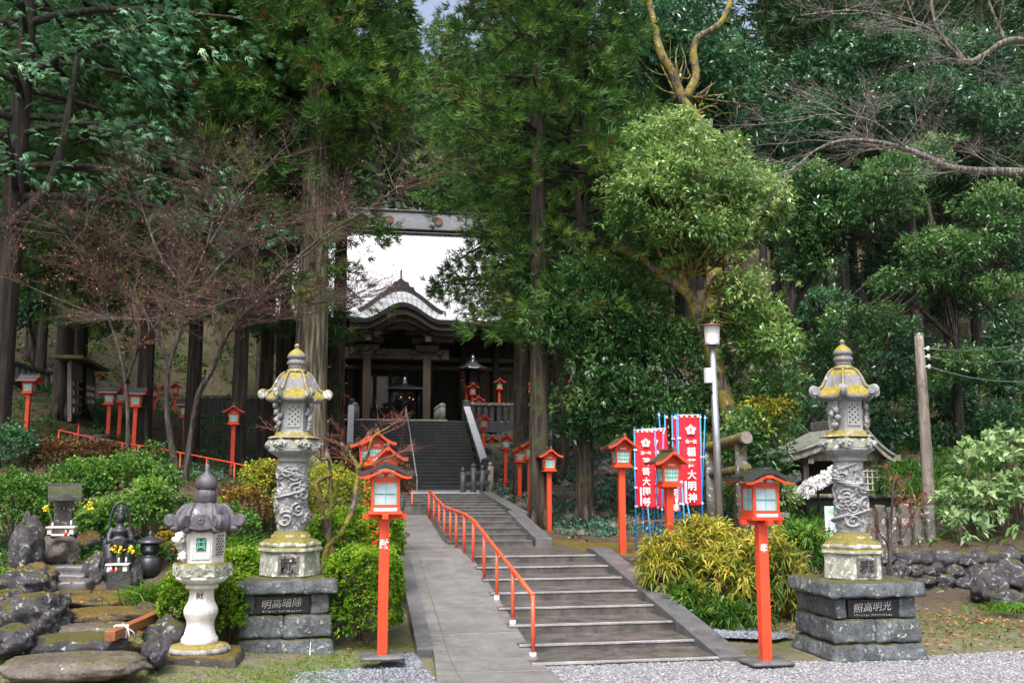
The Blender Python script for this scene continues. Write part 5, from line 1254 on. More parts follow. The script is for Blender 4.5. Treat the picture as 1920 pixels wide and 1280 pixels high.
def beam():
    a, b = at(206, 1192, 11.2), at(300, 1150, 13.0); t = thing('timber_beam', 'reddish squared timber lying across the stones, tied with white rope', 'timber')
    m = MB(); m.bar(a, b, .11, .10); m.build('beam', MAT['beamwood'], t, .006)
    c = a.lerp(b, .18); d = (b - a).normalized(); x = d.cross(Vector((0, 0, 1))).normalized(); u = x.cross(d); q = MB()
    for o in (0, .03, .06): q.tube([c + d * o + x * sx * .066 + u * su * .061 for sx, su in ((-1, -1), (1, -1), (1, 1), (-1, 1), (-1, -1))], .008, 6)
    q.tube([c + u * .075 + x * .03, c + x * .10 + u * .03 - d * .05, c + x * .12 - u * .06 - d * .06], .008, 6); q.tube([c + u * .075 + d * .06, c + d * .10 + x * .11 - u * .02, c + d * .12 + x * .12 - u * .08], .008, 6); q.build('rope', MAT['rope'], t)
beam()
# left: stone fence, lattice screen, path steps
def dark_fence(label, px0, px1, yt0, yb0, Y0, Y1, n, yt1=None, yb1=None):
    t = thing('stone_fence', label, 'stone fence'); yt1 = yt1 or yt0; yb1 = yb1 or yb0
    def P(u, top): px = px0 + (px1 - px0) * u; y = (yt0 + (yt1 - yt0) * u) if top else (yb0 + (yb1 - yb0) * u); return at(px, y, Y0 + (Y1 - Y0) * u)
    a, b = P(0, 1), P(1, 1); m = MB(); m.bar(a, b, .22, .13); m.build('top_rail', MAT['tama'], t, .01)
    c, d = P(0, 0), P(1, 0); m = MB(); m.bar(c, d, .3, .5); m.build('plinth', MAT['darkstone'], t, .01)
    for i in range(n):
        u = (i + .5) / n; p, q = P(u, 1), P(u, 0); m = MB(); m.box((p.x, p.y, (p.z + q.z) / 2), (.17, .14, p.z - q.z)); m.build('fence_post', MAT['darkstone'], t, .01)
dark_fence('dark stone fence on the terrace left of the temple', 372, 520, 744, 788, 43, 43, 17)
dark_fence('stone railing of the temple terrace right of the upper steps', 880, 1075, 757, 800, 45.6, 45.6, 16, 760, 803)
dark_fence('dark stone fence between the trunks at the far left', 8, 95, 676, 722, 36, 40, 8, 700, 740)
def lattice_screen():
    t = thing('lattice_screen', 'weathered wooden lattice screen with mossy little roof on the left slope', 'screen')
    A = lambda u, y: at(131 + 44 * u, y, 33 + 5 * u)
    for u, y0, y1 in ((0, 680, 790), (.5, 690, 785), (1, 700, 780)): m = MB(); m.bar(A(u, y1), A(u, y0), .12, .12, up=(0, 1, 0)); m.build('post', MAT['oldwood'], t)
    m = MB()
    for k in range(5): m.bar(A(0, 708 + 17 * k), A(1, 722 + 12 * k), .07, .09)
    for k in range(1, 6): m.bar(A(k / 6, 700 + 14 * k / 6), A(k / 6, 775 - 5 * k / 6), .05, .05, up=(0, 1, 0))
    m.build('lattice', MAT['oldwood'], t)
    m = MB(); m.bar(A(0, 692), A(1, 708), .06, .55); m.build('board', MAT['oldwood'], t)
    m = MB(); m.bar(A(-.1, 668), A(1.15, 694), .9, .10); m.build('roof', MAT['mosslog'], t)
lattice_screen()
def ground_at_(px, Y): x = X_(px, Y); return Vector((x, Y, H(x, Y) + .06))
def path_steps():
    t = thing('path_steps', 'dark low steps of the side path inside the red handrail', 'steps')
    for i in range(6):
        p = ground_at_(165, 28.4 + .75 * i); m = MB(); m.gridbox((p.x, p.y, p.z - .1), (1.2, .8, .22), .2, .02, 4, seed=i); m.build('step', MAT['kerb'], t)
path_steps()
# ------------------------------------------------------------------ temple hall
def m_roofsheet():
    t = NT('wet_copper_sheet_roof'); n = t.noise(1.2, 4, .6); f = t.noise(20, 3, .6)
    wv = t.n('ShaderNodeTexWave'); wv.bands_direction = 'Z'; wv.inputs['Scale'].default_value = 1.6; wv.inputs['Distortion'].default_value = .3; t.l(t.co('Object'), wv.inputs['Vector'])
    col = t.ramp(n, [(.3, (.58, .60, .63)), (.7, (.74, .75, .77))]); t.base(t.mix(t.step(wv.outputs['Fac'], .9, .98), col, (.46, .47, .49)))
    t.rough(.38); t.metal(.35); t.bump(t.math('ADD', wv.outputs['Fac'], t.math('MULTIPLY', f, .2)), .012); return t.m
MAT['templeroof'] = m_roofsheet()
def temple():
    X0 = X_(748, 47); t = thing('temple_hall', 'dark wooden temple hall under a broad pale shining roof', 'temple', (X0, 47, ZP))
    T = lambda px, py, Y: at(px, py, Y) - Vector((X0, 47, ZP))
    W, D, BR = MAT['templewood'], MAT['templedark'], MAT['templebeam']
    tile = MAT['darktile']
    # main roof: front slope, hips, back
    xe0, xe1 = T(452, 604, 47.5).x, T(1092, 604, 47.5).x; ze = T(950, 604, 47.5).z
    xr0, xr1 = T(610, 432, 56).x, T(930, 432, 56).x; zr = T(740, 432, 56).z
    ye, yr = .5, 9.0
    def slope(u, v):
        k = v ** 1.25 * .62 + v * .38
        a, b = xe0 + (xr0 - xe0) * v, xe1 + (xr1 - xe1) * v
        lift = .45 * abs(2 * u - 1) ** 5 * (1 - v) ** 2
        return (a + (b - a) * u, ye + (yr - ye) * v, ze + (zr - ze) * k + lift)
    m = MB(); m.grid(slope, 60, 30)
    m.grid(lambda u, v: (slope(u, v)[0], 2 * yr - slope(u, v)[1], slope(u, v)[2]), 60, 12, flip=True)
    for s in (0, 1):
        def hip(u, v, s=s):
            p = slope(s, v); return (p[0], p[1] + (2 * yr - 2 * p[1]) * u, p[2])
        m.grid(hip, 16, 20, flip=(s == 1))
    rf = m.build('roof', MAT['templeroof'], t)
    sb = MB()
    for i in range(1, 46):                        # standing seams
        u = i / 46; sb.tube([Vector(slope(u, v)) + Vector((0, -.01, .03)) for v in [k / 10 for k in range(11)]], .022, 5)
    sb.build('seams', MAT['templeroof'], rf)
    fa = MB()
    for k, (dz, dy, h) in enumerate(((-.10, .05, .16), (-.28, .35, .20), (-.50, .8, .22))):
        pts = [slope(i / 30, 0) for i in range(31)]; fa.tube([(p[0], p[1] + dy, p[2] + dz) for p in pts], h * .55, 6)
    fa.build('eave_boards', W, rf)
    so = MB(); so.add([(xe0, ye + .1, ze - .12), (xe1, ye + .1, ze - .12), (xe1 - 1, 3.2, ze - .35), (xe0 + 1, 3.2, ze - .35)], [(0, 1, 2, 3)]); so.build('soffit', W, rf)
    ra = MB()
    for i in range(110):
        x = xe0 + .3 + (xe1 - xe0 - .6) * i / 109; ra.bar((x, ye + .2, ze - .20), (x, 3.0, ze - .42), .06, .09)
    ra.build('rafters', BR, rf)
    rb = MB(); rb.box(((xr0 + xr1) / 2, yr, zr + .48), (xr1 - xr0, .9, 1.0)); r_ = rb.build('ridge', MAT['greymetal'], rf, .03)
    rb = MB(); rb.box(((xr0 + xr1) / 2, yr, zr + 1.06), (xr1 - xr0 + .3, 1.1, .12)); rb.box(((xr0 + xr1) / 2, yr, zr - .02), (xr1 - xr0 + .1, 1.2, .10)); rb.box(((xr0 + xr1) / 2, yr - .5, zr - .22), (xr1 - xr0 + .1, .1, .06)); rb.build('ridge_mouldings', tile, r_, .02)
    for px in (730, 822):
        c = T(px, 411, 55.5); q = MB(); q.tube([(c.x, yr - .52, zr + .48), (c.x, yr - .45, zr + .48)], .27, 24)
        cr = q.build('crest', MAT['copper'], r_); q = MB(); q.tube([(c.x + .2 * math.cos(a), yr - .53, zr + .48 + .2 * math.sin(a)) for a in [2 * PI * k / 20 for k in range(21)]], .025, 6); q.box((c.x, yr - .53, zr + .48), (.06, .03, .34)); q.build('crest_relief', MAT['templepanel'], cr)
    # porch with its bulging gable
    hw = T(853, 600, 45.8).x
    f0z = T(748, 598, 45.8).z
    def bump(x, w): return .5 + .5 * math.cos(PI * min(1, abs(x) / w))
    def f0(x): return f0z + T(748, 567, 45.8).z * 0 + (T(748, 567, 45.8).z - f0z) * bump(x, 1.75) ** .9
    yb = 1.4
    b1 = T(748, 545, 45.8 + 2.6).z; bw = 2.15; be = T(665, 588, 48.4).z
    def f1(x): return be + (b1 - be) * bump(x, bw * 1.04) ** .8
    def ksurf(u, v):
        x = (2 * u - 1); xa = x * (1.75 + .0 * v) ; xb = x * bw
        return ((xa + (xb - xa) * v), -1.2 + (yb + 1.2) * v, f0(xa) + (f1(xb) - f0(xa)) * v)
    m = MB(); m.grid(ksurf, 41, 8)
    for s in (-1, 1):
        m.grid(lambda u, v, s=s: (s * (1.75 + (hw - 1.75) * u + (.4 * v if s else 0)), -1.2 + 2.6 * v, f0z + v * (be - f0z + .25) - .12 * v * u), 8, 6, flip=(s < 0))
    pr = m.build('porch_roof', MAT['templeroof'], t)
    rib = MB()
    for i in range(1, 16):
        u = i / 16; rib.tube([Vector(ksurf(u, v / 5)) + Vector((0, -.01, .02)) for v in range(6)], .018, 5)
    rib.build('roof_ribs', MAT['greymetal'], pr)
    cap = MB(); cap.tube([(x * bw * 1.03, yb, f1(x * bw) + .10) for x in [-1 + k / 20 for k in range(41)]], .11, 8); cap.tube([(x * bw * 1.0, yb - .1, f1(x * bw) + .0) for x in [-1 + k / 20 for k in range(41)]], .06, 8); cap.build('gable_ridge', MAT['ridgeblack'], pr)
    q = MB(); zz = f1(0); yq = yb - .15
    q.prism([(-.75, zz - .1), (.75, zz - .1), (.62, zz + .18), (.45, zz + .2), (.36, zz + .42), (.16, zz + .48), (.04, zz + .62), (.04, zz + 1.05), (-.04, zz + 1.05), (-.04, zz + .62), (-.16, zz + .48), (-.36, zz + .42), (-.45, zz + .2), (-.62, zz + .18)], .35, Matrix.Translation((0, yq, 0))); q.build('ridge_ornament', MAT['ridgeblack'], pr, .02)
    xs = [-hw + 2 * hw * k / 80 for k in range(81)]
    for k, (dz0, dz1, y0, mt) in enumerate(((-.02, .20, -1.22, tile), (.20, .48, -1.12, W), (.48, .72, -.95, BR), (.72, .98, -.75, W))):
        m = MB(); m.prism([(x, f0(x) - dz0) for x in xs] + [(x, (f0z + (f0(x) - f0z) * (1 - .08 * k)) - dz1) for x in xs[::-1]], .12, Matrix.Translation((0, y0, 0))); m.build('porch_bargeboard', mt, pr)
    m = MB(); m.add([(-hw, -1.1, f0z - .5), (hw, -1.1, f0z - .5), (hw, 1.6, f0z - .3), (-hw, 1.6, f0z - .3)], [(0, 1, 2, 3)]); m.build('porch_soffit', W, pr)
    c = T(750, 601, 46.2); q = MB()
    for k in range(24):
        a = rnd.uniform(0, 6.28); r = rnd.uniform(0, 1) ** .5; q.rock((c.x + .75 * r * math.cos(a), -.72, c.z + .22 * r * math.sin(a)), (.16, .08, .08), k, 2, .6)
    q.build('carved_frieze', MAT['templepanel'], t)
    # pillars and beams of the porch
    zb = T(748, 660, 46.8).z
    for px in (688, 800):
        x = T(px, 700, 46.8).x; m = MB(); m.box((x, -.2, zb / 2), (.36, .36, zb)); m.build('pillar', MAT['templepanel'], t, .02)
        m = MB(); m.box((x, -.2, zb + .15), (.9, .6, .3), top=(1.3, 1.3)); m.box((x, -.2, zb + .55), (1.5, .3, .28)); m.box((x, -.5, zb + .55), (.3, .9, .28)); m.box((x, -.2, zb + .95), (2.1, .34, .26)); m.build('bracket_set', BR, t, .02)
        for sx in (-1, 1): m = MB(); m.rock((x + sx * .62, -.25, zb - .05), (.42, .18, .22), int(px + sx), 3, .5); m.build('carved_nosing', BR, t)
    m = MB(); m.box((T(744, 660, 46.8).x, -.2, zb - .10), (T(800, 0, 46.8).x - T(688, 0, 46.8).x + 2.0, .3, .50)); m.build('lintel', BR, t, .02)
    m = MB(); m.gridbox((0, -.1, zb + 1.25), (hw * 1.9, .3, .42), .2, .02, 4); m.build('upper_beam', BR, t)
    # main body
    xa, xb = T(540, 0, 50).x, T(1068, 0, 50).x; zt = ze - .2
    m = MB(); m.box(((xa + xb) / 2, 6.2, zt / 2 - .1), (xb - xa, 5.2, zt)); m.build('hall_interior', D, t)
    for px in (560, 622, 684, 806, 868, 930, 992, 1058):
        x = T(px, 700, 50).x; m = MB(); m.tube([(x, 3.3, 0), (x, 3.3, zt)], .20, 14); m.build('hall_pillar', W, t)
    for z in (.35, 3.1, 3.55, 4.7):
        m = MB(); m.box(((xa + xb) / 2, 3.32, z), (xb - xa, .20, .22)); m.build('cross_beam', BR, t, .01)
    for px0, px1, mt in ((876, 924, 'templepanel'), (936, 986, 'templepanel'), (998, 1052, 'templepanel'), (568, 616, 'templewood'), (628, 680, 'templewood')):
        x0, x1 = T(px0, 0, 50).x, T(px1, 0, 50).x; m = MB(); m.box(((x0 + x1) / 2, 3.5, 1.75), (x1 - x0, .06, 2.5))
        for k in range(7): m.box((x0 + (x1 - x0) * (k + .5) / 7, 3.45, 1.75), (.04, .06, 2.5))
        m.build('wall_panel', MAT[mt], t)
    # doors with glass between the middle pillars
    x0, x1 = T(690, 0, 50).x, T(800, 0, 50).x; n = 4
    for k in range(n):
        a, b = x0 + (x1 - x0) * k / n, x0 + (x1 - x0) * (k + 1) / n
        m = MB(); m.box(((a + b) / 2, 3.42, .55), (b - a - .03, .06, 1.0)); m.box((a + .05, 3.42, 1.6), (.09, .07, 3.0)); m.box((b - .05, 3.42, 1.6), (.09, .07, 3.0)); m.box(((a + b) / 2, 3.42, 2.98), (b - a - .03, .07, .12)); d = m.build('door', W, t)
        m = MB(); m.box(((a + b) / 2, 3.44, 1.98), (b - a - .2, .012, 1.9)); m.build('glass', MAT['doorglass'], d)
    m = MB()
    for q in ((752, 744), (768, 745), (775, 748)): c = T(q[0], q[1], 50.3); m.rock((c.x, 3.40, c.z), (.03, .02, .03), 1, 2, 0)
    m.build('lit_candles', MAT['glow'], t)
    m = MB(); m.gridbox(((xa + xb) / 2, 2.0, .12), (xb - xa, 2.4, .28), .4, .005, 3); m.build('stone_plinth', MAT['concrete'], t)
    m = MB(); m.gridbox((T(744, 0, 46.8).x, -.4, .06), (5.2, 3.2, .16), .4, .005, 3); m.build('porch_floor', MAT['concrete'], t)
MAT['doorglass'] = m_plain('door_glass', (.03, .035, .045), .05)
_g = NT('candle_light'); _g.b.inputs['Emission Color'].default_value = (1, .35, .06, 1); _g.b.inputs['Emission Strength'].default_value = .8; MAT['glow'] = _g.m
temple()
def incense_burner():
    Y = 46.0; p = at(758, 786, Y); t = thing('incense_burner', 'large black incense burner under its own small roof', 'incense burner', (p.x, p.y, ZP)); s = (p - CAM).dot(Fv) / FPX
    k = MAT['blackmetal']; h = (786 - 722) * s
    for sx in (-.62, .62):
        for sy in (-.55, .55): m = MB(); m.tube([(sx, sy, 0), (sx, sy, h)], .05, 8); m.build('post', k, t)
    m = MB(); m.lathe([(1.12, h - .05), (1.10, h), (.6, h + .14), (.2, h + .2), (.12, h + .22)], 4, (0, 0, 0), PI / 4, False); m.build('canopy', MAT['bronze'], t)
    m = MB(); m.lathe([(.06, h + .2), (.12, h + .3), (.05, h + .38), (.09, h + .44), (.02, h + .58)], 16); m.build('finial', MAT['steel'], t)
    m = MB(); m.lathe([(.30, .0), (.34, .25), (.22, .4), (.45, .62), (.52, .9), (.50, 1.02), (.42, 1.02), (.35, .9)], 28); m.build('bowl', k, t)
    for a in (0, 2.1, 4.2): m = MB(); m.tube([(.34 * math.cos(a), .34 * math.sin(a), 0), (.42 * math.cos(a), .42 * math.sin(a), .3), (.36 * math.cos(a), .36 * math.sin(a), .6)], .06, 8); m.build('leg', k, t)
incense_burner()
def bronze_lantern(px, Y, label):
    p = at(px, 790, Y); t = thing('bronze_lantern', label, 'lantern', (p.x, p.y, ZP)); s = (p - CAM).dot(Fv) / FPX; k = MAT['bronze']; zt = Z_(px, 664, Y) - ZP; h = zt
    m = MB(); m.lathe([(.5, 0), (.5, .3), (.3, .4), (.2, .6), (.16, h * .5), (.25, h * .55), (.42, h * .6)], 20); m.build('stem', k, t)
    m = MB(); m.lathe([(.34, h * .6), (.36, h * .64), (.34, h * .78), (.2, h * .79)], 6, smooth=False); m.build('fire_box', MAT['blackmetal'], t)
    m = MB(); m.lathe([(.30, h * .775), (.66, h * .785), (.62, h * .80), (.40, h * .85), (.18, h * .90), (.08, h * .92), (.13, h * .94), (.10, h * .965), (.02, h)], 24, fn=lambda r, z, a, i: (r * (1 + .1 * corner(a) * (i in (1, 2))), z + .08 * corner(a) ** 3 * (i in (1, 2)))); m.build('roof', MAT['bronzebright'], t)
MAT['bronzebright'] = m_plain('wet_bronze', (.22, .24, .27), .25, .8, .002, 30)
bronze_lantern(886, 48.2, 'tall bronze lantern with shining roof right of the temple porch'); bronze_lantern(635, 48.2, 'tall bronze lantern left of the temple porch behind the cedar')
def stone_rail(label, px0, py0, Y0, px1, py1, Y1, n):
    t = thing('stone_rail', label, 'stone railing'); a, b = at(px0, py0, Y0), at(px1, py1, Y1)
    for i in range(n):
        c = a.lerp(b, i / (n - 1)); m = MB(); m.lathe([(.15, 0), (.15, .68), (.13, .70), (.16, .74), (.16, .82), (.10, .90), (.01, .93)], 14, (c.x, c.y, ZP)); m.build('baluster', MAT['concrete'], t)
    m = MB(); m.bar((a.x, a.y, ZP + .5), (b.x, b.y, ZP + .5), .10, .14); m.build('rail', MAT['concrete'], t)
stone_rail('short pale stone railing with rounded posts before the temple porch', 829, 788, 45.3, 819, 780, 47.6, 5); stone_rail('short stone railing left of the temple porch', 664, 786, 45.4, 668, 780, 47.4, 4)
# side hall with a tiled roof behind the cedars at the right
def side_hall():
    Y = 52; a = at(1012, 722, Y); b = at(1260, 690, Y + 3); t = thing('side_building', 'side hall with grey ribbed roof half hidden by the trees', 'building', (a.x, a.y, ZP)); w = b.x - a.x
    m = MB(); m.box((w / 2, 3, 1.3), (w * .9, 4, 2.6)); m.build('wall', MAT['templepanel'], t)
    m = MB()
    for k in range(6): m.box((w * .1 + w * .8 * k / 5, .95, 1.3), (.16, .12, 2.6))
    m.build('posts', MAT['templewood'], t)
    z0 = a.z - ZP; m = MB(); m.add([(-.3, 0, z0), (w + .3, 0, z0), (w, 4, z0 + 2.4), (0, 4, z0 + 2.4), (-.3, 0, z0 - .1), (w + .3, 0, z0 - .1), (w, 4, z0 + 2.3), (0, 4, z0 + 2.3)], [(0, 1, 2, 3), (7, 6, 5, 4), (0, 4, 5, 1), (3, 2, 6, 7), (1, 5, 6, 2), (0, 3, 7, 4)]); r = m.build('roof', MAT['greymetal'], t)
    m = MB()
    for k in range(30): x = w * k / 29; m.tube([(x, 0, z0 + .03), (x, 4, z0 + 2.43)], .06, 5)
    m.build('roof_ribs', MAT['darktile'], r)
side_hall()
# ------------------------------------------------------------------ plants: many small leaf faces on real limbs
def unit(v): return v / np.maximum(np.linalg.norm(v, axis=-1, keepdims=True), 1e-9)
def runit(g, n): return unit(g.normal(size=(n, 3)))
def leafq(P, A, N, L, W, droop=0., fold=.12):
    """rhombic leaves: base P, axis A, face normal N"""
    L = np.asarray(L)[:, None]; W = np.asarray(W)[:, None]
    S = unit(np.cross(A, N)); N2 = unit(np.cross(S, A)); mid = P + A * L * .48 + N2 * (W * fold)
    tip = P + A * L; tip = tip - np.array([0, 0, 1]) * (L * droop)
    return np.stack([P, mid + S * W * .5, tip, mid - S * W * .5], 1)
def sprays(g, C, D, k, L, W, spread=.8, droop=.12, up=.6, jit=.05):
    """k leaves fanning out of every spray point C along direction D"""
    n = len(C); P = np.repeat(C, k, 0) + g.normal(size=(n * k, 3)) * jit
    A = unit(np.repeat(D, k, 0) + runit(g, n * k) * spread)
    N = unit(runit(g, n * k) * .6 + np.array([0, 0, up]) + np.repeat(D, k, 0) * .3)
    l = L * g.uniform(.65, 1.2, n * k); return leafq(P, A, N, l, W * g.uniform(.75, 1.2, n * k), droop)
def ell(g, n, lo=.55, up=.25):
    d = runit(g, n); d[:, 2] += up; d = unit(d); return d, g.uniform(lo ** 2, 1, n) ** .5
def clump_leaves(g, centers, R, per, k, L, W, spread=.9, droop=.12, squash=.6, up=.6, lo=.45):
    """each centre carries a leafy clump of radius R"""
    n = len(centers); d, r = ell(g, n * per, lo); R = np.repeat(np.broadcast_to(R, (n,)), per)
    P = np.repeat(centers, per, 0) + d * (R * r)[:, None] * np.array([1, 1, squash])
    D = unit(d + np.array([0, 0, .1])); return sprays(g, P, D, k, L, W, spread, droop, up)
def tints(g, nspray, k, lo=0, hi=1, cl=None):
    t = g.uniform(lo, hi, nspray); t = np.repeat(t, k) + g.normal(size=nspray * k) * .12
    return np.clip(t, 0, 1)
def tree_limbs(m, pts, r0, r1, n=8, wob=.2):
    k = len(pts); m.tube(pts, [r0 + (r1 - r0) * (i / (k - 1)) ** .8 for i in range(k)], n, wob=wob)
def smooth_path(pts, sub=4):
    P = [Vector(p) for p in pts]; out = []
    for i in range(len(P) - 1):
        p0, p1, p2, p3 = P[max(i - 1, 0)], P[i], P[i + 1], P[min(i + 2, len(P) - 1)]
        for j in range(sub):
            u = j / sub; out.append(.5 * ((2 * p1) + (p2 - p0) * u + (2 * p0 - 5 * p1 + 4 * p2 - p3) * u * u + (3 * p1 - p0 - 3 * p2 + p3) * u ** 3))
    return out + [P[-1]]

MAT['sugi'] = m_leaf('cedar_needles', [(0, (.13, .07, .03)), (.07, (.035, .07, .016)), (.40, (.048, .115, .03)), (.8, (.11, .20, .045)), (1, (.22, .27, .06))], .55, .25, .35)
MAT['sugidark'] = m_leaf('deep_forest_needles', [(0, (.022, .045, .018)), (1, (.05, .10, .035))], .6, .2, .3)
MAT['hinoki'] = m_leaf('cypress_sprays', [(0, (.035, .10, .065)), (.5, (.12, .28, .145)), (.93, (.28, .46, .29)), (1, (.30, .26, .14))], .5, .25, .4)
MAT['oak'] = m_leaf('bright_evergreen_leaves', [(0, (.045, .10, .03)), (.4, (.13, .23, .065)), (.8, (.30, .40, .15)), (1, (.46, .50, .22))], .30, .3, .55)  # pale end stops carry the crown's top highlights in the leaf colour
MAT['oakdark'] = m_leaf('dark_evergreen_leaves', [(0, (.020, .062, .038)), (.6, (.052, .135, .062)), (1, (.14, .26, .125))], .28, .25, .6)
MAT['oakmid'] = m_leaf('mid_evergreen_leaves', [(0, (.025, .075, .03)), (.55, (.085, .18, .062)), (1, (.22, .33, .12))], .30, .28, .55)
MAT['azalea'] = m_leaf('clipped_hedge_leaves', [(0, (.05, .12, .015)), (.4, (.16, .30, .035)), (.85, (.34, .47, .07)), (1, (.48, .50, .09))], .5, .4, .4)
MAT['shrub'] = m_leaf('garden_shrub_leaves', [(0, (.035, .10, .02)), (.6, (.085, .19, .04)), (1, (.20, .30, .07))], .45, .3, .45)
MAT['rust'] = m_leaf('rusty_azalea_leaves', [(0, (.05, .03, .015)), (.4, (.13, .065, .03)), (.75, (.17, .14, .03)), (1, (.30, .22, .04))], .6, .25, .3, hue=.5, sat=1.05)
MAT['gold'] = m_leaf('golden_shrub_leaves', [(0, (.08, .14, .025)), (.45, (.24, .28, .045)), (.8, (.45, .38, .05)), (1, (.56, .42, .07))], .55, .3, .35, hue=.5, sat=1.05)
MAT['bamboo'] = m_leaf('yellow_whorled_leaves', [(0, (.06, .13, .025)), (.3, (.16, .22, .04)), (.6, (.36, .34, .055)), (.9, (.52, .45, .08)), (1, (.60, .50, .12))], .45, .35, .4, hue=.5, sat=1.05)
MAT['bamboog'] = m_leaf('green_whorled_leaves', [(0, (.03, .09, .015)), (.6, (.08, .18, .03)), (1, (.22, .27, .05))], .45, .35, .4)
MAT['loquat'] = m_leaf('big_pale_leaves', [(0, (.10, .20, .07)), (.5, (.26, .38, .17)), (1, (.48, .55, .32))], .36, .3, .5)
MAT['grass'] = m_leaf('garden_grass', [(0, (.04, .10, .015)), (.7, (.11, .22, .03)), (1, (.28, .30, .07))], .5, .35, .35)
MAT['varieg'] = m_leaf('variegated_ground_leaves', [(0, (.02, .07, .045)), (.5, (.06, .15, .10)), (.8, (.20, .30, .26)), (1, (.50, .56, .52))], .4, .25, .5)
MAT['budleaf'] = m_leaf('dry_maple_leaves', [(0, (.13, .05, .028)), (.6, (.25, .10, .05)), (1, (.50, .28, .17))], .6, .3, .3, hue=.5, sat=1.05)
MAT['litter'] = m_leaf('fallen_leaves', [(0, (.06, .03, .018)), (.5, (.20, .08, .03)), (1, (.40, .24, .09))], .7, .1, .3, hue=.5, sat=1.05)
MAT['cedarbark'] = m_bark('cedar_bark', (.022, .016, .011), (.075, .056, .038), 1, (.06, .07, .018), .48, .05)
MAT['cedarbarkb'] = m_bark('pale_cedar_bark', (.10, .085, .058), (.30, .265, .19), 1, (.15, .16, .05), .34, .06)
MAT['darkbark'] = m_bark('dark_bark', (.016, .012, .010), (.055, .042, .032), 1, (.05, .055, .015), .36, .04)
MAT['mossbark'] = m_bark('mossy_bark', (.05, .04, .028), (.15, .13, .10), 1.5, (.26, .21, .03), .56, .03, (.5, .48, .42))
MAT['maplebark'] = m_bark('maple_bark', (.03, .022, .02), (.095, .078, .066), 2, (.09, .10, .03), .42, .015, (.26, .25, .23))
MAT['twigred'] = m_plain('red_twig_bark', (.22, .075, .05), .65)
MAT['twig'] = m_plain('twig_bark', (.075, .045, .038), .7)
MAT['palebranch'] = m_bark('pale_branch_bark', (.07, .06, .05), (.22, .205, .18), 2, (.20, .17, .03), .42, .015, (.55, .54, .50))
MAT['paletwig'] = m_plain('pale_twig_bark', (.25, .22, .215), .7)

# ---- cedars
def cedar(name, label, Ht, r0, zc, blen, nb, spr, k, L, W, seed, mat='sugi', bark='cedarbark', hang=.5, flat=False, lean=(0, 0)):
    g = np.random.default_rng(seed); r = random.Random(seed)
    t = thing(name, label, 'cedar tree'); m = MB()
    tp = [Vector((lean[0] * u * Ht, lean[1] * u * Ht, u * Ht - (.6 if u == 0 else 0))) for u in (0, .03, .08, .2, .4, .6, .8, 1)]
    m.tube(tp, [r0 * 1.3, r0 * 1.1, r0 * 1.0, r0 * .92, r0 * .76, r0 * .55, r0 * .3, .02], 18, wob=.10)
    for q in range(6):                            # root flare
        a = q * 1.05 + r.uniform(-.3, .3); d = Vector((math.cos(a), math.sin(a), 0)); m.tube([d * (r0 * .72) + Vector((0, 0, r0 * 2.4)), d * (r0 * 1.0) + Vector((0, 0, r0 * .9)), d * (r0 * 1.9) + Vector((0, 0, -.25))], [r0 * .28, r0 * .42, r0 * .34], 8)
    m.build('trunk', MAT[bark], t); br = MB(); C = []; Dd = []
    for i in range(nb):
        u = (i + r.random()) / nb; z = zc + (Ht - zc) * u; az = i * 2.399 + r.uniform(-.4, .4)
        l = blen * (1 - u) ** .7 * r.uniform(.65, 1.12) + .3; d0 = Vector((math.cos(az), math.sin(az), 0)); c0 = Vector((lean[0] * z, lean[1] * z, z))
        pts = []; dr = r.uniform(.25, .6) * hang
        for j in range(7):
            s = j / 6; pts.append(c0 + d0 * (l * s) + Vector((0, 0, l * (.16 * s - dr * s * s * 1.3 + .10 * s ** 4))))
        br.tube(pts, [.05 * (1 - .8 * j / 6) * (l / 3 + .3) for j in range(7)], 5, False)
        n = max(3, int(spr * l / blen / 4)); s = g.uniform(.28, 1.0, n) ** .8; side = g.normal(size=n) * .22 * l * (1.1 - s * .5)
        P = np.array([pts[min(5, int(x * 6))].lerp(pts[min(6, int(x * 6) + 1)], x * 6 - int(x * 6)) for x in s]); T = np.array((-d0.y, d0.x, 0))
        P = P + T[None] * side[:, None] + np.stack([np.zeros(n), np.zeros(n), -np.abs(side) * .25 - g.uniform(0, .25, n)], -1); C.append(P)
        Dd.append(unit(np.array(d0)[None] * .7 + T[None] * np.sign(side)[:, None] * .45 + np.array([0, 0, -.25 * hang]) + g.normal(size=(n, 3)) * .22))
    br.build('branches', MAT['darkbark'], t); C = np.concatenate(C); Dd = np.concatenate(Dd)
    tt = np.repeat(g.beta(1.6, 1.9, len(C)), 4); of = g.normal(size=(len(C) * 4, 3)) * np.array([.17, .17, .13]) * (L / .3) ** .5; C = np.repeat(C, 4, 0) + of; Dd = unit(np.repeat(Dd, 4, 0) + of * 2.2); n = len(C)
    if flat: V = fans(g, C, Dd, k, L, W)
    else:
        P = np.repeat(C, k, 0); D2 = np.repeat(Dd, k, 0); A = unit(D2 + runit(g, n * k) * .75 + np.array([0, 0, .12])); st = g.uniform(0, .35, n * k)[:, None]
        V = leafq(P + D2 * st * L, A, runit(g, n * k) + np.array([0, 0, .5]), L * g.uniform(.6, 1.2, n * k), W * g.uniform(.7, 1.3, n * k), -.10)
    npmesh('crown', V, 4, np.clip(np.repeat(tt, k) + g.normal(size=n * k) * .09, 0, 1), MAT[mat], t); return t
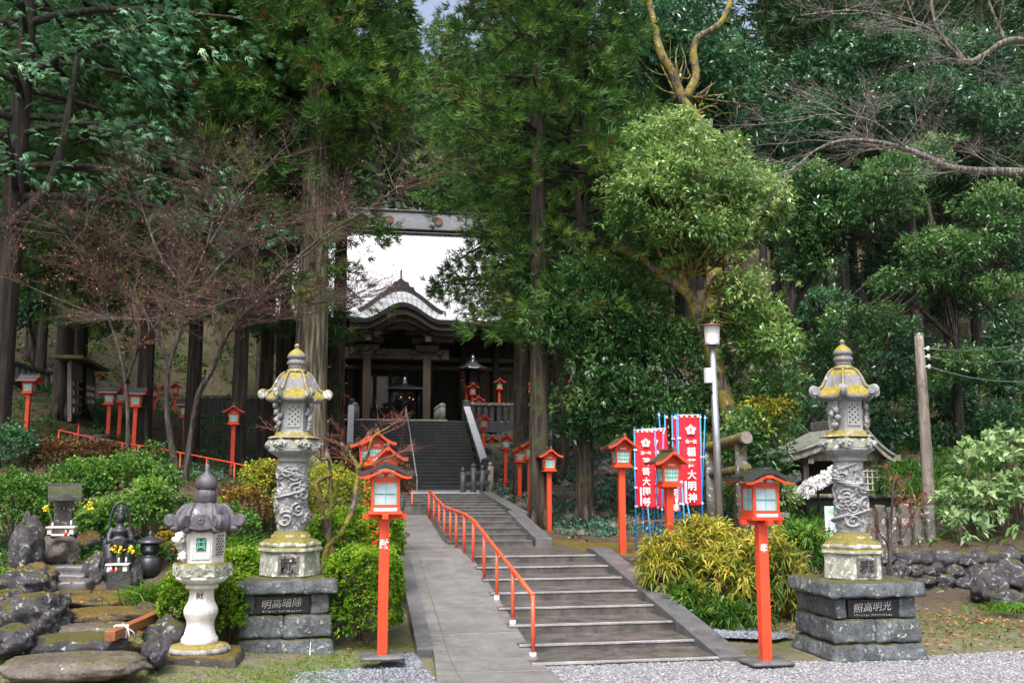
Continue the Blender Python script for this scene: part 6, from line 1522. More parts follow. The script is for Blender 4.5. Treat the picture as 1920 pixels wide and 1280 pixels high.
def fans(g, C, D, k, L, W):
    """flat drooping sprays of scale leaves"""
    n = len(C); N = unit(g.normal(size=(n, 3)) * .45 + np.array([0, 0, 1.0])); S = unit(np.cross(D, N))
    a = np.tile(np.linspace(-1.0, 1.0, k), n) + g.normal(size=n * k) * .12; off = np.tile(np.abs(np.linspace(-1, 1, k)), n)
    Dr = np.repeat(D, k, 0); A = unit(Dr * np.cos(a)[:, None] + np.repeat(S, k, 0) * np.sin(a)[:, None] - np.array([0, 0, .28]) * off[:, None])
    P = np.repeat(C, k, 0) + Dr * (g.uniform(0, .55, n * k) * L)[:, None]
    return leafq(P, A, np.repeat(N, k, 0), L * (1.1 - .35 * off) * g.uniform(.7, 1.1, n * k), W * np.ones(n * k), .10)
def ground_at(px, Y):
    x = X_(px, Y); return Vector((x, Y, H(x, Y)))
def place(o, px, Y, rz=0, s=1): o.location = ground_at(px, Y); o.rotation_euler = (0, 0, rz); o.scale = (s, s, s); return o
place(cedar('cedar_tree', 'thick pale barked cedar right behind the left dragon lantern', 27, .50, 10.5, 3.6, 165, 76, 19, .30, .022, 1, bark='cedarbarkb', lean=(-.004, 0)), 577, 29.5)
t2 = place(cedar('cedar_tree', 'slim cedar right of the thick pale trunk at the temple', 27, .25, 12.6, 3.8, 110, 54, 18, .30, .022, 2), 628, 35, 1)
place(cedar('cedar_tree', 'cedar whose branches hang over the temple roof on the right', 27, .26, 6.8, 3.0, 130, 62, 20, .30, .022, 3, hang=.95), 977, 33, 2)
place(cedar('cedar_tree', 'mossy cedar standing at the top of the middle steps beside the lanterns', 27, .24, 9.2, 2.9, 115, 60, 20, .28, .020, 4, hang=.6), 1011, 24.8, 0)
ce = place(cedar('cedar_tree', 'dark cedar behind the mossy one on the right slope', 28, .28, 5.8, 4.2, 120, 60, 18, .32, .025, 5), 1052, 34, 0)
for px, Y, rz, s, lb in [(1096, 25.4, 1.2, .82, 'thin cedar on the dark slope right of the lantern row'), (866, 62, 1.9, 1.0, 'cedar behind the temple at the right end of its roof'), (480, 61, .8, 1.02, 'cedar behind the temple at the left end of its roof')]:
    place(copy_tree(ce), px, Y, rz, s)['label'] = lb
for o in [q for q in COL.objects if q.get('category') == 'cedar tree']: o['group'] = 'tall cedars around the temple steps'
lc = cedar('cedar_tree', 'dark cedar trunk behind the lone gabled lantern on the left slope', 26, .22, 5.4, 4.7, 118, 62, 17, .34, .027, 6, 'sugi', 'darkbark', .85); place(lc, 442, 30, .3); lc['group'] = 'dark cedars on the left slope'
for px, Y, rz, s, lb in [(354, 31, 1.9, 1.0, 'dark cedar trunk behind the forked maple stem on the left'), (262, 30.5, 3.3, 1.05, 'broad dark cedar trunk behind the pair of grey roofed lanterns'), (104, 34, 4.4, 1.2, 'double cedar trunk left of the lattice screen'),
                        (60, 43, 2.2, .9, 'cedar behind the dark fence at the far left')]:
    place(copy_tree(lc), px, Y, rz, s)['label'] = lb
for px, Y, rz, s, lb in [(492, 34, 2.7, .95, 'thin dark cedar above the stone fence left of the temple'), (524, 37, 1.0, .9, 'thin cedar left of the thick pale trunk')]:
    o = place(copy_tree(t2), px, Y, rz, s); o['label'] = lb; o['group'] = 'dark cedars on the left slope'
hk = cedar('cypress_tree', 'tall cypress with blue green fan foliage at the left edge', 25, .27, 6.2, 6.2, 110, 210, 12, .19, .022, 8, 'hinoki', 'darkbark', .55, True); hk['category'] = 'cypress tree'; place(hk, -14, 24.5, .4)
h2 = place(copy_tree(hk), 128, 35.5, 2.1, 1.2); h2['label'] = 'cypress with pale green sprays high above the bare maple'
m = MB(); P_ = [at(q[0], q[1], 23.6) for q in ((12, 430), (50, 395), (95, 340), (118, 265), (135, 175), (150, 100), (190, 85), (230, 110))]; tree_limbs(m, smooth_path(P_), .16, .03); dl = m.build('bare_limb', MAT['darkbark'], hk); dl.matrix_parent_inverse = hk.matrix_basis.inverted()

# ---- broadleaf evergreens with lobed crowns
def lobes_crown(parent, name, lobes, mat, g, dens, k, L, W, R=.55, spread=.9, droop=.15):
    Vs = []; Ts = []; cs = []
    for (px, py, rx, ry, Y, dep) in lobes:
        c = at(px, py, Y); s = (c - CAM).dot(Fv) / FPX; a, b = rx * s, ry * s
        n = int(dens * (a * b + dep * (a + b) * .5)); d, r = ell(g, n, .5, .15); nn = g.uniform(.8, 1.12, n)
        cen = np.array(c) + d * (r * nn)[:, None] * np.array([a, dep, b]); cs.append((c, cen))
        rr = R * g.uniform(.6, 1.25, n); per = 15
        Vs.append(clump_leaves(g, cen, rr, per, k, L, W, spread, droop, .55)); toplight_tint = np.clip(d[:, 2] * .28 + .48 + g.normal(size=n) * .17, .03, .97)  # tint rises with height: highlights of the crown tops put into leaf colour
        Ts.append(np.clip(np.repeat(toplight_tint, per * k) + g.normal(size=n * per * k) * .10, 0, 1))
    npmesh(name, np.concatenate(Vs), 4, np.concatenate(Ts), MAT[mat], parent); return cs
def twigs_to(m, start, cs, g, n, r):
    for c, cen in cs:
        for i in g.integers(0, len(cen), n):
            e = Vector(cen[i]); mid = start.lerp(e, .5) + Vector(g.normal(size=3) * .25); m.tube(smooth_path([start.lerp(Vector(c), .3), mid, e], 3), [r * (1 - .8 * j / 6) for j in range(7)], 5, False)
def rooted(P):
    """carry the foot of a trunk down into the soil"""
    g0_ = H(P[0].x, P[0].y) - .3; return [Vector((P[0].x, P[0].y, g0_))] + P if P[0].z > g0_ + .1 else P
def broadleaf(label, lobes, mat, limbs, bark, seed, dens, k=6, L=.15, W=.055, R=.55, group=None, name='evergreen_tree', tw=8, extra=None):
    g = np.random.default_rng(seed); t = thing(name, label, 'tree', (0, 0, 0), 0, group); m = MB()
    for li, (pts, r0, r1, yy) in enumerate(limbs):
        P = [at(a, b, yy + (c[0] if c else 0)) for a, b, *c in pts]; P = (rooted(P) if li == 0 else P); tree_limbs(m, smooth_path(P), r0, r1, 12, .3)
    cs = lobes_crown(t, 'crown', lobes, mat, g, dens, k, L, W, R)
    for ex in extra or []: lobes_crown(t, 'crown', ex[0], ex[1], g, dens * .85, k, L, W, R)
    st = at(*limbs[0][0][len(limbs[0][0]) // 2][:2], limbs[0][3]); twigs_to(m, st, cs, g, tw, .045); m.build('trunk', MAT[bark], t); return t
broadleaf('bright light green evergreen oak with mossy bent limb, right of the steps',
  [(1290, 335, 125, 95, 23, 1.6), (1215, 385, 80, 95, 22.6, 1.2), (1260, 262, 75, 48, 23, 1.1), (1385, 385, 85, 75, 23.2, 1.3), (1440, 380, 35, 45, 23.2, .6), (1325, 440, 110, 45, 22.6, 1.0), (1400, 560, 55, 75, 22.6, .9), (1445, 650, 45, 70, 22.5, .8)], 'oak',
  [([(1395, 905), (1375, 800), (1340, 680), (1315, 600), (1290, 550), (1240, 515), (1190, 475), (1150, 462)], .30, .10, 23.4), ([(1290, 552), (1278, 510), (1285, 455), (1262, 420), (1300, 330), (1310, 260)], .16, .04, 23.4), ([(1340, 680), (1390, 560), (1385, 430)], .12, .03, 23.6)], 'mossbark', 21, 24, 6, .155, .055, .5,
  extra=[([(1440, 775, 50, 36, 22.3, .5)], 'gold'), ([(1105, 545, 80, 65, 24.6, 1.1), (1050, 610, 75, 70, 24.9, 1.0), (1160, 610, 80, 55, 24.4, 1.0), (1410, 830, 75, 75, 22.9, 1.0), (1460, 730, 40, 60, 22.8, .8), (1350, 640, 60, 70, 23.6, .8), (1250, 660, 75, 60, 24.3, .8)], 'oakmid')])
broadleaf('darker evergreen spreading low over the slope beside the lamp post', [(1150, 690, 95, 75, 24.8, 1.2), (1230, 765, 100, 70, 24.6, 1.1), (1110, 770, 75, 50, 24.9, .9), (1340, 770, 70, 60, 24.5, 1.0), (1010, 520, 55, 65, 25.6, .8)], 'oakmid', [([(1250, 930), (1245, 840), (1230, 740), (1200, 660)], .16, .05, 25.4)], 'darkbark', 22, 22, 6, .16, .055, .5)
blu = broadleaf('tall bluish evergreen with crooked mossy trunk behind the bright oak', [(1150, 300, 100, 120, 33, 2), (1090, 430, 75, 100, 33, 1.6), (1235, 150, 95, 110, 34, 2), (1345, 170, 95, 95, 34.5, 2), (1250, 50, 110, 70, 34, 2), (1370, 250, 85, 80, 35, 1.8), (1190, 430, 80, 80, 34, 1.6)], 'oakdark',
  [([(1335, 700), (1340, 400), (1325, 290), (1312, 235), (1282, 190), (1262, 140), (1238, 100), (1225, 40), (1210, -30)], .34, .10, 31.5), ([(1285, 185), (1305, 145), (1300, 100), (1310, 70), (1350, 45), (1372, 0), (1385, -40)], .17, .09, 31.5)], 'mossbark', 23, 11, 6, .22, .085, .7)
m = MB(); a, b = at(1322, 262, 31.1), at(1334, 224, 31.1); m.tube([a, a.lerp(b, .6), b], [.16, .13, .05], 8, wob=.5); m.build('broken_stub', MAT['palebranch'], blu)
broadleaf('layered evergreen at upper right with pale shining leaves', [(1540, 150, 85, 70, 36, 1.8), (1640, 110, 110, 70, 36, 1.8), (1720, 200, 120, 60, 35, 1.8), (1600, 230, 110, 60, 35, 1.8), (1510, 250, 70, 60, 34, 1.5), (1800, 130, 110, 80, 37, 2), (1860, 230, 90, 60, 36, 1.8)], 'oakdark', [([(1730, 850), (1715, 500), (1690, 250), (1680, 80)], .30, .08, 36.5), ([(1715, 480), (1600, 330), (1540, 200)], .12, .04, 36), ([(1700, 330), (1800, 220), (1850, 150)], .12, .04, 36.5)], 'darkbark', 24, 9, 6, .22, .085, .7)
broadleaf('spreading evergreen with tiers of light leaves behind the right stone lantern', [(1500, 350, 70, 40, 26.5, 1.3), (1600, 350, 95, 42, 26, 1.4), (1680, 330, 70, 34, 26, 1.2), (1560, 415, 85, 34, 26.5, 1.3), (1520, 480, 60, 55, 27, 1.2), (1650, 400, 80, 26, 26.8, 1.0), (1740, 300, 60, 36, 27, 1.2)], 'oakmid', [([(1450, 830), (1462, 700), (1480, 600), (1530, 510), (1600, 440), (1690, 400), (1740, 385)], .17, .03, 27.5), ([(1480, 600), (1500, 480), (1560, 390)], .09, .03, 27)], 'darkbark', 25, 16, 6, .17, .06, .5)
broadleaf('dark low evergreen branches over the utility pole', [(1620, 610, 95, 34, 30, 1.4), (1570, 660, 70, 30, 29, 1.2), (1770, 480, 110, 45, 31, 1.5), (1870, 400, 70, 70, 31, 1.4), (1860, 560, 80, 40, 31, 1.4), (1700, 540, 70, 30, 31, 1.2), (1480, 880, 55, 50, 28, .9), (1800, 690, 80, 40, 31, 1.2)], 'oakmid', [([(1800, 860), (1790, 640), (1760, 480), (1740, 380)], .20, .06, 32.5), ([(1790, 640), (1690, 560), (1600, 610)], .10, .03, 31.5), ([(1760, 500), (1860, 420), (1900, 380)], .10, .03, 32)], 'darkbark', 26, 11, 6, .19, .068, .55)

# ---- bare branching trees
def bare(m, p, d, l, r, lev, rr, tips, grav=.0, ang=.55, n=(2, 4), flat=.6):
    k = 4; pts = [p]; q = p.copy(); dd = d.normalized()
    for i in range(k):
        dd = (dd + Vector((rr.uniform(-1, 1), rr.uniform(-1, 1), rr.uniform(-.7, .7) + grav)) * .22).normalized(); q = q + dd * (l / k); pts.append(q.copy())
    m.tube(pts, [r * (1 - .55 * i / k) for i in range(k + 1)], 6 if r > .02 else 4, False)
    if lev == 0: tips.extend(pts[1:]); return
    for i in range(rr.randint(*n)):
        j = rr.randint(1, k); e = pts[j]; a = rr.uniform(0, 2 * PI); sd = Vector((math.cos(a), math.sin(a), rr.uniform(-.35, .5) * flat))
        bare(m, e, (dd * 1.0 + sd * rr.uniform(.6, 1.3) * ang / .55), l * rr.uniform(.55, .8), r * .55, lev - 1, rr, tips, grav, ang, n, flat)
    bare(m, q, dd, l * .75, r * .5, lev - 1, rr, tips, grav, ang, n, flat)
def limb_tree(label, limbs, Y, bark, twigm, seed, lev, l0, leaves, name='bare_maple', cat='maple tree', tw0=.022, step=2, lsize=.055, grav=.02, sprout=(1, 2), base=None):
    g = np.random.default_rng(seed); rr = random.Random(seed); t = thing(name, label, cat); m = MB(); tw = MB(); tips = []
    for (pts, r0, r1, s0) in limbs:
        P = [at(a, b, Y + c) for a, b, c in pts]; P = smooth_path(rooted(P) if pts[0][1] > 880 else P, 4); tree_limbs(m, P, r0, r1, 10, .25); n = len(P)
        for i in range(int(n * s0), n, step):
            for _ in range(rr.randint(*sprout)):
                u = i / n; d = (P[min(i + 1, n - 1)] - P[i - 1]).normalized(); a = rr.uniform(0, 6.28)
                bare(tw, P[i], d * .8 + Vector((math.cos(a), math.sin(a) * .8, rr.uniform(-.2, .6))), l0 * rr.uniform(.6, 1.1), tw0 * rr.uniform(.6, 1.1), lev, rr, tips, grav)
    m.build('trunk', MAT[bark], t); tw.build('twigs', MAT[twigm], t)
    if leaves:
        T = np.array([tuple(p) for p in tips]); i = g.integers(0, len(T), leaves); A = unit(runit(g, leaves) + np.array([0, 0, -.7]))
        npmesh('dry_leaves', leafq(T[i], A, runit(g, leaves), lsize * g.uniform(.5, 1.3, leaves), lsize * .6 * g.uniform(.6, 1.2, leaves)), 4, g.uniform(0, 1, leaves), MAT['budleaf'], t)
    return t
limb_tree('bare forked maple with reddish twigs spreading over the left slope',
  [([(332, 900, 0), (316, 800, 0), (312, 740, 0), (318, 680, .1), (345, 600, .2), (352, 540, .2), (385, 470, .4), (400, 400, .5), (390, 330, .6)], .085, .014, .50),
   ([(346, 900, 0), (358, 820, 0), (372, 740, -.2), (400, 690, -.3), (430, 620, -.5), (478, 570, -.7), (540, 500, -.9), (610, 440, -1), (700, 385, -1.2), (770, 330, -1.3)], .08, .012, .42),
   ([(318, 690, .1), (300, 640, .1), (262, 575, 0), (205, 520, -.2), (150, 470, -.4), (100, 420, -.6)], .055, .015, .25),
   ([(345, 600, .2), (395, 520, .5), (445, 470, .8), (520, 430, 1.0), (590, 400, 1.1)], .05, .014, .25), ([(430, 620, -.5), (500, 600, -.6), (580, 570, -.8), (660, 560, -.9)], .035, .010, .2),
   ([(352, 545, .2), (300, 480, .6), (270, 400, .9), (240, 330, 1.0)], .045, .012, .3), ([(385, 470, .4), (450, 370, .3), (520, 290, .2)], .04, .01, .3), ([(478, 570, -.7), (440, 560, -1.2), (360, 590, -1.6), (250, 600, -1.8)], .03, .01, .3)], 21.5, 'maplebark', 'twig', 31, 3, .80, 3800, sprout=(1, 3), step=1, tw0=.014, lsize=.048)
limb_tree('second slender bare maple left of the forked one', [([(238, 888, 0), (240, 800, 0), (236, 720, .1), (222, 650, .1), (205, 600, .2), (190, 540, .2), (150, 480, .3)], .06, .014, .5), ([(236, 720, .1), (262, 650, -.2), (300, 600, -.4), (340, 560, -.5)], .035, .01, .3), ([(205, 600, .2), (130, 570, .1), (60, 540, 0), (10, 520, -.1)], .03, .01, .2)], 21.0, 'maplebark', 'twig', 32, 3, .65, 1100, step=3)
limb_tree('bare maple reaching in from the right with mossy pale limb', [([(2260, 1010, 1.5), (2230, 700, 1.2), (2180, 480, .8), (2080, 350, .4), (1960, 325, 0), (1880, 322, 0), (1790, 316, 0), (1740, 296, 0), (1700, 280, 0), (1640, 266, 0), (1580, 264, 0), (1530, 282, 0), (1480, 325, 0)], .15, .012, .40),
   ([(2180, 480, .8), (2120, 200, .6), (2000, 110, .3), (1930, 78, 0), (1885, 78, 0), (1850, 100, 0), (1812, 115, 0), (1772, 80, 0), (1752, 40, 0), (1742, -20, 0)], .08, .025, .40), ([(1812, 115, 0), (1770, 70, .2), (1700, 40, .4), (1600, 20, .6), (1500, 30, .8)], .03, .01, .1), ([(1700, 280, 0), (1640, 230, -.3), (1560, 215, -.5), (1470, 225, -.6)], .025, .008, .1), ([(1885, 78, 0), (1860, 20, 0), (1840, -40, 0)], .04, .02, .1)], 15.0, 'palebranch', 'paletwig', 33, 3, .85, 420, step=2, tw0=.008, sprout=(1, 1), lsize=.05)
limb_tree('small gnarled bare tree with mossy trunk behind the clipped hedge', [([(622, 1040, 0), (610, 990, 0), (598, 930, -.1), (592, 905, -.1), (620, 890, 0)], .05, .03, 9), ([(610, 1040, 0), (640, 1000, 0), (662, 950, .1), (668, 910, .2), (672, 880, .2), (655, 850, .2), (640, 830, .3)], .055, .02, .7), ([(672, 880, .2), (690, 850, .1), (700, 820, 0), (730, 800, -.1)], .03, .012, .5), ([(620, 890, 0), (600, 860, -.2), (570, 840, -.3), (530, 810, -.4)], .03, .010, .4), ([(668, 905, .2), (700, 870, .4), (745, 850, .5)], .02, .008, .4)], 14.3, 'mossbark', 'twigred', 34, 2, .32, 0, 'bare_tree', 'tree', .010, 2)
MAT_T = None
limb_tree('leafless shrub with reddish twig tips beside the right stone lantern', [([(1667, 1095, 0), (1668, 1040, 0), (1670, 980, 0), (1674, 930, 0), (1676, 895, 0)], .040, .014, .70), ([(1668, 1036, 0), (1690, 1010, .1), (1705, 980, .1), (1720, 950, .1)], .02, .008, .6), ([(1668, 1036, 0), (1650, 1000, -.1), (1640, 960, -.1)], .02, .007, .6)], 14.6, 'maplebark', 'twigred', 35, 2, .24, 260, 'bare_shrub', 'shrub', .008, 2, .05)
# ------------------------------------------------------------------ shrubs, hedges, ground plants
def shrub(label, lobes, mat, seed, L, W, dens, k=6, per=8, R=.10, spread=.9, droop=.1, name='shrub', cat='shrub', box=0, stems=8, lo=.82, up=.6, bark='twig', zb=None, tlo=0, thi=1, group=None):
    g = np.random.default_rng(seed); c0 = at(lobes[0][0], lobes[0][1] + lobes[0][3], lobes[0][4]); t = thing(name, label, cat, (0, 0, 0), 0, group)
    Vs = []; Ts = []; st = MB()
    for (px, py, rx, ry, Y, dep) in lobes:
        c = at(px, py, Y); s = (c - CAM).dot(Fv) / FPX; a, b = rx * s, ry * s; n = max(6, int(dens * (a * b + dep * (a + b))))
        d = runit(g, n); d[:, 2] = np.where(d[:, 2] < -.5, -d[:, 2], d[:, 2])
        sc = 1 if not box else 1 / (np.abs(d) ** box).sum(-1) ** (1 / box)
        lump = np.array([1 + .13 * mnoise.fractal(Vector(tuple(q * 2.2)) + Vector((seed, px * .01, 0)), 1, 2, 3) for q in d]); r = g.uniform(lo, 1.03, n) * lump
        cen = np.array(c) + d * np.reshape(sc * r, (-1, 1)) * np.array([a, dep, b])
        dd = np.repeat(unit(d * np.array([1, 1, 1.0]) + np.array([0, 0, .15])), per, 0) if per > 1 else unit(d + np.array([0, 0, .15]))
        P = np.repeat(cen, per, 0) + g.normal(size=(n * per, 3)) * R
        Vs.append(sprays(g, P, unit(dd + runit(g, len(dd)) * .4), k, L, W, spread, droop, up, L * .1))
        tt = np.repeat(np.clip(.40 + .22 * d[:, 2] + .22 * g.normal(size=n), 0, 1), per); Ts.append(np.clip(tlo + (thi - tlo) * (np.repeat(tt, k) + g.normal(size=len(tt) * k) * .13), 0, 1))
        z0 = H(c.x, c.y)
        for i in range(stems):
            e = Vector(cen[g.integers(0, n)]); f = Vector((c.x + g.normal() * .12 * a, c.y + g.normal() * .1, min(z0, c.z - b * .9) - .05)); e = f.lerp(e, .85); st.tube(smooth_path([f, f.lerp(e, .5) + Vector((0, 0, .08 * b)), e], 3), [.012 * (1 + b) * (1 - .6 * j / 6) for j in range(7)], 5, False)
    if stems: st.build('stems', MAT[bark], t)
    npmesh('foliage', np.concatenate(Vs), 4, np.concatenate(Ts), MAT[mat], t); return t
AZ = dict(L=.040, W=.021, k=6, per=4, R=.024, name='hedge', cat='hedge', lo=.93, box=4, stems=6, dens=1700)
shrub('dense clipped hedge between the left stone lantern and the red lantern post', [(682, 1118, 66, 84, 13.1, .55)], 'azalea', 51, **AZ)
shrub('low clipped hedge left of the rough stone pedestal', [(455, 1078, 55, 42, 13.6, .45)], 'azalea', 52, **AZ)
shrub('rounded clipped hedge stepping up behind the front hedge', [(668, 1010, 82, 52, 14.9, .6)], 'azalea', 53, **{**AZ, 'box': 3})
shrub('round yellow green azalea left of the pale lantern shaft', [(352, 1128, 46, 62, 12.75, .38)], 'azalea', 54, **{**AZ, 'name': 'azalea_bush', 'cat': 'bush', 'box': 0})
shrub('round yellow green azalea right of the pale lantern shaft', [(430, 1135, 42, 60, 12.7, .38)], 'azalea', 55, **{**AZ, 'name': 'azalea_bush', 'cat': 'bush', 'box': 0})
SH = dict(L=.06, W=.03, k=6, per=5, R=.05, dens=260)
shrub('round deep green bush at the left edge', [(32, 948, 58, 54, 16.6, .7)], 'shrub', 56, **{**SH, 'dens': 380, 'lo': .85})
shrub('loose fresh green bush above the tiny stone shrine', [(160, 905, 60, 42, 18.3, .7), (235, 900, 75, 45, 18.3, .7), (110, 925, 40, 30, 17.9, .5)], 'shrub', 57, **{**SH, 'lo': .6, 'thi': 1.2})
shrub('yellow green bush behind the black statue', [(280, 950, 48, 58, 17.2, .5), (215, 970, 50, 40, 17.0, .4), (175, 985, 35, 40, 16.8, .4)], 'shrub', 58, **{**SH, 'lo': .5, 'tlo': .25, 'thi': 1.3})
shrub('bluish dark bush at the left edge below the cypress', [(15, 850, 48, 50, 19.5, .7)], 'oakdark', 59, **SH)
shrub('small orange brown shrub beside the iron lantern', [(318, 1030, 34, 32, 15.6, .35)], 'rust', 60, **{**SH, 'L': .045, 'tlo': .3, 'thi': 1.3})
shrub('reddish brown azalea behind the left dragon lantern base', [(455, 955, 50, 42, 17.5, .5), (520, 900, 40, 30, 18.5, .5)], 'rust', 61, **SH)
shrub('golden tinted shrub left of the dragon pillar', [(492, 905, 40, 38, 18.4, .5)], 'gold', 62, **{**SH, 'thi': .8})
shrub('green leafy shrub behind the pale stone lantern', [(440, 1000, 45, 45, 15.8, .4), (395, 985, 40, 40, 16.2, .4)], 'shrub', 63, **SH)
shrub('rust brown azalea beside the cluster of red lanterns', [(690, 872, 48, 42, 19, .6), (740, 905, 28, 38, 18.6, .4)], 'rust', 64, **{**SH, 'thi': .7})
shrub('golden brown bush under the thick pale cedar trunk', [(610, 915, 55, 42, 17.6, .6), (560, 940, 40, 40, 17, .5), (655, 925, 48, 35, 17.0, .5)], 'gold', 65, **{**SH, 'L': .05, 'W': .025, 'thi': .75})
shrub('low twiggy brown shrub on the left slope', [(110, 855, 60, 26, 20, .6), (190, 850, 40, 18, 20.5, .5)], 'rust', 66, **{**SH, 'thi': .6})
shrub('green sapling leaves below the fork of the bare maple', [(285, 855, 30, 30, 20.3, .3), (310, 905, 36, 26, 18.8, .4)], 'shrub', 67, **{**SH, 'dens': 110, 'lo': .3, 'thi': 1.3})
BA = dict(L=.20, W=.028, k=10, per=1, dens=300, R=.04, spread=1.15, droop=.35, lo=.55, up=.9, name='bamboo_shrub', cat='bush', stems=14, bark='twig')
GB = 'yellow bamboo leaved bushes beside the lower steps'
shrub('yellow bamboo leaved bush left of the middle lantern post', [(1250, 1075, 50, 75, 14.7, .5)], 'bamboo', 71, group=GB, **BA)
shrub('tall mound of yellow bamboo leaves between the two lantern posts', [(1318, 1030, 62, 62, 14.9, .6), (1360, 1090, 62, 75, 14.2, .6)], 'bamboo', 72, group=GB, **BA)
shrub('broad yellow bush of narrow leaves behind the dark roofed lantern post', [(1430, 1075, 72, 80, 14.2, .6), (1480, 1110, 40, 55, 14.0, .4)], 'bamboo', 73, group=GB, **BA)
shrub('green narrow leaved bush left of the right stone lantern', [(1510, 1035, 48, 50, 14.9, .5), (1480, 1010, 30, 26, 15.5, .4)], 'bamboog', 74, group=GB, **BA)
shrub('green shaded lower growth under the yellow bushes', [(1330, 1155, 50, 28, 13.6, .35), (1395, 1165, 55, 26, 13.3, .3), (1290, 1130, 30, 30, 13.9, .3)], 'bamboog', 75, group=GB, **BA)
LO = dict(L=.22, W=.105, k=8, per=1, dens=40, R=.05, spread=1.0, droop=.2, lo=.6, up=.8, name='broadleaf_shrub', cat='bush', stems=10, bark='twig')
shrub('large leaved pale green bush at the right edge above the rubble wall', [(1850, 880, 58, 62, 19.2, .9), (1905, 860, 45, 60, 19.4, .9), (1885, 955, 60, 62, 18.6, .9), (1820, 945, 55, 50, 18.8, .8), (1800, 985, 40, 34, 18.4, .6)], 'loquat', 76, **LO)
shrub('dark leafy bush behind the stone fence and pole', [(1700, 905, 60, 40, 24, .9), (1780, 900, 50, 60, 24, .9)], 'bamboog', 77, **{**BA, 'dens': 120, 'name': 'shrub', 'cat': 'shrub', 'thi': .5})
shrub('leafy yellow shrub behind the white round pillar', [(1470, 940, 26, 34, 21.5, .4)], 'oak', 78, **{**SH, 'L': .1, 'W': .04, 'dens': 120})

def grass_blades(g, P, L, W, lean=.6, droop=.45):
    n = len(P); A = unit(g.normal(size=(n, 3)) * lean * np.array([1, 1, .2]) + np.array([0, 0, 1])); l = L * g.uniform(.5, 1.2, n)
    S = unit(np.cross(A, runit(g, n))); w = W * g.uniform(.7, 1.2, n)
    out = unit(A * np.array([1, 1, 0])) ; m1 = P + A * l[:, None] * .55; tp = P + A * l[:, None] * .95 + out * l[:, None] * .25 - np.array([0, 0, 1]) * (l * droop * .5)[:, None]
    q1 = np.stack([P - S * w[:, None] * .5, P + S * w[:, None] * .5, m1 + S * w[:, None] * .45, m1 - S * w[:, None] * .45], 1); q2 = np.stack([m1 - S * w[:, None] * .45, m1 + S * w[:, None] * .45, tp + S * w[:, None] * .05, tp - S * w[:, None] * .05], 1)
    return np.concatenate([q1, q2], 1).reshape(-1, 4, 3)
def tuft(label, px, py, Y, n, rad, L, W, seed, mat='grass', group='clumps of strap leaved grass'):
    g = np.random.default_rng(seed); p = at(px, py, Y); P = np.array(p) + g.normal(size=(n, 3)) * np.array([rad, rad * .6, .0]); P[:, 2] = H_np(P[:, 0], P[:, 1]) if py > 3000 else p.z - .03
    o = npmesh('grass_clump', grass_blades(g, P, L, W), 4, np.repeat(g.uniform(.1, .9, n), 2), MAT[mat]); tag(o, label, 'grass clump', group)
tuft('tall grass clump below the iron lantern', 285, 1128, 13.8, 420, .16, .42, .014, 1); tuft('grass clump behind the right side of the pale stone lantern', 455, 1035, 15.4, 260, .16, .42, .016, 2); tuft('strap leaved clump hanging over the rubble wall at right', 1888, 1120, 16.0, 260, .12, .36, .014, 3)
tuft('row of bright strap leaves at the foot of the pale bush', 1790, 1018, 18.7, 420, .45, .32, .028, 4); tuft('long grass at the dark bank left of the pale bush', 1765, 930, 21, 260, .3, .65, .02, 5); tuft('grass clump left of the hedge behind the pedestal', 425, 1042, 14.8, 200, .14, .36, .016, 6); tuft('small green clump at the far right foot of the wall', 1900, 1140, 14.6, 260, .3, .22, .02, 7)
tuft('grass clump left of the statue', 190, 1056, 15.2, 120, .06, .22, .012, 8); tuft('pale green leaves at the left edge beside the boulders', 20, 1080, 14.3, 200, .15, .2, .025, 9)

# ---- scattered ground cover
def scatter(name, label, cat, n, boxes, mat, seed, maker, tl=(0, 1), rep=1):
    g = np.random.default_rng(seed); Ps = []
    for (x0, x1, y0, y1, w) in boxes:
        k = int(n * w); x = g.uniform(x0, x1, k); y = g.uniform(y0, y1, k); keep = np.array([mnoise.noise((a * .55, b * .55, seed)) for a, b in zip(x, y)]) > g.uniform(-.5, .35, k); x, y = x[keep], y[keep]; Ps.append(np.stack([x, y, H_np(x, y)], -1))
    P = np.concatenate(Ps); V = maker(g, P); f = len(V) // max(1, len(P))
    o = npmesh(name, V, 4, np.repeat(g.uniform(*tl, len(P)), f), MAT[mat]); tag(o, label, cat, kind='stuff')
flat = lambda L, W: (lambda g, P: leafq(P + np.array([0, 0, .03]) + g.normal(size=P.shape) * np.array([0, 0, .012]), unit(runit(g, len(P)) * np.array([1, 1, .3])), unit(runit(g, len(P)) * .5 + np.array([0, 0, 1])), L * g.uniform(.6, 1.3, len(P)), W * g.uniform(.6, 1.3, len(P)), 0))
scatter('fallen_leaves', 'brown leaves fallen over the garden soil and slopes', 'leaves', 24000, [(-9, .3, 12.2, 22, .30), (-13, 0, 22, 42, .50), (4.9, 10, 12.3, 17, .12), (4.8, 10, 21, 40, .22), (7, 14, 10.9, 14, .03)], 'litter', 81, flat(.07, .04))
def few(n, boxes, zf, seed):
    g = np.random.default_rng(seed); P = []
    for i in range(n):
        b = boxes[g.integers(0, len(boxes))]; x, y = g.uniform(b[0], b[1]), g.uniform(b[2], b[3]); P.append((x, y, zf(x, y) + .008))
    P = np.array(P); n = len(P); V = leafq(P, unit(runit(g, n) * np.array([1, 1, .1])), unit(runit(g, n) * .25 + np.array([0, 0, 1])), .055 * g.uniform(.5, 1.2, n), .032 * g.uniform(.5, 1.2, n)); return V, g.uniform(0, 1, n)
def steptop(x, y):
    z = 0
    for a, b in lv1 + lv2:
        if y > a + SK * (x - (L + R1) / 2) + .06: z = b
    return z
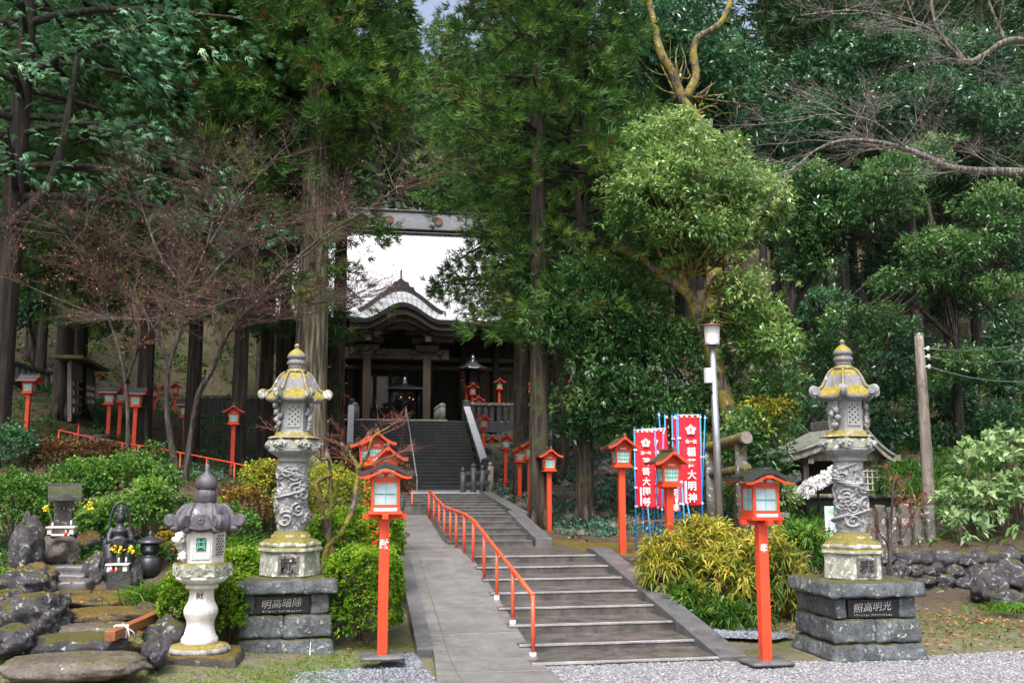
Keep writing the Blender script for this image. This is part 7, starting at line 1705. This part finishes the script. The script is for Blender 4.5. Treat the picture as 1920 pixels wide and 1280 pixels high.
V, T_ = few(90, [(2.4, 4.15, 11.4, 17.2), (2.4, 4.1, 17.4, 19.7), (2.4, 4.1, 17.4, 19.7)], steptop, 5); V3, T3 = few(150, [(1.9, 9, 9.8, 11.4), (6, 12, 10, 12)], lambda x, y: .012, 9); V2, T2 = few(26, [(1.3, 1.9, 15, 25)], lambda x, y: rampz(y), 6)
tag(npmesh('fallen_leaves', np.concatenate([V, V2, V3]), 4, np.concatenate([T_, T2, T3]), MAT['litter']), 'scattered dead leaves lying on the steps, ramp and gravel', 'leaves', kind='stuff')
gr = lambda L, W, ln: (lambda g, P: grass_blades(g, P, L, W, ln))
scatter('grass', 'short grass and moss along the forecourt edge', 'grass', 30000, [(-5, .75, 10.6, 13, .5), (5.6, 15, 11.6, 16.4, .42), (-9, -4, 10.4, 12, .08)], 'grass', 82, gr(.06, .008, 1.2), (.2, 1))
scatter('undergrowth', 'dark leafy undergrowth on the slope right of the steps', 'undergrowth', 5200, [(4.9, 11, 22.5, 46, 1)], 'varieg', 83, lambda g, P: sprays(g, P + np.array([0, 0, .05]), unit(runit(g, len(P)) * .4 + np.array([0, 0, 1])), 7, .20, .05, 1.2, .4, .8), (.0, .75))
scatter('ground_cover', 'variegated ground leaves on the bare left slope', 'ground cover', 900, [(-7.5, -3.4, 26, 34, .6), (-13, -8, 20, 30, .4)], 'varieg', 84, lambda g, P: sprays(g, P + np.array([0, 0, .05]), unit(runit(g, len(P)) * .4 + np.array([0, 0, 1])), 8, .16, .05, 1.2, .3, .8), (.5, 1))
scatter('undergrowth', 'ferns and dark leafy plants on the left slope under the cedars', 'undergrowth', 3600, [(-14, -1, 23, 44, 1)], 'shrub', 89, lambda g, P: sprays(g, P + np.array([0, 0, .08]), unit(runit(g, len(P)) * .5 + np.array([0, 0, 1])), 8, .20, .05, 1.2, .4, .8), (0, .55))
scatter('undergrowth', 'dark dwarf bamboo and ferns on the forest floor at right', 'undergrowth', 16000, [(10, 34, 20, 44, .55), (10, 55, 42, 70, .45)], 'bamboog', 85, lambda g, P: sprays(g, P + np.array([0, 0, .12]), unit(runit(g, len(P)) * .35 + np.array([0, 0, 1])), 9, .42, .05, 1.1, .5, .8), (0, .5))
scatter('undergrowth', 'green weeds on the dry bank behind the left cedars', 'undergrowth', 2600, [(-26, -5, 52, 74, 1)], 'grass', 86, gr(.5, .06, .9), (.0, .8))
scatter('undergrowth', 'dark leafy plants on the bank behind the left cedars', 'undergrowth', 2600, [(-30, -2, 46, 80, 1)], 'shrub', 88, lambda g, P: sprays(g, P + np.array([0, 0, .15]), unit(runit(g, len(P)) * .5 + np.array([0, 0, 1])), 8, .40, .10, 1.2, .3, .8), (0, .6))
scatter('ground_cover', 'low leafy plants among the garden rocks and shrubs', 'ground cover', 5200, [(-7.5, -4.6, 13.6, 19.5, .3), (-4.6, -2.5, 15.5, 19.5, .3), (-2.5, .2, 13.6, 19.5, .4)], 'shrub', 87, lambda g, P: sprays(g, P + np.array([0, 0, .05]), unit(runit(g, len(P)) * .4 + np.array([0, 0, 1])), 8, .09, .03, 1.2, .3, .8), (0, .7))
m = MB(); r_ = random.Random(8)
for i in range(230):
    x, y = r_.uniform(4.9, 9.5), r_.uniform(22.5, 44); s = r_.uniform(.07, .26); m.rock((x, y, H(x, y) + s * .2), (s, s * .9, s * .55), i, 2, .3, rz=r_.uniform(0, 3), facet=.9)
tag(m.build('rubble', MAT['flatrock']), 'wet loose rocks on the slope right of the steps', 'rocks', kind='stuff')

def dropped(n, box, names, seed):
    """dead leaves lying on whatever stone is underneath"""
    g = np.random.default_rng(seed); bpy.context.view_layer.update(); dg = bpy.context.evaluated_depsgraph_get(); P = []; N = []
    for i in range(n):
        x, y = g.uniform(box[0], box[1]), g.uniform(box[2], box[3]); hit, p, nn, ix, ob, _ = scene.ray_cast(dg, Vector((x, y, 1.9)), Vector((0, 0, -1)))
        if hit and ob.name.split('.')[0] in names and nn.z > .5: P.append(tuple(p + nn * .006)); N.append(tuple(nn))
    P = np.array(P); N = np.array(N); k = len(P); A = unit(np.cross(N, runit(g, k)))
    tag(npmesh('fallen_leaves', leafq(P, A, unit(N + runit(g, k) * .25), .05 * g.uniform(.5, 1.2, k), .03 * g.uniform(.5, 1.2, k), 0), 4, g.uniform(0, 1, k), MAT['litter']), 'reddish dead leaves on the garden steps and flat stones', 'leaves', kind='stuff')
dropped(2600, (-6.8, -2.2, 12.2, 16.6), ('stepping_stone', 'step', 'rock', 'ground'), 17)
# ---- forest behind
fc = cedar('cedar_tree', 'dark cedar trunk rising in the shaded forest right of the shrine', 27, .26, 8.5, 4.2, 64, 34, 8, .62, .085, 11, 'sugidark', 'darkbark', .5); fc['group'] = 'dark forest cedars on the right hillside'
# each: photo column, distance, turn, size
spots = [(1602, 37, 0, .95), (1655, 43, 1, 1.0), (1745, 46, 3, 1.1), (1797, 40, 4, .8), (1852, 47, 5, 1.0), (1905, 42, .5, .9), (1560, 46, 2.5, 1.1), (1520, 52, 3.5, 1.1), (1470, 50, 4.5, 1.1), (1620, 52, .7, 1.15), (1720, 55, 1.7, 1.15), (1810, 54, 2.7, 1.15), (1900, 57, 3.7, 1.1), (1960, 50, 4.7, 1.0), (1300, 60, .2, 1.1), (1220, 64, 1.2, 1.15), (1140, 58, 2.2, 1.05)]
g_ = {True: 'dark cedar trunk rising in the shaded forest right of the shrine', False: 'forest cedar standing behind the broadleaf trees at right'}
for i, (px, Y, rz, s) in enumerate(spots):
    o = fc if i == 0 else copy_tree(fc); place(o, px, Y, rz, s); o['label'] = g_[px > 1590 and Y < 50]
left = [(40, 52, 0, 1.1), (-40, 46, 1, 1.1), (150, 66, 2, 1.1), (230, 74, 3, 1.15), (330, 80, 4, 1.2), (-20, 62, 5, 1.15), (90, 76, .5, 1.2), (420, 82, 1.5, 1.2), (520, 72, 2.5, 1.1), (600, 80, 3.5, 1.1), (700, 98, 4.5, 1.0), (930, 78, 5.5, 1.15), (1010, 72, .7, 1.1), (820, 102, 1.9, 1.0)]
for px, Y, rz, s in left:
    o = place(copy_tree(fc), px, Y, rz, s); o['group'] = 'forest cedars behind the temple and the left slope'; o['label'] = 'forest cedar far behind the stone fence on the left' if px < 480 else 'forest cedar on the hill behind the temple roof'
def far_forest():
    g = np.random.default_rng(99); Vs = []; Ts = []; tr = MB(); n = 0
    while n < 420:
        x, y = g.uniform(-85, 95), g.uniform(62, 150)
        if abs(x) < 13 and y < 80: continue
        if -20 < x < -3 and y < 78: continue
        n += 1; z = H(x, y); h = g.uniform(20, 28); k = 420; u = g.uniform(0, 1, k) ** .8; a = g.uniform(0, 2 * PI, k); r = (1 - u) * g.uniform(2.6, 3.8) * g.uniform(.5, 1, k)
        P = np.stack([x + np.cos(a) * r, y + np.sin(a) * r, z + h * (.22 + .78 * u)], -1); A = unit(np.stack([np.cos(a), np.sin(a), g.uniform(-1.0, .1, k)], -1) + runit(g, k) * .5)
        Vs.append(leafq(P, A, runit(g, k) + np.array([0, 0, .6]), g.uniform(.8, 1.7, k), g.uniform(.30, .55, k), .1)); Ts.append(np.clip(g.uniform(0, 1) * .6 + g.uniform(0, .4, k), 0, 1)); tr.tube([(x, y, z - .5), (x, y, z + h * .5), (x, y, z + h)], [.4, .28, .03], 6, False)
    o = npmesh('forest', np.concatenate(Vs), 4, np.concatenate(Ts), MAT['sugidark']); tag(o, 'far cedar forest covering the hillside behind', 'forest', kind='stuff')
    q = tr.build('forest_trunks', MAT['darkbark'], o)
far_forest()
# shaded understory of the right hillside
US = 'dark understory evergreens on the right hillside'
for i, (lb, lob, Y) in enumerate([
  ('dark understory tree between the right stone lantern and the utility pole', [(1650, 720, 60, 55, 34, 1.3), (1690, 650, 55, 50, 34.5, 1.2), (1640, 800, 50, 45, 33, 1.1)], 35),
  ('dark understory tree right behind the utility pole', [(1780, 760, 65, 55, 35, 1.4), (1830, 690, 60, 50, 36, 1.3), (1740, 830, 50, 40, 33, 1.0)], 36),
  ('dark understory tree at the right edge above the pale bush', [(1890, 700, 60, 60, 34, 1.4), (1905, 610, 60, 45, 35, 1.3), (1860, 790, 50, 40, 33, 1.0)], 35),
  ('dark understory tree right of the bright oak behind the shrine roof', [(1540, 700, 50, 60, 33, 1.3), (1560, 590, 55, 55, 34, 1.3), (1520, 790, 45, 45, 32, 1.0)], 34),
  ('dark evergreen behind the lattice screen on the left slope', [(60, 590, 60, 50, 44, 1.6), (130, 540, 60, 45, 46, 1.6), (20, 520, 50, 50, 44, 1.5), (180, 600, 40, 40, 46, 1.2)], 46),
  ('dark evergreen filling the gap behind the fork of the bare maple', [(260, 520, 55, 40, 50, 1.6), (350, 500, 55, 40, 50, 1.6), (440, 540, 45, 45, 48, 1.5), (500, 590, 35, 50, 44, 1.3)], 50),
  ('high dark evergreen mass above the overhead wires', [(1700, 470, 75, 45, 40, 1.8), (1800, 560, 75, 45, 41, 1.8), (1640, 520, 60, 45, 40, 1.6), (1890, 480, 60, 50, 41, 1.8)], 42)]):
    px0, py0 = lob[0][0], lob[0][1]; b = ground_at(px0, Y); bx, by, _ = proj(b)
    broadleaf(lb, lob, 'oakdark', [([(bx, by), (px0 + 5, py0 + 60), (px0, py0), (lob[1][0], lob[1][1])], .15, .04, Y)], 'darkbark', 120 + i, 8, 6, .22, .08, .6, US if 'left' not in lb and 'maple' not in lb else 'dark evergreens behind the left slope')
# ------------------------------------------------------------------ daylight
w = bpy.data.worlds.new("World"); scene.world = w; w.use_nodes = True
nt = w.node_tree; bg = nt.nodes['Background']
sky = nt.nodes.new('ShaderNodeTexSky'); sky.sky_type = 'NISHITA'; sky.sun_disc = False
SUN_EL, SUN_AZ = math.radians(58), math.radians(200)
sky.sun_elevation = SUN_EL; sky.sun_rotation = SUN_AZ
sky.air_density = 1.0; sky.dust_density = 6.0; sky.ozone_density = .6
hs = nt.nodes.new('ShaderNodeHueSaturation'); hs.inputs['Saturation'].default_value = .75
nt.links.new(sky.outputs[0], hs.inputs['Color']); nt.links.new(hs.outputs[0], bg.inputs['Color'])
bg.inputs['Strength'].default_value = .125
sd = bpy.data.lights.new('sun', 'SUN'); sd.energy = 1.9; sd.angle = math.radians(24); sd.color = (1, .98, .955)
so = bpy.data.objects.new('sun', sd); COL.objects.link(so)
# Nishita: rotation 0 puts the sun towards +Y, growing clockwise seen from above
dirv = Vector((math.sin(SUN_AZ) * math.cos(SUN_EL), math.cos(SUN_AZ) * math.cos(SUN_EL), math.sin(SUN_EL)))
so.rotation_euler = dirv.to_track_quat('Z', 'Y').to_euler()
vs = scene.view_settings; vs.view_transform = 'Standard'; vs.look = 'None'; vs.gamma = 1; vs.exposure = 1.25
scene.cycles.max_bounces = 6; scene.cycles.diffuse_bounces = 3; scene.cycles.glossy_bounces = 3; scene.cycles.transmission_bounces = 3; scene.cycles.transparent_max_bounces = 6
scene.cycles.sample_clamp_indirect = 4
